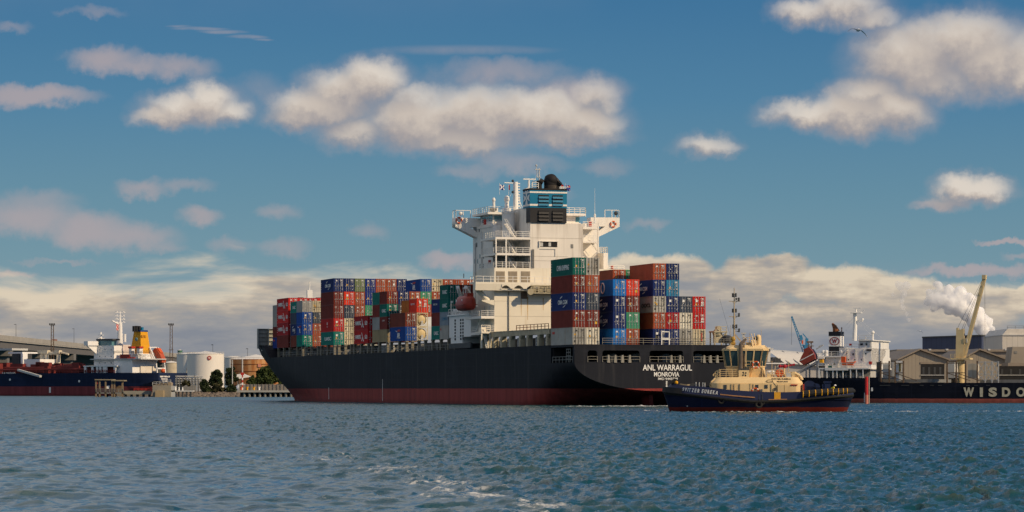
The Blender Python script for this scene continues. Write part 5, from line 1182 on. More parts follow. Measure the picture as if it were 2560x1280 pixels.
for i in range(8):
    j = (i + 1) % 8; A, B_, C_, D_ = (Vector(q) for q in (o1[i], o1[j], o2[j], o2[i])); nseg = max(1, round((B_ - A).length / 1.0))
    for k in range(nseg + 1):
        f = k / nseg; mb = MB(); mb.bar(A.lerp(B_, f), D_.lerp(C_, f), .16); mb.build('window_post', TUGC, wh)
    mb = MB(); mb.bar(A, B_, .14); mb.bar(D_, C_, .2); mb.build('window_rail', TUGC, wh)
    for k in range(nseg):
        f0, f1 = k / nseg, (k + 1) / nseg; q = [A.lerp(B_, f0), A.lerp(B_, f1), D_.lerp(C_, f1), D_.lerp(C_, f0)]; n_ = (q[1] - q[0]).cross(q[3] - q[0]).normalized() * .03
        mb = MB(); mb.add(q + [p - n_ for p in q], [(0, 1, 2, 3), (7, 6, 5, 4), (0, 1, 5, 4), (2, 3, 7, 6)]); mb.build('window_pane', wg, wh)
mb = MB(); mb.rail([(TF.u(1866, 2.5), 2.35, zw_ - .1), (TF.u(1888, 2.5), 2.35, zw_ - .1)], .8, 2, .5, .025); mb.build('wheelhouse_rail', TUGC, tug)
mb = MB(); mb.prism([(TF.u(1914, 1.8), TZ(945)), (TF.u(1900, 1.8), TZ(912)), (TF.u(1907, 1.8), TZ(920)), (TF.u(1911, 1.8), TZ(931)), (TF.u(1904, 1.8), TZ(944))], 'y', 1.75, 1.95); mb.build('stair_cheek', TUGC, tug)
def ring_thing(px, py, y, r, label):
    t = thing('life_ring', label, 'life ring', TF.world(TF.u(px, y), y, TZ(py, px, y)), TF.rz, 'life rings on the tug'); mb = MB(); mb.torus((0, 0, 0), r, r * .24, 'y', 20, 7); mb.build('ring', ORANGE, t, smooth=True)
    for k in range(4):
        a = pi / 4 + k * pi / 2; mb = MB(); mb.tube((r * cos(a - .16), 0, r * sin(a - .16)), (r * cos(a + .16), 0, r * sin(a + .16)), r * .27, 8); mb.build('ring_band', PLAINW, t)
ring_thing(1889.5, 912, 2.55, .42, 'orange life ring on the tug\'s wheelhouse rail below its windows')
ring_thing(1888, 979, 3.65, .42, 'orange life ring low on the tug\'s house, half behind the bulwark')
mb = MB(); mb.lathe([(.05, -.5), (.42, -.45), (.46, 0), (.42, .45), (.05, .5)], (TF.u(1927, 2.0), 2.0, TZ(934)), 14, axis='x'); mb.box(TF.u(1933, 2), TF.u(1921, 2), 1.7, 2.3, z_s, TZ(940)); mb.build('liferaft_canister', PLAINW, tug, smooth=50)
mb = MB(); x = TF.u(1949, 2.2); mb.torus((x, 2.2, TZ(932)), .42, .10, 'y', 16, 6); mb.torus((x, 1.5, TZ(932)), .42, .10, 'y', 16, 6); mb.lathe([(.28, -.35), (.28, .35)], (x, 1.85, TZ(932)), 12, axis='y'); mb.box(x - .3, x + .3, 1.5, 2.2, z_s, TZ(940)); mb.build('hose_reel', ORANGE, tug)
mb = MB(); x = TF.u(1960, 2.0); mb.tube((x, 2.0, z_s), (x, 2.0, TZ(916)), .13, 8); mb.build('monitor_pedestal', TUGC, tug)
FM = paint('monitor_red', (.40, .02, .035), .45)
mb = MB(); mb.tube((TF.u(1947, 2), 2.0, TZ(916.5)), (TF.u(1966, 2), 2.0, TZ(915)), .16, 8, .13); mb.tube((TF.u(1966, 2), 2.0, TZ(915)), (TF.u(1984, 2), 2.0, TZ(911.5)), .10, 8, .09); mb.ball((TF.u(1962, 2), 2.0, TZ(915.5)), .26, 10); mb.ball((TF.u(1950, 2), 2.0, TZ(915)), .22, 8); mb.lathe([(.15, -.1), (.15, .1)], (TF.u(1985, 2), 2.0, TZ(911.3)), 8, axis='x'); mb.build('fire_monitor', FM, tug)
# roof gear: mast with yards and lamps, search light, domes
zr_ = TZ(862); ym = .6; MASTM = paint('mast_buff', (.45, .36, .24), .5)
mb = MB(); x = TF.u(1835.5, ym); mb.tube((x, ym, TZ(862)), (x, ym, TZ(790)), .13, 8, .11); mb.tube((x, ym, TZ(790)), (x, ym, TZ(722)), .10, 8, .05); mb.tube((x, ym, TZ(726)), (x, ym, TZ(717)), .05, 5)
for py, a, b in ((751, 1822, 1851), (789.5, 1822, 1849)): mb.bar((TF.u(a, ym), ym, TZ(py)), (TF.u(b, ym), ym, TZ(py)), .08); mb.bar((TF.u(1830, ym), ym, TZ(py)), (x, ym, TZ(py + 6)), .06); mb.bar((TF.u(1843, ym), ym, TZ(py)), (x, ym, TZ(py + 6)), .06)
mb.bar((x, ym, TZ(832)), (TF.u(1856, ym), ym, TZ(857)), .16); mb.bar((TF.u(1841, ym), ym, TZ(827)), (TF.u(1849, ym), ym, TZ(829)), .07); mb.bar((x, ym, TZ(862)), (TF.u(1830, ym), ym, TZ(850)), .12)
mst = mb.build('mast', MASTM, tug)
for px, py in ((1832, 733), (1832, 738), (1839.5, 733), (1839.5, 738), (1841, 745), (1847, 744), (1847, 748), (1832, 772), (1832, 777), (1840, 772), (1840, 777), (1847.5, 783), (1847.5, 787), (1833, 812), (1833, 817), (1841, 812), (1841, 817), (1848, 822), (1847.5, 826)):
    mb = MB(); X_ = TF.u(px, ym); z = TZ(py); mb.lathe([(.09, -.13), (.12, -.1), (.12, .1), (.09, .13)], (X_, ym + (.12 if px % 2 else -.05), z), 8); mb.bar((X_, ym, z), (x, ym, z - .05), .04); mb.build('mast_lamp', DGREY, mst)
mb = MB(); mb.bar((TF.u(1799, .4), .4, TZ(744)), (TF.u(1829, .4), .4, TZ(850)), .022); mb.build('whip_aerial', DGREY, tug)
mb = MB(); xx = TF.u(1833, 1.0); mb.ball((xx, 1.0, TZ(846)), .33, 10); mb.tube((xx, 1.0, zr_ - .1), (xx, 1.0, TZ(848)), .2, 8); mb.box(xx - .3, xx + .3, .7, 1.3, TZ(860), TZ(855)); mb.build('search_light', paint('lamp_ochre', (.40, .24, .05), .5), tug)
mb = MB(); xx = TF.u(1859, .2); mb.tube((xx, .2, zr_), (xx, .2, TZ(833)), .12, 8); mb.box(xx - .32, xx + .32, 0, .4, TZ(834), TZ(830)); mb.box(xx - .18, xx + .18, .05, .35, TZ(842), TZ(836)); mb.build('radar_post', LGREY, tug)
mb = MB(); xx = TF.u(1896, 1.0); mb.tube((xx, 1.0, zr_ - .3), (xx, 1.0, TZ(842)), .36, 12); mb.ball((xx, 1.0, TZ(842)), .36, 12); mb.build('aft_funnel', TUGC, tug, smooth=50)
mb = MB(); mb.ball((TF.u(1890, 1.3), 1.3, TZ(844)), .28, 10); mb.build('funnel_hood', DGREY, tug)
mb = MB(); mb.rail([(TF.u(1862, 1.4), 1.4, zr_), (TF.u(1884, 1.4), 1.4, zr_)], 1.0, 3, .7, .03); mb.stair((TF.u(1882, 1.6), 1.6, TZ(850)), (TF.u(1888, 2.2), 2.2, TZ(878)), .4); mb.build('roof_ladder', TUGC, tug)
mb = MB(); mb.box(TF.u(1918, 1.4), TF.u(1908, 1.4), 1.0, 1.8, TZ(872), TZ(869)); mb.bar((TF.u(1912, 1.6), 1.6, TZ(866)), (TF.u(1924, 1.6), 1.6, TZ(874)), .1); mb.build('awning_bar', DGREY, tug)
mb = MB(); mb.box(TF.u(1830, 1.4), TF.u(1812, 1.4), .6, 2.0, TZ(873), TZ(868)); mb.build('sky_window', GLASS, tug)
for px, py, w, h in ((1922, 951, .5, .3), (1971, 946, .6, .35), (1983, 947, .4, .5)): mb = MB(); X_ = TF.u(px, 2.6); mb.box(X_ - w / 2, X_ + w / 2, 2.2, 2.8, z_f, z_f + h + .2); mb.build('deck_locker', LGREY if px == 1971 else TUGC, tug)
for px in (1906, 1930, 1938, 1972): mb = MB(); X_ = TF.u(px, 2.9); mb.tube((X_, 2.6, z_f), (X_, 2.6, z_f + 1.5 + .6 * (px % 3)), .035, 5); mb.build('light_post', TUGC, tug)
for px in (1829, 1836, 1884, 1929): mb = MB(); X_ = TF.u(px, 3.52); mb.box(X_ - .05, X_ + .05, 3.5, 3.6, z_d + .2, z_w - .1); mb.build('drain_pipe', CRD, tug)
mb = MB(); mb.path([(TF.u(1700, 0), 0, TZ(962)), (TF.u(1716, .5), .5, TZ(964)), (TF.u(1724, 0), -.3, TZ(963)), (TF.u(1738, .3), .3, TZ(965))], .16, 7); mb.build('mooring_rope', paint('rope_tan', (.22, .18, .12), .9), tug)
mb = MB(); mb.lathe([(.5, -.8), (.5, -.7), (.3, -.65), (.3, .65), (.5, .7), (.5, .8)], (TF.u(1732, 0), 0, TZ(967)), 12, axis='y'); mb.build('bow_winch', DGREY, tug)
for i, (px, y_) in enumerate(((1866, -.8), (1874, .9), (1903, -.6), (1827, -.4))): mb = MB(); X_ = TF.u(px, y_); mb.tube((X_, y_, zr_ - .1), (X_, y_, zr_ + 1.1 + .5 * i), .03, 5); mb.build('roof_aerial', MASTM, tug)
mb = MB(); X_ = TF.u(1872, 0); mb.box(X_ - .35, X_ + .35, -.5, .5, zr_ - .05, zr_ + .35); mb.build('roof_vent', TUGC, tug)
# aft deck: winches
DKB = paint('winch_blue', (.012, .022, .065), .5, .2)
for px, py, r in ((2024, 966, .75), (2040, 968, .5)): mb = MB(); X_ = TF.u(px, 1.0); mb.lathe([(r, -1.2), (r, -1.05), (r * .7, -1.0), (r * .7, 1.0), (r, 1.05), (r, 1.2)], (X_, .6, TZ(py)), 14, axis='y'); mb.box(X_ - .5, X_ + .5, -.8, 1.8, zdk, TZ(py)); mb.build('tow_winch', DKB, tug)
mb = MB(); X_ = TF.u(2069, .6); mb.box(X_ - .35, X_ + .4, .2, 1.0, zdk, TZ(955)); mb.box(X_ - .5, X_ + .5, .1, 1.1, TZ(957), TZ(953)); mb.box(X_ + .3, X_ + .7, .3, .9, zdk, TZ(960)); mb.build('capstan_stand', DKB, tug)
# crew member in yellow, white helmet, bending towards the stern
def person(loc, rz, label):
    t = thing('person', label, 'person', loc, rz)
    def skinned(name, joints, edges, mat, sub=2):
        me = bpy.data.meshes.new(name); me.from_pydata([j[:3] for j in joints], edges, []); o = bpy.data.objects.new(name, me); COL.objects.link(o); o.parent = t
        md = o.modifiers.new('skin', 'SKIN'); me.skin_vertices.new() if not me.skin_vertices else None
        for v, j in zip(me.skin_vertices[0].data, joints): v.radius = (j[3], j[3] * (j[4] if len(j) > 4 else 1))
        me.skin_vertices[0].data[0].use_root = True
        sb = o.modifiers.new('smooth', 'SUBSURF'); sb.levels = sub; sb.render_levels = sub; me.materials.append(mat); return o
    HV = paint('hi_vis_yellow', (.62, .56, .02), .7); TR = paint('work_trousers_ochre', (.42, .22, .03), .8); SK = paint('skin', (.40, .22, .15), .6)
    # pelvis 0, chest, neck, head, shoulders, elbows, hands, hips, knees, feet; x is towards the bow, the person leans aft
    J = [(0, 0, .92, .15), (-.16, 0, 1.12, .155), (-.34, 0, 1.30, .16), (-.45, 0, 1.38, .06), (-.55, 0, 1.47, .10),
         (-.36, .2, 1.28, .07), (-.46, .27, 1.05, .05), (-.60, .2, .88, .04), (-.36, -.2, 1.28, .07), (-.46, -.27, 1.05, .05), (-.60, -.2, .88, .04),
         (.02, .1, .86, .10), (-.03, .12, .48, .07), (.03, .13, .08, .05), (-.09, .13, .04, .04), (.02, -.1, .86, .10), (-.08, -.12, .48, .07), (-.02, -.13, .08, .05), (-.14, -.13, .04, .04)]
    E = [(0, 1), (1, 2), (2, 3), (3, 4), (2, 5), (5, 6), (6, 7), (2, 8), (8, 9), (9, 10), (0, 11), (11, 12), (12, 13), (13, 14), (0, 15), (15, 16), (16, 17), (17, 18)]
    skinned('body', J, E, SK)
    skinned('jacket', [(0, 0, .95, .17)] + [(j[0], j[1], j[2], j[3] + .03) for j in (J[1], J[2], J[5], J[6], J[8], J[9])], [(0, 1), (1, 2), (2, 3), (3, 4), (2, 5), (5, 6)], HV)
    skinned('trousers', [(j[0], j[1], j[2], j[3] + .025) for j in (J[0], J[11], J[12], J[13], J[15], J[16], J[17])], [(0, 1), (1, 2), (2, 3), (0, 4), (4, 5), (5, 6)], TR)
    mb = MB(); mb.ball((-.56, 0, 1.52), .15, 14, sq=(1.05, .9, .85)); mb.lathe([(.17, -.02), (.18, 0), (.15, .02)], (-.57, 0, 1.50), 14); mb.build('helmet', PLAINW, t, smooth=True)
    for k in (7, 10):
        for f in range(5):
            a = (f - 2) * .02; c = J[k]; mb = MB(); q = .07 - .008 * abs(f - 2); mb.path([(c[0] - .02, c[1] + a, c[2] - .03), (c[0] - .05, c[1] + a * 1.2, c[2] - .03 - q * .6), (c[0] - .04, c[1] + a * 1.1, c[2] - .03 - q)], .009, 5); mb.build('finger', SK, t)
    return t
up_ = TF.u(2077, 2.0); person(TF.world(up_, 2.0, TZ(963, 2084, 2) - 1.55), TF.rz, 'crew member in yellow jacket and white helmet bending on the tug\'s aft deck')
# ------------------------------------------------------------------ bulk carrier on the right
g = radians(20); _p0 = at(2168, 1000, 640); _d = (cos(g), -sin(g)); _pp = (sin(g), cos(g)); WB = 13.0
WF = Frame(_p0.x + WB * _pp[0], _p0.y + WB * _pp[1], _d[0], _d[1])
blk = thing('bulk_carrier', 'black and red cargo ship with white house and yellow crane, cut by the right edge', 'cargo ship', WF.world(0, 0), WF.rz)
def WU(px, y=-WB): return WF.u(px, y)
def WZ(py, px=2168, y=-WB): return WF.z(py, WF.u(px, y), y)
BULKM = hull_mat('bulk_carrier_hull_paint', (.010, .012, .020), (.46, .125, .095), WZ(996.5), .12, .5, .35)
zp, zm = WZ(943.5), WZ(957, 2400)
us0 = WF.u(1992, -9)
mb = MB(); st = []
for u in [us0, us0 + 1, us0 + 2.5, us0 + 5, us0 + 9, us0 + 14, us0 + 20, 0, WU(2196), WU(2197), 30, 60, 100, 120, 132, 141, 147]:
    f = (u - us0) / 20; b = WB * (.72 + .28 * min(1, max(0, f)) ** .6); bl = WB * min(1, .30 + .7 * max(0, f) ** .7)
    if u > 110: k = max(.02, 1 - ((u - 110) / 38) ** 2.2); b *= k; bl *= k * .9
    zt = zp if u <= WU(2196.5) else zm; zk = 2.2 - 6 * sm((u - us0) / 16)
    st.append([(u, bl * .15, zk - 2), (u, bl * .8, zk), (u, bl, zk + 1.6 + .1), (u, (b + bl) / 2, zk + 3.2 if f < 1 else 0), (u, b, 3.3 if f < 1 else 1.0), (u, b, zt)])
n = 6
for sg in (1, -1): mb.add([(u, sg * b, z) for r in st for u, b, z in r], [(j * n + i, (j + 1) * n + i, (j + 1) * n + i + 1, j * n + i + 1) for j in range(len(st) - 1) for i in range(n - 1)])
for a, b in zip(st, st[1:]): mb.add([(a[-1][0], a[-1][1], a[-1][2]), (b[-1][0], b[-1][1], b[-1][2]), (b[-1][0], -b[-1][1], b[-1][2]), (a[-1][0], -a[-1][1], a[-1][2])], [(0, 1, 2, 3)])
mb.add([(u, b, z) for u, b, z in st[0]] + [(u, -b, z) for u, b, z in reversed(st[0])], [tuple(range(12))])
whull = mb.build('hull', BULKM, blk, smooth=30)
LET = paint('hull_lettering_cream', (.56, .51, .38), .6, .2, 2.0)
for ch, px, w in (('W', 2422, 2.25), ('I', 2453.5, .62), ('S', 2482, 1.75), ('D', 2515.5, 1.75), ('O', 2552, 1.9), ('M', 2588, 2.1)):
    u = WU(px); lettering(ch, 1, (u, -WB - .04, (WZ(968.5, px) + WZ(992, px)) / 2), (1, 0, 0), (0, 0, 1), LET, whull, 'name_letter', height=WZ(968.5, px) - WZ(992, px), width=w, weight=.05)
for px in (2204, 2212, 2221, 2258, 2268, 2304, 2330, 2350, 2420, 2440, 2470):
    mb = MB(); u = WU(px); z = WZ(963.5, px); mb.box(u - .4, u + .4, -WB - .03, -WB + .02, z - .08, z + .08); mb.build('scupper', DGREY, whull)
mb = MB(); u = WU(2180); mb.box(u - .2, u + .2, -WB - .04, -WB, WZ(978), WZ(969)); mb.build('hull_mark', MARK, whull)
mb = MB(); u = WU(2166); mb.ball((u, -WB, WZ(958)), .25, 8); mb.build('hull_lamp', MARK, whull)
WHT = paint('cargo_ship_white', (.74, .73, .71), .45, .05, .4, .25, (.35, .24, .16))
def wbox(name, px0, px1, py0, py1, y0, y1, mat=None, ref=None, parent=blk):
    """box whose starboard face shows the given photo rectangle"""
    y = y0 if ref is None else ref; a, b = WF.u(px0, y), WF.u(px1, y); mb = MB(); mb.box(a, b, y0, y1, WZ(py1, (px0 + px1) / 2, y), WZ(py0, (px0 + px1) / 2, y)); return mb.build(name, mat or WHT, parent)
wbox('poop_deck_slab', 2046, 2172, 919.5, 923, -WB + .6, WB - 1)
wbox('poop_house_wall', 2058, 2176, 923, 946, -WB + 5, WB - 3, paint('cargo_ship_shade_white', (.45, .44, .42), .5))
for px in (2047, 2066, 2081, 2091, 2106, 2125, 2140, 2156): wbox('poop_pillar', px, px + 2.2, 923, 945, -WB + .65, -WB + .9)
wbox('poop_corner', 2046, 2050, 920, 945, -WB + .62, -WB + 1.4); wbox('poop_bracket', 2062, 2120, 919, 926, -WB + .55, -WB + .75)
for px in (2070, 2084, 2098, 2112, 2130, 2146): wbox('deck_cabinet', px, px + 5, 932, 945, -WB + 2.6, -WB + 3.4, LGREY)
wbox('second_house', 2045, 2178, 893, 919.5, -WB + 3.5, WB - 4)
wbox('second_slab', 2044, 2112, 889.5, 893, -WB + 2.8, WB - 4)
wbox('boat_house', 2044, 2060, 893, 897, -WB + 2.4, -WB + 3.4)
wbox('main_tower', 2112, 2178, 871, 920, -WB + 3.4, WB - 5)
wbox('bridge_house', 2147, 2179, 852, 871, -WB + 3.5, WB - 6)
wbox('bridge_roof', 2144, 2182, 849.5, 852, -WB + 3.0, WB - 6)
for a, b, c, d in ((2150, 2157, 858.5, 863), (2131, 2134.5, 883, 888), (2164, 2168, 858, 863), (2084, 2088, 907, 911), (2163, 2166, 882, 886)): wbox('house_window', a, b, c, d, -WB + 3.36, -WB + 3.5, GLASS)
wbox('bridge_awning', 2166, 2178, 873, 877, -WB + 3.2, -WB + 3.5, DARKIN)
wbox('fire_plan_box', 2172, 2179.5, 903.5, 911, -WB + 3.3, -WB + 3.5, RED)
wbox('fire_box', 2123, 2128, 859, 864, -WB + 3.3, -WB + 3.6, RED)
# bridge wing reaching out over the side, tapered underneath; its front is lit
uw1 = WF.u(2178, -WB + 3.4); uw0 = uw1 - 2.4
yo = WF.y(2214, uw1); yi = WF.y(2178, uw1)
mb = MB(); zt, zb = WZ(865, 2195), WZ(912, 2195)
mb.prism([(yi + .2, zt), (yo, zt), (yo, zt - 1.6), (WF.y(2207, uw1), zb + 1.2), (WF.y(2206, uw1), zb), (yi + .2, zb)], 'x', uw0, uw1); bw = mb.build('bridge_wing', WHT, blk)
mb = MB(); mb.box(uw0, uw1 - .1, WF.y(2202, uw1), WF.y(2187, uw1), zt, WZ(852, 2195)); wbx = mb.build('wing_house', WHT, blk)
mb = MB(); mb.box(uw1 - .1, uw1 - .06, WF.y(2201, uw1), WF.y(2188, uw1), WZ(862, 2195), WZ(857, 2195)); mb.build('wing_window', GLASS, wbx)
for k in range(5): y = yi + (yo - yi) * (.22 + .16 * k); mb = MB(); mb.box(uw1, uw1 + .03, y - .18, y + .18, WZ(886, 2195), WZ(882, 2195)); mb.build('wing_port', LGREY, bw)
mb = MB(); mb.rail([(uw1 - .1, yo, zt), (uw1 - .1, yi, zt)], .8, 2, 1, .05); mb.build('wing_rail', RAILW, blk)
# funnel with the oval W
y = -4.0; a, b = WF.u(2072, y), WF.u(2101, y); yb = WF.y(2109.5, b)
def band(name, py0, py1, mat, e=0.0, parent=blk): mb = MB(); mb.box(a - e, b + e, y - e, yb + e, WZ(py1, 2088, y), WZ(py0, 2088, y)); return mb.build(name, mat, parent)
NVB = paint('funnel_navy', (.012, .014, .022), .5)
fn = band('funnel', 866, 891, NVB); band('funnel_white', 840, 866, WHT, .02, fn); band('funnel_top', 829, 840, NVB, .04, fn)
EMR = paint('emblem_dark_red', (.22, .02, .03), .6); cx_, cz_ = (a + b) / 2, WZ(853, 2088, y)
mb = MB(); mb.torus((0, 0, 0), 1.0, .11, 'y', 24, 4); mb.v = [(cx_ + p[0] * .94 * (b - a) * .42, y - .05 + p[1] * .3, cz_ + p[2] * .82) for p in mb.v]; mb.build('emblem_ring', EMR, fn)
lettering('W', 1, (cx_, y - .06, cz_), (1, 0, 0), (0, 0, 1), EMR, fn, 'emblem_letter', height=.95, width=(b - a) * .44, weight=.04)
mb = MB(); zf = WZ(829, 2088, y); yc_ = (y + yb) / 2; X_ = (a + b) / 2; mb.tube((X_, yc_, zf), (X_ - .3, yc_, WZ(818, 2088, y)), .8, 10, .5); mb.tube((X_ - .3, yc_, WZ(818, 2088, y)), (X_ - .9, yc_, WZ(808, 2088, y)), .55, 10, .2); mb.tube((X_ + 1.2, yc_, zf), (X_ + 1.2, yc_, WZ(818, 2088, y)), .12, 6); mb.build('exhaust', RUST, fn)
wbox('funnel_deck_house', 2098, 2112, 869, 893, -5.5, 4, LGREY)
mb = MB(); z = WZ(891, 2070); mb.rail([(WF.u(2046, -9), -9.2, z), (WF.u(2112, -9), -9.2, z)], 1.1, 3, 1.4, .04); mb.build('boat_deck_rail', RAILW, blk)
mb = MB(); z = WZ(919.5, 2100); mb.rail([(WF.u(2046, -12), -12.2, z), (WF.u(2172, -12), -12.2, z)], 1.0, 2, 1.6, .04); mb.build('poop_rail', RAILW, blk)
mb = MB(); mb.stair((WF.u(2118, -9.8), -9.8, WZ(876, 2110)), (WF.u(2098, -9.8), -9.8, WZ(905, 2110)), .8); mb.build('house_stair', RAILW, blk)
for a_, c, m in ((2049, 899, YELLOW), (2055, 913, DGREY), (2062, 911, PLAINW), (2070, 913, paint('deck_green', (.03, .14, .11), .6)), (2045, 915, DARKIN)): wbox('deck_gear', a_, a_ + 8, c, c + 8, -WB + 1.6, -WB + 2.6, m)
for px, py0, py1 in ((2118, 873, 919), (2138, 871, 893), (2158, 873, 903), (2062, 895, 919)): wbox('wall_pipe', px, px + 1.2, py0, py1, -WB + 3.2, -WB + 3.4, LGREY)
for px in (2120, 2136, 2152): wbox('house_window', px, px + 2.6, 897, 901, -WB + 3.36, -WB + 3.5, GLASS)
wbox('house_door', 2128, 2132, 907, 919, -WB + 3.4, -WB + 3.5, LGREY); wbox('house_door', 2092, 2096, 905, 919, -WB + 3.4, -WB + 3.5, LGREY)
mb = MB(); z = WZ(871, 2130); mb.rail([(WF.u(2113, -9.5), -9.5, z), (WF.u(2146, -9.5), -9.5, z)], 1.0, 2, 1.3, .04); mb.build('tower_rail', RAILW, blk)
mb = MB(); z = WZ(849.5, 2160); mb.rail([(WF.u(2146, -9.8), -9.8, z), (WF.u(2181, -9.8), -9.8, z)], 1.0, 2, 1.3, .04); mb.build('bridge_rail', RAILW, blk)
for px in (2058, 2066, 2104): mb = MB(); X_ = WF.u(px, -9.2); mb.tube((X_, -9.2, WZ(891, 2070)), (X_, -9.2, WZ(880, 2070)), .3, 8); mb.ball((X_, -9.2, WZ(879.5, 2070)), .45, 8); mb.build('mushroom_vent', WHT, blk)
# mast
y = -3; mb = MB(); X_ = WF.u(2143, y); z = lambda py: WZ(py, 2143, y)
mb.tube((X_ - .6, y, z(852)), (X_ - .4, y, z(800)), .5, 10, .42); mb.tube((X_ - .4, y, z(800)), (X_ - .55, y, z(781)), .42, 10, .35)
mb.box(X_ - 1.4, X_ + 1.0, y - 1, y + 1, z(783), z(781.5)); mb.tube((X_ - .2, y, z(781)), (X_ - .2, y, z(772)), .2, 6); mb.box(X_ - .9, X_ + .9, y - .15, y + .15, z(771.5), z(769.5)); mb.bar((X_, y, z(783)), (X_ + 1.6, y, z(776)), .12); mb.box(X_ + .1, X_ + 1.2, y - .4, y + .4, z(804), z(801)); mb.ball((X_ + 1.2, y, z(799)), .3, 8)
for q in (-1, 1): mb.bar((X_ - .4, y, z(790)), (X_ + q * 5.5, y, z(846)), .035); mb.bar((X_ - .4, y, z(797)), (X_ + q * 3.8, y, z(846)), .03)
mb.build('mast', PLAINW, blk)
mb = MB(); X_ = WF.u(2182, -7); mb.tube((X_, -7, WZ(852)), (X_, -7, WZ(832)), .22, 8); mb.ball((X_, -7, WZ(830)), .42, 10); mb.build('satellite_dome', PLAINW, blk)
mb = MB(); X_ = WF.u(2165, -6); mb.bar((WF.u(2148, -6), -6, WZ(848)), (WF.u(2172, -6), -6, WZ(848)), .25); mb.bar((X_, -6, WZ(850)), (X_, -6, WZ(841)), .1); mb.build('bridge_aerial', LGREY, blk)
# free-fall boat on its ramp
y = -3.0; p, q = WF.u(2003, y), WF.u(2040, y); zq, zp_ = WZ(887, 2020, y), WZ(906, 2020, y); pit = atan2(zq - zp_, q - p)
FFB = paint('freefall_boat_red', (.28, .055, .038), .5, .12)
t = thing('freefall_lifeboat', 'red enclosed boat on a steep launching ramp at the cargo ship\'s stern', 'lifeboat', WF.world(p, y, zp_), WF.rz); t.rotation_euler = (0, -pit, WF.rz)
Lb = (q - p) / cos(pit); mb = MB(); mb.prism([(0, .25), (.5, -.9), (Lb - .3, -.9), (Lb, .1), (Lb - .2, 1.5), (Lb * .55, 1.75), (.9, 1.0)], 'y', -1.3, 1.3); mb.build('boat_hull', FFB, t)
mb = MB(); mb.box(Lb * .5, Lb - .4, -.9, .9, 1.65, 2.2); mb.build('cockpit', FFB, t); mb = MB(); mb.box(.3, Lb - .1, -1.36, 1.36, .2, .38); mb.build('fender_strip', PLAINW, t)
mb = MB()
for s_ in (-1.5, 1.5): mb.bar((p - .6, y + s_, zp_ - 2.2), (q + 1.2, y + s_, zq - 1.2), .3); mb.bar((q + .6, y + s_, zq - 1.4), (q + .6, y + s_, zp), .3); mb.bar((p + 1.5, y + s_, zp_ - 1.4), (p + 1.5, y + s_, zp), .3)
mb.bar((q + .4, y - 1.5, zq + 1.2), (q + 2.0, y - 1.5, WZ(863, 2040, y)), .22); mb.bar((q + 2.0, y - 1.5, WZ(863, 2040, y)), (q + 1.0, y - 1.5, WZ(866, 2040, y)), .2); mb.build('launch_ramp', LGREY, blk)
y = -WB + 1.5; lb = thing('rescue_boat', 'small open orange rescue boat stowed on the cargo ship\'s white house', 'boat', WF.world(WF.u(2122, y), y, WZ(914.5, 2122, y)), WF.rz)
mb = MB(); hw = (WF.u(2140, y) - WF.u(2106, y)) / 2; mb.prism([(-hw, .9), (-hw * .9, .2), (-hw * .6, 0), (hw * .6, 0), (hw, 1.0), (hw * .8, .85), (-hw * .8, .75)], 'y', -.7, .7); mb.build('boat_hull', ORANGE, lb); mb = MB(); mb.box(-hw - .1, -hw + .8, -.4, .4, .8, 2.0); mb.build('engine', ORANGE, lb)
# hold side: stanchion frames, boards, lattice stack
POST = paint('stanchion_brown', (.13, .085, .055), .7, .25, 1.5)
for px in (2202, 2223, 2237.5, 2258, 2367.5, 2390.5, 2414, 2443):
    u = WU(px, -WB + .8); mb = MB(); mb.box(u - .14, u + .14, -WB + .7, -WB + 1.0, zm, WZ(902, px)); mb.build('deck_stanchion', POST, blk)
for a_, b_ in ((2202, 2223), (2237.5, 2258), (2367.5, 2390.5), (2390.5, 2414)):
    for py in (908, 932): mb = MB(); mb.bar((WU(a_, -WB + .85), -WB + .85, WZ(py, a_)), (WU(b_, -WB + .85), -WB + .85, WZ(py, b_)), .16); mb.build('stanchion_tie', POST, blk)
    mb = MB(); mb.bar((WU(a_, -WB + .85), -WB + .85, WZ(932, a_)), (WU(b_, -WB + .85) + 3, -WB + .85, WZ(952, b_)), .14); mb.build('stanchion_brace', POST, blk)
wbox('white_board', 2238.5, 2256, 902, 952, -WB + 1.2, -WB + 1.5, PLAINW); wbox('board_mark', 2247, 2252, 908, 929, -WB + 1.1, -WB + 1.2, paint('board_ochre', (.30, .22, .08), .6))
wbox('grey_panel', 2207, 2222, 910, 945, -WB + 2, -WB + 2.4, LGREY); wbox('grey_panel', 2229, 2235, 905, 940, -WB + 2, -WB + 2.4, LGREY); wbox('dark_panel', 2191, 2200, 905, 945, -WB + 2, -WB + 2.4, DGREY)
wbox('hatch_cover', 2206, 2330, 948, 956, -WB + 3, WB - 3, GREY); wbox('hatch_cover', 2450, 2640, 949, 957, -WB + 3, WB - 3, GREY)
wbox('cargo_box', 2370, 2386, 906, 945, -WB + 2.2, -WB + 6, LGREY); wbox('cargo_box', 2420, 2441, 909, 946, -WB + 2, -WB + 5, paint('weathered_box', (.50, .46, .38), .6, .1, .6, .5, (.3, .2, .1)))
mb = MB(); y = -WB + 1.4
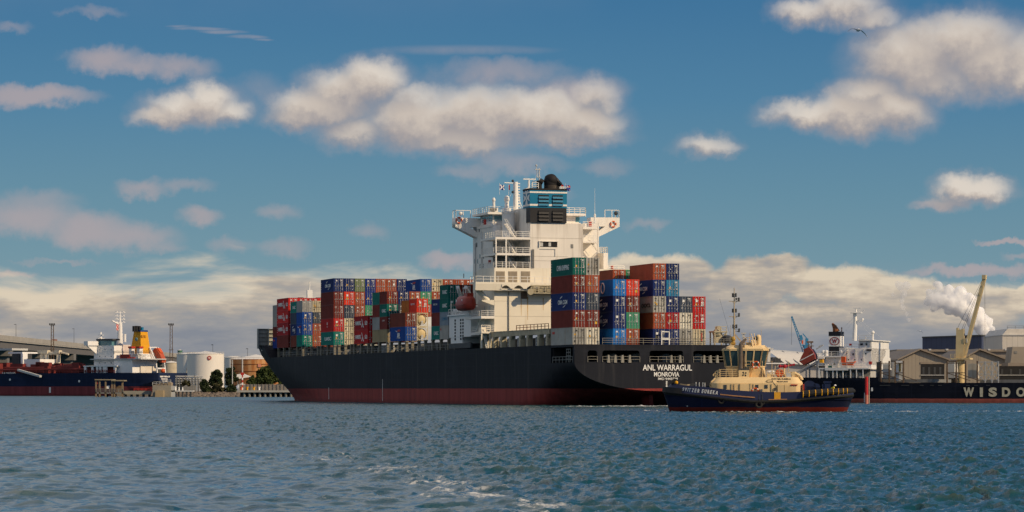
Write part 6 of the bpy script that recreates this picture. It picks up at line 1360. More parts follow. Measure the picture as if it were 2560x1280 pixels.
for k, (a_, b_) in enumerate(((2444, 2463), (2463, 2480), (2480, 2496))):
    for (c, d) in ((905, 935), (935, 953)):
        mb.bar((WU(a_, y), y, WZ(c, a_)), (WU(b_, y), y, WZ(d, b_)), .13); mb.bar((WU(a_, y), y, WZ(d, a_)), (WU(b_, y), y, WZ(c, b_)), .13)
    mb.bar((WU(a_, y), y, WZ(905, a_)), (WU(b_, y), y, WZ(905, b_)), .16); mb.bar((WU(a_, y), y, WZ(935, a_)), (WU(b_, y), y, WZ(935, b_)), .16); mb.bar((WU(b_, y), y, WZ(903, b_)), (WU(b_, y), y, zm), .2)
mb.build('lattice_rack', LGREY, blk)
# deck crane
CRN = paint('crane_yellow', (.62, .49, .27), .5, .1, .5, .4, (.30, .16, .06), sscale=(.8, .8, .08)); y = -6.0
u0_, u1_ = WF.u(2391, y), WF.u(2412, y); uc = (u0_ + u1_) / 2; r = (u1_ - u0_) / 2; z = lambda py: WZ(py, 2401, y)
crane = bpy.data.objects.new('crane', None); COL.objects.link(crane); crane.parent = blk; crane.location = (uc, y, zm)
def sub(mb, name, mat, smooth=False):
    mb.v = [(p[0] - uc, p[1] - y, p[2] - zm) for p in mb.v]; return mb.build(name, mat, crane, smooth)
mb = MB(); mb.tube((uc, y, zm), (uc, y, z(896)), r * .95, 16); sub(mb, 'crane_pedestal', CRN, 50)
mb = MB(); mb.box(u0_ - .9, u1_ + 1.4, y - r - .8, y + r + .8, z(899), z(895)); mb.rail([(u0_ - .9, y - r - .8, z(895)), (u1_ + 1.4, y - r - .8, z(895))], .8, 2, .8, .04); sub(mb, 'crane_platform', CRN)
mb = MB(); mb.frustum((u0_, u1_, y - r, y + r), z(895), (u0_ + .1, u1_ - .15, y - r * .8, y + r * .8), z(824)); mb.box(u0_ + .1, u0_ + .5, y - r * .8, y + r * .8, z(824), z(820)); mb.box(u1_ - .6, u1_ - .15, y - r * .8, y + r * .8, z(824), z(822)); mb.box(u1_ - .1, u1_ + .5, y - r, y - r * .2, z(857), z(846)); sub(mb, 'crane_house', CRN)
mb = MB(); mb.box(u1_ + .3, u1_ + .7, y - r, y - .5, z(857), z(847)); sub(mb, 'crane_cab', LGREY)
tip = (WF.u(2462, y), y, z(693)); ft = (u1_ - .2, y, z(893))
mb = MB()
for s_ in (-.55, .55): mb.bar((ft[0], y + s_, ft[2]), (tip[0], y + s_ * .5, tip[2]), .4, .7)
for k in range(1, 9): a_ = Vector(ft).lerp(Vector(tip), k / 9); mb.bar(a_ + Vector((0, -.6, 0)), a_ + Vector((0, .6, 0)), .3)
mb.box(tip[0] - .5, tip[0] + .3, y - .7, y + .7, tip[2] - .5, tip[2] + .4); sub(mb, 'crane_jib', CRN)
for k, (a_, b_) in enumerate((((u0_ + .3, z(820)), 0), ((u0_ + 1.2, z(822)), -.4), ((u1_ - .3, z(823)), -1.0))):
    mb = MB(); mb.bar((a_[0], y - .3 + .3 * k, a_[1]), (tip[0] - .2, y, tip[2] + b_ * .6), .055); sub(mb, 'crane_cable', DGREY)
mb = MB(); mb.bar((tip[0], y, tip[2]), (tip[0] + .05, y, z(865)), .05); mb.bar((WF.u(2447, y), y - .2, z(833)), (WF.u(2447, y), y - .2, z(908)), .04); sub(mb, 'hoist_cable', DGREY)
# ------------------------------------------------------------------ channel marker pile
b = at(2168, 1010, 592); mk = thing('channel_marker', 'red and white marker pile standing in the water before the cargo ship', 'marker pile', (b.x, b.y, 0))
s_ = 592 / F; mb = MB(); mb.tube((-.12, 0, -2), (-.12, 0, 1.8), .32, 10); mb.build('pile_foot', paint('marker_pale_red', (.55, .20, .15), .6), mk)
mb = MB(); mb.tube((-.12, 0, 1.8), (-.12, 0, 5.4), .30, 10); mb.build('pile_red', paint('marker_red', (.50, .025, .03), .55), mk)
mb = MB(); mb.tube((.35, .1, -2), (.35, .1, 5.6), .13, 8); mb.build('timber_post', paint('grey_timber', (.36, .33, .28), .8), mk)
mb = MB(); mb.tube((-.55, 0, .3), (-.55, 0, 2.2), .07, 6); mb.build('marker_ladder', PLAINW, mk)
# ------------------------------------------------------------------ right quay and buildings
QY = 800.0
qb = MB(); qb.box(30, 700, QY, 3000, -4, 2.2); o = qb.build('quay_ground', paint('concrete', (.28, .26, .24), .8, .15, .1)); o['kind'] = 'structure'; o['label'] = 'concrete quay behind the cargo ship'
def bld(name, label, cat, px, py, Y, group=None):
    b = at(px, py, Y); b.z = 2.2; t = thing(name, label, cat, b, 0, group); t['_Y'] = Y; return t
class Loc:
    """photo rectangle helper for a thing that faces the camera at depth Y"""
    def __init__(s, t, Y): s.t = t; s.Y = Y; s.o = t.location.copy()
    def x(s, px, dy=0): return (px - 1280) / F * (s.Y + dy) - s.o.x
    def z(s, py, dy=0): return CH + (HY - py) / F * (s.Y + dy) - s.o.z
    def box(s, name, mat, px0, px1, py0, py1, d0=0, d1=10, parent=None, zb=None):
        mb = MB(); mb.box(s.x(px0, d0), s.x(px1, d0), d0, d1, s.z(py1, d0) if zb is None else zb, s.z(py0, d0)); return mb.build(name, mat, parent or s.t)
    def poly(s, name, mat, pts, d0, d1, parent=None): mb = MB(); mb.prism([(s.x(a, d0), s.z(b, d0)) for a, b in pts], 'y', d0, d1); return mb.build(name, mat, parent or s.t)
SHED = paint('shed_grey_beige', (.30, .26, .21), .7, .12, .15, .4, (.20, .15, .11), sscale=(.5, .5, .04)); SHEDR = paint('shed_roof', (.24, .20, .16), .7, .15, .3, .3, (.16, .11, .08))
NAVB = paint('blue_cladding', (.030, .042, .085), .5, .06, .2)
def cladding(name, a, b, step):
    m = bpy.data.materials.new(name); m.use_nodes = True; t = NT(m.node_tree); tcn = t.add('ShaderNodeTexCoord'); x, y, z = t.sep(tcn.outputs['Object'])
    w = t.math('FRACT', t.math('DIVIDE', t.math('ADD', x, y), step)); nz = t.noise(tcn.outputs['Object'], .2, 4)
    c = t.mix(t.math('GREATER_THAN', w, .88), t.mix(nz, tuple(v * .85 for v in a), tuple(v * 1.12 for v in a)), b); t.put(t.n['Principled BSDF'].inputs['Base Color'], c); t.n['Principled BSDF'].inputs['Roughness'].default_value = .7; return m
GABW = cladding('gable_cladding', (.295, .255, .20), (.22, .185, .15), 1.1)
def gable(label, l, ap, r, ye, ya, Y, op):
    t = bld('warehouse', label, 'warehouse', (l + r) / 2, 970, Y, 'gabled warehouses'); L = Loc(t, Y)
    L.poly('gable_wall', GABW, [(l + 2, 972), (l + 2, ye), (ap, ya + 2), (r - 2, ye), (r - 2, 972)], 0, 60)
    for (a, ya_, b, yb_) in ((l - 1, ye + .5, ap, ya), (ap, ya, r + 1, ye + .5)):
        mb = MB(); mb.add([(L.x(a), -1.0, L.z(ya_)), (L.x(b), -1.0, L.z(yb_)), (L.x(b), -1.0, L.z(yb_) + .45), (L.x(a), -1.0, L.z(ya_) + .45), (L.x(a), 62, L.z(ya_)), (L.x(b), 62, L.z(yb_)), (L.x(b), 62, L.z(yb_) + .45), (L.x(a), 62, L.z(ya_) + .45)], [(0, 1, 2, 3), (4, 7, 6, 5), (3, 2, 6, 7), (0, 4, 5, 1), (0, 3, 7, 4), (1, 5, 6, 2)]); mb.build('roof', SHEDR, t)
    o = L.box('door_opening', DARKIN, op[0], op[1], op[2], 972, -.06, .4); L.box('door_lintel', SHEDR, op[0] - 1, op[1] + 1, op[2] - 5, op[2], -.2, 0); L.box('door_rail', LGREY, op[0], op[1], 937, 938.5, -.3, -.1, o)
    for k in range(4): a = op[0] + (op[1] - op[0]) * (k + .3) / 4.2; L.box('door_panel', DGREY, a, a + 5, op[2] + 8, 936, -.12, -.06, o)
    return t
gable('grey gabled warehouse with dark doorway, left of the yellow crane', 2244, 2300, 2373, 901, 875, 880, (2302, 2361, 910))
gable('grey gabled warehouse behind the lattice rack, right of the yellow crane', 2398, 2449, 2524, 903, 875, 880, (2496, 2590, 915))
t = bld('warehouse', 'long low grey warehouse with flat parapet behind the two gables', 'warehouse', 2385, 970, 950, 'gabled warehouses'); L = Loc(t, 950)
L.box('back_wall', paint('parapet_wall', (.24, .21, .18), .8), 2244, 2528, 879, 972, 0, 30); L.box('parapet', SHEDR, 2242, 2530, 873.5, 879, -.8, 30.5)
for px in (2276, 2322, 2365, 2470, 2512): L.box('roof_vent', LGREY, px, px + 6, 872, 876, -1, 1)
t = bld('factory_hall', 'dark blue flat roofed hall behind the gabled warehouses', 'factory hall', 2400, 970, 1050); L = Loc(t, 1050)
mb = MB(); A, B_, C_ = (L.x(2306, 40), 40), (L.x(2454), 0), (L.x(2504, 55), 55); zt = L.z(838.5)
mb.add([(A[0], A[1], 0), (B_[0], B_[1], 0), (C_[0], C_[1], 0), (A[0] + (C_[0] - B_[0]), A[1] + C_[1], 0)] + [(A[0], A[1], zt), (B_[0], B_[1], zt), (C_[0], C_[1], zt), (A[0] + (C_[0] - B_[0]), A[1] + C_[1], zt)], [(0, 1, 5, 4), (1, 2, 6, 5), (2, 3, 7, 6), (3, 0, 4, 7), (4, 5, 6, 7)]); mb.build('hall_wall', cladding('hall_cladding', (.034, .048, .10), (.024, .034, .075), 2.2), t)
mb = MB(); mb.bar((A[0], A[1] - .3, zt), (B_[0], B_[1] - .3, zt), .5); mb.bar((B_[0], B_[1] - .3, zt), (C_[0] + .3, C_[1], zt), .5); mb.build('roof_edge', DGREY, t)
t = bld('chimney', 'short pale chimney at the foot of the white steam plume', 'chimney', 2492, 970, 1120); L = Loc(t, 1120); mb = MB(); mb.tube((0, 0, 0), (0, 0, L.z(832)), .4, 10, .33); mb.build('flue', PLAINW, t); mb = MB(); mb.tube((0, 0, L.z(834)), (0, 0, L.z(832) + .1), .48, 10); mb.build('flue_rim', LGREY, t)
WSH = cladding('pale_cladding', (.56, .52, .46), (.45, .42, .37), 1.8)
t = bld('factory_building', 'tall pale grey factory building at the right edge', 'factory building', 2545, 970, 1000); L = Loc(t, 1000)
L.box('hall_wall', WSH, 2506, 2640, 838, 972, 0, 40); L.poly('sloped_top', paint('pale_roof', (.62, .58, .52), .6), [(2506, 837.5), (2519, 822), (2640, 822), (2640, 837.5)], .5, 39); L.box('roof_edge', LGREY, 2505, 2642, 836.5, 838.5, -.3, 40.2)
mb = MB(); mb.rail([(L.x(2519), .6, L.z(822)), (L.x(2640), .6, L.z(822))], 1.0, 2, 2.5, .05); mb.build('roof_rail', GREY, t)
t = bld('annex_building', 'lower grey beige building before the tall pale factory, at right edge', 'building', 2545, 970, 860); L = Loc(t, 860)
L.poly('annex_wall', SHED, [(2526, 907), (2531.5, 867), (2640, 867), (2640, 907)], 0, 10); L.box('annex_base', SHEDR, 2520, 2640, 907, 915, -.5, 11); L.box('annex_window', GREY, 2536, 2543, 878, 884, -.1, .1)
# white shed roof behind the tug
t = bld('terminal_shed', 'white sloping roof of a long shed behind the tug', 'shed', 1980, 970, 850); L = Loc(t, 850); WRF = paint('white_roof_sheet', (.70, .66, .58), .6, .05)
mb = MB(); q = [(L.x(1927, 0), 0, L.z(876)), (L.x(2090, 30), 30, L.z(893.5, 30)), (L.x(2090, 0), 0, L.z(925)), (L.x(1952, 0), 0, L.z(912))]
mb.add([(L.x(1900, 40), 40, L.z(874, 40)), (L.x(2085, 40), 40, L.z(889, 40)), (L.x(2085, 0), 0, L.z(918)), (L.x(1962, 0), 0, L.z(908)), (L.x(1930, 20), 20, L.z(884, 20))], [(0, 1, 2, 3, 4)]); mb.build('roof', WRF, t)
for k in range(5): f = .1 + k * .2; a_ = Vector((L.x(1900, 40), 40, L.z(874, 40))).lerp(Vector((L.x(2085, 40), 40, L.z(889, 40))), f); b_ = Vector((L.x(1962, 0), 0, L.z(908))).lerp(Vector((L.x(2085, 0), 0, L.z(918))), f); mb = MB(); mb.bar(a_ + Vector((0, 0, .1)), b_ + Vector((0, 0, .1)), .22); mb.build('roof_seam', GREY, t)
mb = MB(); mb.add([(L.x(1900, 41), 41, L.z(873.5, 41)), (L.x(2086, 41), 41, L.z(888.5, 41)), (L.x(2086, 41), 41, L.z(886.5, 41)), (L.x(1900, 41), 41, L.z(871.5, 41))], [(0, 1, 2, 3)]); mb.box(L.x(1905, 42), L.x(2085, 42), 41.2, 42, 0, L.z(893, 42)); mb.build('ridge_board', PLAINW, t)
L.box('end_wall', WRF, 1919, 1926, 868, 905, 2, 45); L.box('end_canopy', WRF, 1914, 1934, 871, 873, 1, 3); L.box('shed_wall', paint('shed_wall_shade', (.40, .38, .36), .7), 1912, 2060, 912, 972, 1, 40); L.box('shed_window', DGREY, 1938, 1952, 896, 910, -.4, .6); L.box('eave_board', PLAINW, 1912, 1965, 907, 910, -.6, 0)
# blue harbour crane far off
t = bld('harbour_crane', 'blue lattice boom crane far behind the white shed roof', 'crane', 2015, 970, 1250); L = Loc(t, 1250); CB = paint('crane_blue', (.035, .20, .38), .5)
mb = MB(); a_, b_ = Vector((L.x(1979), 0, L.z(791))), Vector((L.x(2012), 0, L.z(884))); k = Vector((.55, 0, .18))
for s_ in (-1, 1): mb.bar(a_ + k * s_ * .35, b_ + k * s_, .32)
for i in range(16): f, f2 = i / 16, (i + 1) / 16; s_ = 1 if i % 2 else -1; mb.bar(a_.lerp(b_, f) + k * s_ * (.35 + .65 * f), a_.lerp(b_, f2) - k * s_ * (.35 + .65 * f2), .22)
mb.build('boom', CB, t)
mb = MB(); mb.box(L.x(2010), L.x(2020), -1.5, 1.5, L.z(890), L.z(862)); mb.bar((L.x(2017), 0, L.z(862)), (L.x(2017), 0, L.z(846)), 1.2); mb.bar((L.x(2017), 0, L.z(846)), (L.x(2007), 0, L.z(834)), .4); mb.box(L.x(2012), L.x(2022), -1, 1, 0, L.z(890)); mb.bar((L.x(2001), 0, L.z(838)), (L.x(2004), 0, L.z(850)), 1.2); mb.build('crane_tower', CB, t)
mb = MB(); mb.box(L.x(2004), L.x(2007.5), -1.2, -.9, L.z(860), L.z(851)); mb.build('warning_panel', ORANGE, t)
mb = MB(); mb.tube((L.x(1979), 0, L.z(791)), (L.x(1979), 0, L.z(862)), .06, 4); mb.build('hoist_cable', DGREY, t)
t = bld('floodlight_tower', 'brown lattice light tower just right of the blue crane', 'light tower', 2025, 970, 1150); L = Loc(t, 1150); mb = MB()
for s_ in (-.6, .6): mb.bar((s_, 0, 0), (s_, 0, L.z(856)), .25)
for i in range(14): z0, z1 = L.z(856) * i / 14, L.z(856) * (i + 1) / 14; mb.bar((-.6, 0, z0), (.6, 0, z1), .16)
mb.build('lattice_mast', POST, t); mb = MB(); mb.box(-1.2, 1.2, -.8, .8, L.z(857), L.z(853)); mb.box(-1.4, 1.4, -.5, .5, L.z(866), L.z(864)); mb.build('lamp_platform', POST, t)
# low hills on the horizon
mb = MB(); xs = np.arange(300, 2400, 60.); hs = [60 + 22 * sin(x * .004) + 10 * sin(x * .013 + 1) for x in xs]
mb.add([(x, 8000, -5) for x in xs] + [(x, 8000, h) for x, h in zip(xs, hs)] + [(x, 9500, -5) for x in xs], [(i, i + 1, len(xs) + i + 1, len(xs) + i) for i in range(len(xs) - 1)] + [(len(xs) + i, len(xs) + i + 1, 2 * len(xs) + i + 1, 2 * len(xs) + i) for i in range(len(xs) - 1)]); o = mb.build('hills', paint('far_hill', (.10, .13, .15), .9)); o['kind'] = 'structure'; o['label'] = 'low blue hills on the horizon'
# ------------------------------------------------------------------ steam plume
def plume():
    Y = 1135; pts = [(2480, 846, 8), (2470, 838, 12), (2458, 826, 17), (2452, 806, 19), (2440, 790, 20), (2422, 778, 22), (2400, 768, 23), (2376, 758, 22), (2352, 750, 20), (2330, 748, 17), (2462, 842, 10), (2478, 828, 11), (2470, 806, 13), (2434, 806, 18), (2412, 746, 16), (2390, 742, 16), (2370, 776, 12), (2336, 768, 11), (2344, 728, 10), (2316, 758, 8), (2372, 724, 13), (2345, 712, 11), (2400, 728, 14), (2322, 730, 9), (2428, 752, 16), (2448, 782, 16),
           (2258, 722, 12), (2248, 714, 11), (2268, 714, 11), (2258, 738, 9), (2254, 752, 7), (2258, 768, 7), (2266, 784, 6), (2272, 800, 6), (2232, 736, 6)]
    mb = MB(); rs = random.Random(4)
    for px, py, r in pts:
        for k in range(4):
            a = rs.uniform(0, 2 * pi); q = 0 if k == 0 else r * .75; rr = r * (1 if k == 0 else rs.uniform(.4, .6))
            c = at(px + q * cos(a), py + q * sin(a), Y); c.y += rs.uniform(-1.5, 1.5) * (k > 0); mb.ball(c, rr * Y / F, 12)
    b = at(2400, 800, Y); mb.v = [(x - b.x, y - b.y, z - b.z) for x, y, z in mb.v]
    m = bpy.data.materials.new('steam'); m.use_nodes = True; t = NT(m.node_tree); t.n.clear()
    tcn = t.add('ShaderNodeTexCoord'); pv = t.add('ShaderNodeVolumePrincipled'); ou = t.add('ShaderNodeOutputMaterial')
    nz = t.noise(tcn.outputs['Object'], .50, 7, .70, dist=.4); d = t.math('MULTIPLY', t.smooth(nz, .35, .57), 3.0)
    x, y_, z = t.sep(tcn.outputs['Object']); thin = t.smooth(x, -18.0, 8.0)
    pv.inputs['Color'].default_value = (1, 1, 1, 1); pv.inputs['Anisotropy'].default_value = .1
    t.put(pv.inputs['Density'], t.math('MULTIPLY', d, t.math('MULTIPLY_ADD', thin, .86, .14))); t.put(ou.inputs['Volume'], pv.outputs[0])
    m.cycles.volume_step_rate = .08
    o = bpy.data.objects.new('steam', mb.data('steam', m)); COL.objects.link(o); o.location = b
    md = o.modifiers.new('union', 'REMESH'); md.mode = 'VOXEL'; md.voxel_size = .5
    tag(o, 'white steam plume drifting left from the chimney behind the blue hall', 'steam', kind='stuff')
plume()
# ------------------------------------------------------------------ tanker on the left
g = radians(35); _t = at(397, 990, 1255); _d = (-cos(g), sin(g)); _pp = (-_d[1], _d[0])
KF = Frame(_t.x - 9 * _pp[0], _t.y - 9 * _pp[1], _d[0], _d[1])
tk = thing('tanker', 'dark blue and red tanker with yellow funnel moored at the far left', 'tanker', KF.world(0, 0), KF.rz)
def KU(px, y): return KF.u(px, y)
def KZ(py, px, y): return KF.z(py, KF.u(px, y), y)
KB = 15.0; zk_line = KZ(966, 200, KB); zdk_ = KZ(932, 330, KB)
TANKM = hull_mat('tanker_hull_paint', (.010, .018, .045), (.20, .045, .05), zk_line, .06, .5)
mb = MB(); st = []
for u in [0, 1.5, 4, 8, 14, 20, 30, 60, 100, 150, 200, 240]:
    f = min(1, u / 20); b = 9 + 6 * f ** .6; bl = 3 + 12 * f ** .7; zb = 3.0 - 6 * sm(u / 14)
    st.append([(u, bl * .1, zb - 3), (u, bl, zb), (u, (b + bl) / 2, zb + 2.5), (u, b, max(zb + 3.5, 4.5)), (u, b, zdk_ + max(0, u - 90) * .004)])
n = 5
for sg in (1, -1): mb.add([(u, sg * b, z) for r in st for u, b, z in r], [(j * n + i, (j + 1) * n + i, (j + 1) * n + i + 1, j * n + i + 1) for j in range(len(st) - 1) for i in range(n - 1)])
for a, b in zip(st, st[1:]): mb.add([a[-1], b[-1], (b[-1][0], -b[-1][1], b[-1][2]), (a[-1][0], -a[-1][1], a[-1][2])], [(0, 1, 2, 3)])
mb.add(st[0] + [(u, -b, z) for u, b, z in reversed(st[0])], [tuple(range(10))]); khull = mb.build('hull', TANKM, tk, smooth=30)
for txt, px, py, w, h in (('NEW VIOLA II', 412, 941.5, 24, 4), ('MONROVIA', 411, 947.5, 16, 3.2), ('IMO 92884', 411.5, 952.5, 12, 2.6)):
    y = KF.y(px, 0); lettering(txt, 1, (-.05, y, KF.z(py, 0, y)), (0, -1, 0), (0, 0, 1), MARK, khull, 'name_lettering', height=h * 1255 / F, width=abs(KF.y(px - w / 2, 0) - KF.y(px + w / 2, 0)), weight=.06, ext=.03)
DRED = paint('tanker_deck_red', (.17, .028, .025), .7, .2, .3)
def kbox(name, px0, px1, py0, py1, y0, depth, mat, parent=tk, zb=None):
    """box whose port face (at y0) shows the photo rectangle; depth is its extent to starboard"""
    a, b = KU(px0, y0), KU(px1, y0); pm = (px0 + px1) / 2; mb = MB(); mb.box(a, b, y0 - depth, y0, KZ(py1, pm, y0) if zb is None else zb, KZ(py0, pm, y0)); return mb.build(name, mat, parent)
def kaft(name, px0, px1, py0, py1, u, mat, depth=3.0, parent=tk, zb=None):
    """box whose aft face (at u) shows the photo rectangle"""
    a, b = KF.y(px0, u), KF.y(px1, u); pm = (a + b) / 2; mb = MB(); mb.box(u, u + depth, b, a, KF.z(py1, u, pm) if zb is None else zb, KF.z(py0, u, pm)); return mb.build(name, mat, parent)
KW = paint('tanker_white', (.76, .75, .74), .5, .05, .2, .15, (.4, .28, .2))
zd = zdk_
hm = kbox('main_house', 236, 285, 862, 932, 11, 0.1, KW); ua_ = KU(285, 11); yb_ = KF.y(305, ua_)
bpy.data.objects.remove(hm); mb = MB(); mb.box(ua_, KU(235, 11), yb_, 11, zd, KZ(864, 260, 11)); mb.build('main_house', KW, tk)
mb = MB(); zb0, zb1 = KZ(862, 262, 11), KZ(851, 262, 11); mb.box(KU(280, 10), KU(243, 10), yb_ + 1, 10.2, zb0 - .4, zb1); wh2 = mb.build('bridge', paint('tanker_bridge_glass', (.09, .20, .24), .2), tk)
mb = MB(); mb.box(KU(282, 10.4), KU(241, 10.4), yb_, 10.6, zb1, zb1 + .7); mb.build('bridge_roof', DGREY, wh2)
mb = MB(); z = KZ(857, 225, 13); mb.box(KU(246, 11), KU(236, 11), 11, 17.5, z - 1.2, z + .6); mb.prism([(11, z - 1.2), (17.5, z - 1.2), (11, z - 5)], 'x', KU(242, 11) - .3, KU(242, 11) + .3); mb.build('bridge_wing', KW, tk)
for py in (873, 890, 906):
    for px in (248, 262, 277): kbox('house_window', px, px + 1.6, py, py + 2.6, 11.05, .08, GLASS)
kaft('middle_house', 305, 326, 862, 905, ua_ + 4, paint('tanker_pink_white', (.62, .52, .48), .6), 6)
mid_ = kbox('lower_house', 285, 331, 899, 932, 12.5, 14, KW); kbox('house_slab', 225, 352, 896.5, 899, 13.2, 16, LGREY)
for px in (210, 228, 240, 248, 257, 262, 284): kbox('deck_pillar', px, px + 5, 916, 933, 14.2, .6, KW)
kbox('deck_roof', 208, 292, 914, 916.5, 14.4, 6, KW); kbox('deck_shade', 219, 290, 917, 933, 11.8, 4, DRED)
kbox('aft_house', 331, 344, 884, 932, 9, 9, KW); kaft('casing', 344, 388, 886, 914, KU(344, 9), KW, 8)
kaft('slanted_house', 366, 392, 893, 914, KU(350, 8), KW, 6); kaft('after_wall', 352, 392, 914, 933, KU(352, 8), paint('tanker_aft_cream', (.66, .60, .52), .6), 4)
kaft('dark_recess', 345, 372, 910, 915, KU(344, 8.6) - .1, DARKIN, .3)
for px in (322, 342): kbox('vent_post', px, px + 7, 868, 886, 8.5, 2, KW); kbox('vent_head', px - 2, px + 7, 866, 870.5, 9, 2.4, RED)
kbox('red_pipe_rack', 300, 322, 886, 899, 10, 4, DRED); kbox('red_rail', 318, 336, 893, 897, 11, .5, RED)
# funnel, tapering, blue cap
KY = paint('tanker_funnel_yellow', (.66, .31, .012), .5, .06)
y = 6.0; a0, a1 = KU(352, y), KU(325, y); b0, b1 = KU(348, y), KU(330, y); yA, yB = KF.y(377, a0), KF.y(370, b0)
mb = MB(); z0, z1 = KZ(884, 340, y), KZ(829, 340, y); mb.frustum((a0, a1, yA, y), z0, (b0 + .3, b1, yB, y - 1.2), z1); kf = mb.build('funnel', KY, tk)
mb = MB(); mb.frustum((b0 + .1, b1 + .1, yB - .2, y - 1.0), z1, (b0 + .2, b1, yB, y - 1.1), KZ(825, 340, y)); mb.build('funnel_cap', paint('cap_blue', (.02, .06, .20), .5), kf)
for px, py in ((335, 815), (341, 814.5), (348, 815), (355, 818)): yy = KF.y(px, b0 + 2); mb = MB(); mb.tube((b0 + 2, yy, z1), (b0 + 2, yy, KF.z(py, b0 + 2, yy)), .7, 8); mb.build('exhaust', BLACK if px < 350 else FBLUE, kf)
mb = MB(); zc = KZ(848, 340, y); mb.torus(((b0 + b1) / 2 + .2, y - .72, zc), .5, .3, 'y', 14, 5); mb.build('funnel_emblem', paint('emblem_teal', (.10, .22, .28), .6), kf)
for px in (356, 363): kaft('funnel_grille', px - 2, px + 2.5, 838, 844, a0 + .55, paint('grille_ochre', (.45, .2, .02), .6), .4, kf)
# masts, rails
mb = MB(); y = 2; u = KU(300, y); zz = lambda py: KF.z(py, u, y); mb.tube((u, y, zz(862)), (u, y, zz(808)), 1.3, 10, .9); mb.tube((u, y, zz(808)), (u, y, zz(778)), .5, 6, .2)
for py in (781, 790, 798, 806): mb.bar((u, y - 3.2, zz(py)), (u, y + 3.2, zz(py)), .16); mb.box(u - .25, u + .25, y - 2.4, y - 1.9, zz(py), zz(py) + .55); mb.box(u - .25, u + .25, y + 1.9, y + 2.4, zz(py), zz(py) + .55)
mb.bar((u, y + 5, zz(802)), (u, y + 1, zz(810)), .5); mb.tube((u, y - 3, zz(855)), (u, y - 3, zz(835)), .6, 6); mb.build('main_mast', KW, tk)
mb = MB(); u2 = KU(252, 8); mb.tube((u2, 8, KF.z(851, u2, 8)), (u2, 8, KF.z(830, u2, 8)), .6, 6, .3); mb.box(u2 - 1.3, u2 + 1.3, 7.7, 8.3, KF.z(838, u2, 8), KF.z(836.5, u2, 8)); mb.box(u2 - .4, u2 + .4, 6, 10, KF.z(846, u2, 8), KF.z(845, u2, 8)); mb.build('radar_mast', KW, tk)
flag('courtesy_flag', 'tiny red flag high on the tanker\'s mast', KF.world(u, KF.y(291, u), zz(808)), KF.rz, 2.4, 3.0, [FR, PLAINW], lambda a, b: 0 if (a + b) % .5 < .35 else 1)
mb = MB(); z = KZ(885, 330, 9); mb.rail([(KU(285, 12), 12, KZ(885, 300, 12)), (KU(375, 8), 8, z)], 1.2, 2, 4, .1); mb.build('house_rail', GREY, tk)
# free-fall boat and its A-frame at the stern
y = -2; u = KU(402, y)
t = thing('freefall_lifeboat', 'orange boat on a steep ramp at the tanker\'s stern', 'lifeboat', KF.world(KU(409, y), y, KF.z(907, u, y)), KF.rz); t.rotation_euler = (0, radians(-52), KF.rz)
mb = MB(); mb.prism([(0, .2), (.6, -.9), (7, -.9), (7.4, .2), (7, 1.3), (4, 1.5), (1.0, 1.0)], 'y', -1.3, 1.3); mb.build('boat_hull', paint('boat_orange_far', (.42, .085, .04), .5), t); mb = MB(); mb.box(4, 6.4, -.9, .9, 1.3, 1.9); mb.build('cockpit', ORANGE, t)
mb = MB()
for s_ in (-2.6, 2.6):
    pts = [(KU(384, y), y + s_, KF.z(868, u, y)), (KU(400, y), y + s_, KF.z(905, u, y)), (KU(403, y), y + s_, KF.z(932, u, y))]; mb.bar(pts[0], pts[1], .5); mb.bar(pts[1], pts[2], .5)
mb.bar((KU(381, y), y - 2.6, KF.z(868, u, y)), (KU(381, y), y + 2.6, KF.z(868, u, y)), .4); mb.bar((KU(403, y), y - 2.6, KF.z(921, u, y)), (KU(403, y), y + 2.6, KF.z(921, u, y)), .6); mb.build('launch_frame', KW, tk)
mb = MB(); mb.ball((KU(406, y) - .3, y, KF.z(927, u, y)), 1.0, 10); mb.build('stern_buoy', ORANGE, tk)
# deck piping, hose cranes and store blocks further forward
r_ = random.Random(5)
kbox('store_house', 60, 100, 898, 932, 8, 12, KW); kaft('store_end', 100, 124, 898, 926, KU(100, 8) - .01, paint('tanker_lit_white', (.78, .76, .72), .5), .3); kbox('rear_block', 30, 48, 885, 912, -6, 8, DGREY)
kbox('white_frame', 20, 56, 880, 884, 2, 10, KW); kbox('white_frame_leg', 52, 57, 884, 912, 2, 3, KW); kbox('white_panel', -20, 30, 871, 876, -8, 10, LGREY)
for px in (105, 117, 146):
    y = -2; u = KU(px, y); mb = MB(); mb.tube((u, y, zd), (u, y, KF.z(880, u, y)), 1.1, 8, .8); mb.box(u - 1.2, u + 1.8, y - 1, y + 1, KF.z(884, u, y), KF.z(876, u, y)); mb.tube((u + 1, y, KF.z(878, u, y)), (u - 6, y, KF.z(886, u, y)), .45, 6); mb.build('hose_crane', paint('hose_crane_cream', (.64, .56, .42), .6), tk)
for k in range(26):
    px = -10 + k * 9.2; y = r_.choice((5, 9, 12, 0)); u = KU(px, y); mb = MB(); w = r_.uniform(1, 4); h = r_.uniform(1.5, 5); mb.box(u - w, u + w, y - 1, y + 1, zd, zd + h)
    if k % 2: mb.tube((u - w - 3, y + .5, zd + h * .6), (u + w + 3, y + .5, zd + h * .6), .4, 6)
    mb.build('deck_pipe_stand', DRED, tk)
mb = MB()
for yy, h in ((13, 1.6), (10, 2.4), (6, 3.0), (3, 3.6)): mb.tube((KU(212, yy), yy, zd + h), (KU(-40, yy), yy, zd + h), .5, 6)
mb.build('cargo_pipe', DRED, tk)
mb = MB(); mb.rail([(20, 14.6, zd), (110, 14.6, zd)], 1.2, 2, 4, .1); mb.build('deck_rail', DRED, tk)
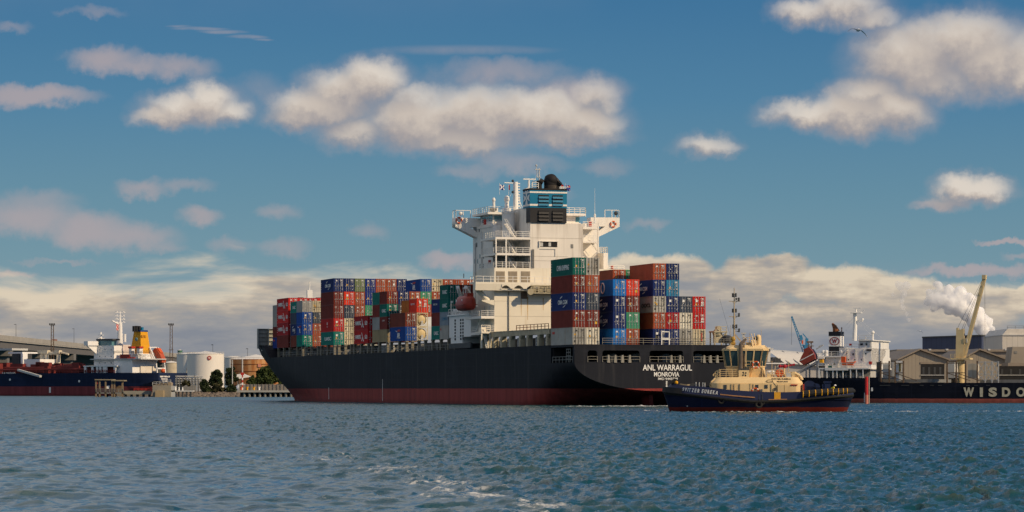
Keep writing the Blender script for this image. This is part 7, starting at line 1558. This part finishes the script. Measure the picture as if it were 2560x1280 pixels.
mb = MB(); mb.bar((KU(46, 15.5), 15.6, KZ(925, 46, 15)), (KU(106, 15.5), 16.6, KZ(941, 106, 15)), 1.2, .8); mb.build('gangway', LGREY, tk)
for px, py in ((25, 949), (198, 953)): u = KU(px, KB); mb = MB(); mb.lathe([(.5, -.05), (.5, .08)], (u, KB, KZ(py, px, KB)), 10, axis='y'); mb.build('hull_mark', MARK, khull)
mb = MB(); u = KU(125, KB); mb.box(u - .5, u + .5, KB - .02, KB + .06, KZ(982, 125, KB), KZ(968, 125, KB)); mb.build('draught_mark', MARK, khull)
lettering('S B NORMA', 1, (KU(22, KB), KB + .05, KZ(932.5, 22, KB)), (-1, 0, 0), (0, 0, 1), LGREY, khull, 'bow_lettering', height=.7, width=8, weight=.03)
# ------------------------------------------------------------------ elevated bridge, far left
BX = -322; bz = 35.0
br = thing('elevated_bridge', 'long grey elevated road bridge behind the tanker', 'bridge', (BX, 1600, 0))
CONC = paint('bridge_concrete', (.34, .32, .29), .8, .1, .06); CONCD = paint('bridge_girder', (.13, .125, .125), .8, .1, .1)
mb = MB(); mb.box(-30, 0, 0, 3200, 28.6, 33.0); mb.build('girder', CONCD, br)
mb = MB(); mb.box(-34, 1.2, 0, 3200, 33.0, 33.9); mb.build('road_deck', CONC, br)
mb = MB(); mb.box(.6, 1.3, 0, 3200, 33.9, 36.8); [mb.box(1.3, 1.36, k * 8., k * 8. + 1.0, 34.1, 36.7) for k in range(400)]; mb.build('parapet', CONC, br)
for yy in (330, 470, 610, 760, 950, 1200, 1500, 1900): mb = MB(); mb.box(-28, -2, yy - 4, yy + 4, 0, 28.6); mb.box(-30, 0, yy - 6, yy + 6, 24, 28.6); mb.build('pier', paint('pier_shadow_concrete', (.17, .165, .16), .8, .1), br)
for px, py0, lab in ((40, 811, 'thin lamp post on the bridge, at the left edge'), (185, 822, 'thin lamp post on the bridge, above the tanker\'s white stores')):
    X_ = BX + 1; Y = X_ * F / (px - 1280); t = thing('street_lamp', lab, 'street lamp', (X_, Y, 36.5), 0, 'lamp posts on the bridge'); h = CH + (HY - py0) / F * Y - 36.5; mb = MB(); mb.tube((0, 0, 0), (0, 0, h), .16, 6, .1); mb.build('lamp_pole', DGREY, t); mb = MB(); mb.box(-1.2, .2, -.2, .2, h - .15, h + .15); mb.build('lamp_head', DGREY, t)
X_ = BX + .5; Y = X_ * F / (160 - 1280); t = thing('truck', 'small brown truck driving on the bridge above the tanker\'s stores', 'truck', (BX - 6, Y, 33.9)); mb = MB(); mb.box(-1.3, 1.3, -6, 3, 1, 4.6); mb.build('truck_box', paint('truck_brown', (.28, .13, .09), .6), t); mb = MB(); mb.box(-1.2, 1.2, 3.2, 5.2, .8, 3.4); mb.build('truck_cab', LGREY, t)
mb = MB(); [mb.lathe([(.5, -1.25), (.5, 1.25)], (0, q, .5), 8, axis='x') for q in (-5, -3.6, 4)]; mb.build('wheel_axle', RUBBER, t)
for px, Y, lab in ((131, 1650, 'tall lattice floodlight tower left of the tanker\'s house'), (428, 1700, 'tall lattice floodlight tower right of the tanker\'s yellow funnel')):
    b = at(px, 0, Y); zt = CH + (HY - 812) / F * Y; t = thing('floodlight_tower', lab, 'light tower', (b.x, Y, 1.6), 0, 'floodlight towers'); zt -= 1.6; mb = MB(); P4 = POST
    for sx in (-1, 1):
        for sy in (-1, 1): mb.bar((sx * .9, sy * .9, 0), (sx * .6, sy * .6, zt), .22)
    for i in range(22):
        z0, z1 = zt * i / 22, zt * (i + 1) / 22; s_ = .9 - .3 * i / 22; q = 1 if i % 2 else -1; mb.bar((-s_ * q, -s_, z0), (s_ * q, -s_, z1), .13); mb.bar((s_, -s_ * q, z0), (s_, s_ * q, z1), .13); mb.bar((-s_, -s_ * q, z0), (-s_, s_ * q, z1), .13)
    mb.build('lattice_mast', P4, t); mb = MB(); mb.box(-1.5, 1.5, -1.2, 1.2, zt - .3, zt); mb.box(-1.2, 1.2, -1, 1, zt * .62, zt * .62 + .3); mb.build('lamp_platform', P4, t)
    for k in range(4): mb = MB(); mb.box(-1.6 + k * .85, -1.0 + k * .85, -1.3, -.9, zt, zt + .8); mb.build('floodlight', DGREY, t)
# ------------------------------------------------------------------ left shore
SY_ = 1120.0
mb = MB(); mb.add([(-640, SY_ + 8, 1.5), (-118, SY_ + 8, 1.5), (-60, 1200, 1.5), (500, 1400, 1.5), (500, 4200, 1.5), (-1400, 4200, 1.5), (-1400, 1700, 1.5), (-640, 1600, 1.5)], [(0, 1, 2, 3, 4, 5, 6, 7)]); mb.f = [(1, 2, 3, 4, 5, 6, 7)]; mb.m = [0]
mb = MB(); x0s, x1s = at(372, 0, SY_).x, at(780, 0, SY_).x
mb.box(x0s, x1s + 400, SY_ + 7, 1190, -3, 1.6); mb.box(at(440, 0, 1400).x, 900, 1190.0, 4000, -3, 1.55); o = mb.build('shore_ground', paint('shore_earth', (.20, .17, .13), .9, .2, .1)); o['kind'] = 'structure'; o['label'] = 'low earth shore on the left'
def rocks():
    mb = MB(); r = random.Random(9)
    for k in range(620):
        px = r.uniform(376, 622); f = r.random(); s = r.uniform(.35, .95); c = at(px, 0, SY_); c = Vector((c.x, SY_ + 8 * f, -.2 + 1.9 * f)); vs = MB(); vs.ball((0, 0, 0), s, 6)
        mb.add([(c.x + v[0] * r.uniform(.75, 1.2), c.y + v[1] * r.uniform(.7, 1.1), c.z + v[2] * r.uniform(.5, .8)) for v in vs.v], vs.f)
    o = mb.build('rock_revetment', paint('shore_rock', (.17, .14, .115), .9, .35, .5)); tag(o, 'bank of brown rocks along the left waterline', 'rocks', kind='stuff')
rocks()
def lpx(px, Y): return (px - 1280) / F * Y
class Shore:
    def __init__(s, name, label, cat, px, Y, group=None, z=1.6): s.t = thing(name, label, cat, (lpx(px, Y), Y, z), 0, group); s.L = Loc(s.t, Y)
WT = paint('tank_white', (.72, .69, .64), .55, .04, .06, .15, (.45, .38, .3), sscale=(.2, .2, .03)); 
def tank(label, px, rpx, py, Y, mat, cone, group='storage tanks', rail=True):
    s = Shore('storage_tank', label, 'storage tank', px, Y, group); R_ = rpx * Y / F; h = s.L.z(py); mb = MB(); mb.lathe([(R_, 0), (R_, h), (R_ + .15, h + .1), (R_ + .15, h + .3)], (0, 0, 0), 48); mb.build('tank_shell', mat, s.t, smooth=30)
    mb = MB(); mb.lathe([(R_, h + .28), (R_ * .5, h + .28 + cone * .5), (.05, h + .28 + cone)], (0, 0, 0), 48); mb.build('tank_roof', WT, s.t, smooth=30)
    if rail:
        mb = MB(); mb.torus((0, 0, h + 1.1), R_, .07, 'z', 48, 4); [mb.bar((R_ * cos(a), R_ * sin(a), h), (R_ * cos(a), R_ * sin(a), h + 1.1), .1) for a in np.linspace(0, 2 * pi, 36, endpoint=False)]; mb.build('tank_rail', LGREY, s.t)
    return s, R_, h
s, R_, h = tank('large white storage tank partly behind the tank with the red badge', 478, 36, 887, 1560, WT, 1.2)
mb = MB(); [mb.bar((R_ * cos(a) * 1.03, R_ * sin(a) * 1.03, h * k / 26), (R_ * cos(a + .03) * 1.03, R_ * sin(a + .03) * 1.03, h * (k + 1) / 26), .8, .3) for k, a in enumerate(np.linspace(-2.1, -1.55, 26))]; mb.build('tank_stair', GREY, s.t)
s, R_, h = tank('large white storage tank with a round red badge', 514, 46, 886, 1480, WT, 1.4)
a = -pi / 2 + .08; mb = MB(); mb.lathe([(1.0, -R_ - .12), (1.0, -R_ + .3)], (lpx(523.5, 1480 - R_) - s.t.location.x, 0, s.L.z(895)), 18, axis='y'); mb.build('tank_badge', RED, s.t)
mb = MB(); mb.lathe([(.55, -R_ - .16), (.55, -R_)], (lpx(523.5, 1480 - R_) - s.t.location.x, 0, s.L.z(895)), 14, axis='y'); mb.build('badge_centre', paint('badge_pale', (.7, .5, .45), .6), s.t)
tank('smaller pale storage tank between the white and rusty tanks', 585, 24, 895, 1750, WT, 1.0)
tank('small green topped tank peeping over the white tanks\' left edge', 450, 6, 877, 1900, paint('tank_green', (.06, .16, .11), .6), .5, rail=False)
RT = paint('tank_rust', (.42, .16, .05), .8, .3, .25, .7, (.60, .36, .17), sscale=(.35, .35, .06), slo=.42, shi=.62)
s, R_, h = tank('wide rust stained storage tank with a pale roof, behind the trees', 640, 62, 900, 1420, RT, 2.4)
for k in range(4): mb = MB(); z = h * (.2 + .22 * k); mb.torus((0, 0, z), R_ + .05, .18, 'z', 48, 4); mb.build('tank_girder', RUST, s.t)
mb = MB(); mb.box(lpx(645, 1420 - R_) - s.t.location.x, lpx(652, 1420 - R_) - s.t.location.x, -R_ - .3, -R_ + .4, s.L.z(918), s.L.z(911)); mb.build('tank_sign', paint('sign_pale_red', (.6, .25, .18), .6), s.t)
tank('pale low tank half hidden left of the white tanks', 428, 22, 908, 1640, paint('tank_cream_far', (.52, .44, .32), .6), 1.0, rail=False)
# trees: tapered trunk with limbs, crown of many leaf faces in clumps
LEAF = {}
def leaf_mat(name, rgb):
    m = bpy.data.materials.new(name); m.use_nodes = True; t = NT(m.node_tree); tcn = t.add('ShaderNodeTexCoord'); v = tcn.outputs['Object']; b = t.n['Principled BSDF']
    c = t.ramp(t.noise(v, 1.1, 4), [(.30, tuple(x * .55 for x in rgb)), (.52, rgb), (.70, (rgb[0] * 2.1, rgb[1] * 1.75, rgb[2] * 1.3))]); t.put(b.inputs['Base Color'], c); b.inputs['Roughness'].default_value = .7; b.inputs['Specular IOR Level'].default_value = .2; return m
G1, G2, G3 = leaf_mat('leaf_dark_green', (.030, .046, .018)), leaf_mat('leaf_green', (.046, .070, .020)), leaf_mat('leaf_olive', (.060, .060, .028))
BARK = paint('bark', (.10, .075, .055), .9, .3, 2.0)
def crown(rs, blobs, dens, leaf, mb):
    for (cx, cy, cz, rx, ry, rz_) in blobs:
        for k in range(int(60 + dens * 4.5 * (rx + .4) * (rz_ + .4))):
            a, b_ = rs.uniform(0, 2 * pi), math.acos(rs.uniform(-1, 1)); q = rs.uniform(.35, 1.0) ** .5 * (1 + .22 * sin(3 * a + cx) * sin(2 * b_ + cz))
            p = Vector((cx + rx * q * sin(b_) * cos(a), cy + ry * q * sin(b_) * sin(a), cz + rz_ * q * cos(b_)))
            n_ = Vector((rs.gauss(0, 1), rs.gauss(0, 1), rs.gauss(.4, 1))).normalized(); t_ = n_.cross(Vector((rs.gauss(0, 1), rs.gauss(0, 1), rs.gauss(0, 1)))).normalized(); w = n_.cross(t_); s_ = leaf * rs.uniform(.6, 1.4)
            mb.add([p - t_ * s_, p + w * s_ * .6, p + t_ * s_, p - w * s_ * .6], [(0, 1, 2, 3)])
def tree(label, px, py0, py1, wpx, Y, mat, seed, n=9, name='tree', cat='tree', dens=26, base=None, group='trees on the left shore', trunk=True, leaf=.42):
    s = Shore(name, label, cat, px, Y, group); rs = random.Random(seed); k = Y / F; w = wpx * k / 2; z1, z0 = s.L.z(py0), s.L.z(py1); H = z1 - z0
    mb = MB(); bl = []
    for i in range(n):
        f = (i + .5) / n; zz = z0 + H * (.12 + .76 * f); rad = w * (.62 - .30 * abs(f - .40) * 1.3); ang_ = i * 2.4 + seed; d = w * (.52 * (1 - .55 * f))
        d *= rs.uniform(.8, 1.35); bl.append((d * cos(ang_), d * sin(ang_) * .8, zz, rad * rs.uniform(.5, 1.05), rad * rs.uniform(.6, 1), min(H * .25, rad * rs.uniform(.5, .95))))
    crown(rs, bl, dens, leaf, mb); mb.build('crown' if trunk else 'foliage', mat, s.t)
    if trunk:
        mb = MB(); mb.tube((0, 0, 0), (.1, 0, z0 + H * .45), w * .09 + .12, 8, w * .045 + .05)
        for b_ in bl: mb.tube((.05, 0, z0 + H * .15 + (b_[2] - z0) * .3), (b_[0] * .8, b_[1] * .8, b_[2]), w * .04 + .04, 5, .03)
        mb.build('trunk', BARK, s.t)
tree('dense dark round tree before the white tank with the badge', 541, 921, 966, 44, 1180, G1, 1)
tree('sparse dark tree with sky gaps left of the thin grey pole', 578, 912, 968, 40, 1190, G1, 2, n=8, dens=16)
tree('broad dense green tree in front of the rusty tank', 664, 917, 966, 62, 1180, G2, 3, n=13)
tree('dark small tree against the big ship\'s bow', 718, 926, 966, 42, 1180, G1, 4, dens=18)
tree('small dark green tree between the white tent and broad tree', 629, 938, 966, 26, 1170, G2, 5, n=7)
tree('brighter green bush right of the broad tree', 700, 940, 968, 20, 1165, G2, 15, n=6)
for lab, px, py0, py1, w, m, sd in (('rounded dark shrub left of the dense round tree', 510, 947, 978, 30, G1, 6), ('low rounded shrub on the bank before the white tanks', 466, 952, 964, 28, G3, 7), ('olive shrub low on the rocks under the dense round tree', 545, 960, 984, 44, G3, 8), ('dark green shrub low on the rocks by the jetty end', 580, 962, 984, 36, G1, 9), ('small shrub at the waterline below the rounded shrub', 517, 966, 984, 34, G1, 10)):
    tree(lab, px, py0, py1, w, 1128, m, sd, n=7, name='shrub', cat='shrub', group='shrubs on the rocky bank', trunk=False, dens=30, leaf=.36)
# white tent, fence, poles
s = Shore('dome_tent', 'white fabric dome shelter on the shore behind the jetty', 'tent', 605, 1210); mb = MB(); k = 1210 / F; R_ = 20 * k
mb.lathe([(R_, 0), (R_ * .96, R_ * .35), (R_ * .75, R_ * .75), (R_ * .4, R_ * 1.0), (.05, R_ * 1.1)], (0, 0, 0), 20); mb.build('tent_skin', PLAINW, s.t, smooth=30); mb = MB(); mb.box(-R_ * .35, R_ * .35, -R_ * 1.05, -R_ * .8, 0, R_ * .6); mb.build('tent_porch', LGREY, s.t)
s = Shore('awning', 'white pitched awning above the dome shelter', 'awning', 606, 1240); mb = MB(); k = 1240 / F; mb.prism([(-15 * k, s.L.z(948)), (20 * k, s.L.z(942)), (0, s.L.z(934)), (-14 * k, s.L.z(936))], 'y', 0, 6); mb.build('awning_cloth', PLAINW, s.t)
mb = MB(); [mb.bar((x * k, y, 0), (x * k, y, s.L.z(945)), .25) for x in (-13, 17) for y in (1, 5)]; mb.build('awning_post', GREY, s.t)
s = Shore('fence', 'grey boarded fence along the shore behind the jetty', 'fence', 670, 1160); k = 1160 / F
mb = MB(); mb.box(-72 * k, 110 * k, 0, .3, 0, s.L.z(961)); mb.build('fence_board', paint('fence_grey', (.22, .20, .175), .8, .15, .6), s.t)
for i in range(20): mb = MB(); x = (-72 + i * 9.4) * k; mb.box(x, x + .3, -.25, 0, 0, s.L.z(960)); mb.build('fence_post', GREY, s.t)
for px, y0, lab, rw in ((581, 900, 'plain grey pole standing beside the sparse tree', 0), (606, 898, 'red and white banded pole before the rusty tank', 1)):
    s = Shore('signal_pole', lab, 'pole', px, 1150, 'poles on the shore'); h = s.L.z(y0)
    if not rw: mb = MB(); mb.tube((0, 0, 0), (0, 0, h), .2, 8, .14); mb.build('pole_shaft', LGREY, s.t)
    else:
        for i in range(8): mb = MB(); mb.tube((0, 0, h * .9 * i / 12), (0, 0, h * .9 * (i + 1) / 12), .26, 8); mb.build('pole_band', RED if i % 2 == 0 else PLAINW, s.t)
        mb = MB(); mb.tube((0, 0, h * .6), (0, 0, h), .24, 8); mb.build('pole_top', LGREY, s.t); mb = MB(); mb.box(-.6, .6, -.3, .3, h * .52, h * .60); mb.build('pole_lamp', RED, s.t)
for px, y0, lab in ((532, 862, 'thin lamp post rising behind the white tanks'), (619, 872, 'thin lamp post rising behind the rusty tank')):
    s = Shore('street_lamp', lab, 'street lamp', px, 1800, 'lamp posts behind the tanks'); h = s.L.z(y0); mb = MB(); mb.tube((0, 0, 0), (0, 0, h), .2, 6, .1); mb.build('lamp_pole', DGREY, s.t); mb = MB(); mb.box(-.9, .3, -.2, .2, h - .15, h + .2); mb.build('lamp_head', DGREY, s.t)
# jetty on piles
s = Shore('jetty', 'low concrete jetty on dark piles left of the big ship\'s bow', 'jetty', 670, 1100, z=0); k = 1100 / F; zt = s.L.z(976)
mb = MB(); mb.box(-78 * k, 95 * k, 0, 14, zt - .7, zt); mb.build('jetty_deck', paint('jetty_concrete', (.36, .35, .32), .8, .12, .3), s.t)
for i in range(12): mb = MB(); x = (-60 + i * 13) * k; mb.tube((x, 1.0, -3), (x, 1.0, zt - .7), .45, 8); mb.build('pile', paint('pile_concrete', (.22, .21, .18), .85, .2), s.t)
for i in range(12): mb = MB(); x = (-60 + i * 13) * k; mb.tube((x, 10.0, -3), (x, 10.0, zt - .7), .45, 8); mb.build('pile', DGREY, s.t)
mb = MB(); mb.box(-78 * k, 95 * k, 13, 13.6, -2, zt - .7); mb.build('jetty_back_wall', DGREY, s.t)
for i, (px, m, nm) in enumerate(((603, ORANGE, 'orange'), (618, YELLOW, 'yellow'), (635, YELLOW, 'yellow'), (648, PLAINW, 'white'), (720, PLAINW, 'white'), (731, PLAINW, 'white'))):
    lab = {603: 'small orange mooring post on the jetty\'s left end', 618: 'small yellow mooring post next to the orange one', 635: 'small yellow mooring post mid jetty before the green tree', 648: 'small white mooring post under the broad tree', 720: 'white mooring post left of the last one by the ship\'s bow', 731: 'taller white mooring post nearest the big ship\'s bow'}[px]
    b = Shore('mooring_post', lab, 'mooring post', px, 1104, 'mooring posts on the jetty', z=zt); hh = 1.3 if px != 731 else 2.0; mb = MB(); mb.lathe([(.35, 0), (.3, .7 * hh), (.5, .8 * hh), (.5, hh)], (0, 0, 0), 10); mb.build('post', m, b.t); mb = MB(); mb.box(-.6, .6, -.5, .5, -.0, .12); mb.build('post_base', GREY, b.t)
# pipe rack and dolphins before the tanks
s = Shore('pipe_rack', 'grey pipe rack and walkways on the shore left of the trees', 'pipe rack', 470, 1180); k = 1180 / F; mb = MB()
for i in range(9):
    x = (-30 + i * 7.6) * k; mb.box(x, x + .3, 0, .3, 0, s.L.z(938 + 3 * (i % 3))); mb.box(x, x + .3, 4, 4.3, 0, s.L.z(944))
mb.build('rack_frame', GREY, s.t)
for py in (941, 947, 953, 959): mb = MB(); mb.tube((-32 * k, 1, s.L.z(py)), (36 * k, 1, s.L.z(py)), .28, 6); mb.build('pipe', LGREY, s.t)
mb = MB(); mb.box(-34 * k, -6 * k, 2, 5, 0, s.L.z(948)); mb.build('pump_house', paint('pump_house_beige', (.30, .27, .21), .7), s.t)
mb = MB(); mb.box(-10 * k, 20 * k, -2, 0, 0, s.L.z(963)); mb.build('low_wall', GREY, s.t)
s = Shore('low_jetty', 'small low jetty with white posts on the rocks left of the shrubs', 'jetty', 440, 1110, z=0); k = 1110 / F; zt = s.L.z(976)
mb = MB(); mb.box(-28 * k, 42 * k, 0, 6, zt - .5, zt); mb.build('jetty_deck', LGREY, s.t)
for i in range(7): mb = MB(); x = (-24 + i * 10) * k; mb.tube((x, .6, -2), (x, .6, zt - .5), .35, 8); mb.build('pile', DGREY, s.t)
for i in range(5): mb = MB(); x = (-20 + i * 9) * k; mb.tube((x, .6, zt), (x, .6, zt + 1.2), .3, 8, .22); mb.build('white_post', PLAINW, s.t)
s = Shore('mooring_dolphin', 'beige concrete mooring block at the tanker\'s stern', 'mooring dolphin', 400, 1105, z=0); k = 1105 / F
mb = MB(); mb.box(-22 * k, 24 * k, 4, 12, -2, s.L.z(963)); mb.build('upper_block', paint('dolphin_grey', (.25, .23, .19), .8, .15, .3), s.t)
mb = MB(); mb.box(-12 * k, 8 * k, 0, 4, -2, s.L.z(976)); mb.build('lower_block', paint('dolphin_beige', (.34, .26, .16), .8, .12, .4), s.t)
mb = MB(); mb.prism([(-24 * k, s.L.z(963)), (20 * k, s.L.z(955)), (24 * k, s.L.z(957)), (24 * k, s.L.z(963))], 'y', 5, 11); mb.build('block_ramp', paint('dolphin_top', (.30, .24, .17), .8), s.t)
mb = MB(); mb.rail([(-22 * k, 4.2, s.L.z(963)), (24 * k, 4.2, s.L.z(957))], 1.1, 2, 1.5, .06); mb.build('block_rail', LGREY, s.t)
mb = MB(); mb.box(24 * k, 34 * k, 5, 10, -2, s.L.z(965)); mb.build('block_step', LGREY, s.t)
s = Shore('jetty_walkway', 'low walkway with red rail between shelter and mooring block', 'walkway', 345, 1115, z=0); k = 1115 / F; mb = MB(); mb.box(-36 * k, 32 * k, 0, 2.5, s.L.z(986), s.L.z(977)); mb.build('walkway_deck', paint('walkway_grey', (.28, .27, .23), .8), s.t); mb = MB(); mb.rail([(-10 * k, 0, s.L.z(977)), (30 * k, 0, s.L.z(977))], .9, 2, 1.5, .07); mb.build('walkway_rail', RED, s.t)
for i in range(5): mb = MB(); x = (-32 + i * 15) * k; mb.tube((x, 1, -2), (x, 1, s.L.z(986)), .5, 8); mb.build('pile', DGREY, s.t)
s = Shore('jetty_shelter', 'open roofed steel jetty shelter in front of the tanker\'s red hull', 'shelter', 274, 1110, z=0); k = 1110 / F
mb = MB(); mb.box(-36 * k, 36 * k, 0, 8, s.L.z(984), s.L.z(981)); mb.build('shelter_deck', GREY, s.t)
mb = MB(); mb.box(-37 * k, 8 * k, -.5, 8, s.L.z(950.5), s.L.z(948)); mb.box(5 * k, 37 * k, -1, 7, s.L.z(953), s.L.z(950)); mb.build('shelter_roof', paint('shelter_roof_buff', (.26, .22, .15), .7), s.t)
for x in (-34, -25, -10, 6, 12, 32): mb = MB(); mb.box(x * k - .3, x * k + .3, 0, .5, -2, s.L.z(950)); mb.build('shelter_post', paint('shelter_post_buff', (.22, .16, .10), .7), s.t)
for x in (-30, -12, 8, 30): mb = MB(); mb.tube((x * k, 5, -3), (x * k, 5, s.L.z(984)), .6, 8); mb.build('pile', DGREY, s.t)
mb = MB(); mb.box(-9 * k, -1 * k, .6, 1, s.L.z(972), s.L.z(964)); mb.build('notice_board', PLAINW, s.t); mb = MB(); mb.box(-36 * k, -30 * k, .3, .8, s.L.z(960), s.L.z(951)); mb.build('red_panel', RED, s.t)
mb = MB(); mb.rail([(-34 * k, -.1, s.L.z(981)), (34 * k, -.1, s.L.z(981))], 1.3, 3, 1.6, .06); mb.build('shelter_rail', GREY, s.t)
mb = MB(); mb.box(14 * k, 30 * k, 3, 6, s.L.z(981), s.L.z(964)); mb.build('control_cabinet', paint('cabinet_brown', (.16, .11, .07), .7), s.t)
# ------------------------------------------------------------------ gulls
GW = paint('gull_white', (.72, .71, .70), .6, .05); GD = paint('gull_grey_wing', (.12, .125, .14), .7)
def gull(px, py, Y, span, label, bank=.5, rz=.3):
    b = at(px, py, Y); t = thing('seagull', label, 'bird', b, rz, 'gulls in the sky'); k = span / 1.2; prof = [(.004, -.20), (.03, -.15), (.055, -.05), (.062, .04), (.045, .12), (.042, .17), (.03, .205), (.006, .25)]
    mb = MB(); mb.lathe([(r * k * 1.35, z * k) for r, z in prof], (0, 0, 0), 10, axis='y'); mb.prism([(-.05 * k, -.33 * k), (.05 * k, -.33 * k), (.02 * k, -.16 * k), (-.02 * k, -.16 * k)], 'z', -.006 * k, .006 * k); mb.build('body', GW, t, smooth=50)
    mb = MB(); mb.lathe([(.012 * k, .0), (.003 * k, .05 * k)], (0, .24 * k, -.006 * k), 6, axis='y'); mb.build('beak', YELLOW, t)
    for s_ in (-1, 1):
        mb = MB(); sec = [(0, .06, .0, .10), (.22, .08, .06, .10), (.40, .06, .045, .08), (.60, -.02, -.10, .015)] if s_ < 0 else [(0, .06, .0, .10), (.20, .09, -.02, .10), (.36, .06, -.16, .08), (.50, -.04, -.36, .015)]
        vs = []
        for x, y, z, c in sec: vs += [(s_ * x * k, (y + c / 2) * k, z * k), (s_ * x * k, (y - c) * k, z * k - .004), (s_ * x * k, (y - c / 4) * k, z * k + .012 * k)]
        mb.add(vs, [(3 * i, 3 * i + 1, 3 * i + 4, 3 * i + 3) for i in range(3)] + [(3 * i + 1, 3 * i + 2, 3 * i + 5, 3 * i + 4) for i in range(3)] + [(3 * i + 2, 3 * i, 3 * i + 3, 3 * i + 5) for i in range(3)]); mb.build('wing', GD if s_ < 0 else GW, t)
gull(2146, 75, 190, 1.5, 'white gull gliding high in the sky at upper right')
gull(2300, 827.5, 420, 1.1, 'tiny white gull flying before the bank of cloud above the warehouses')
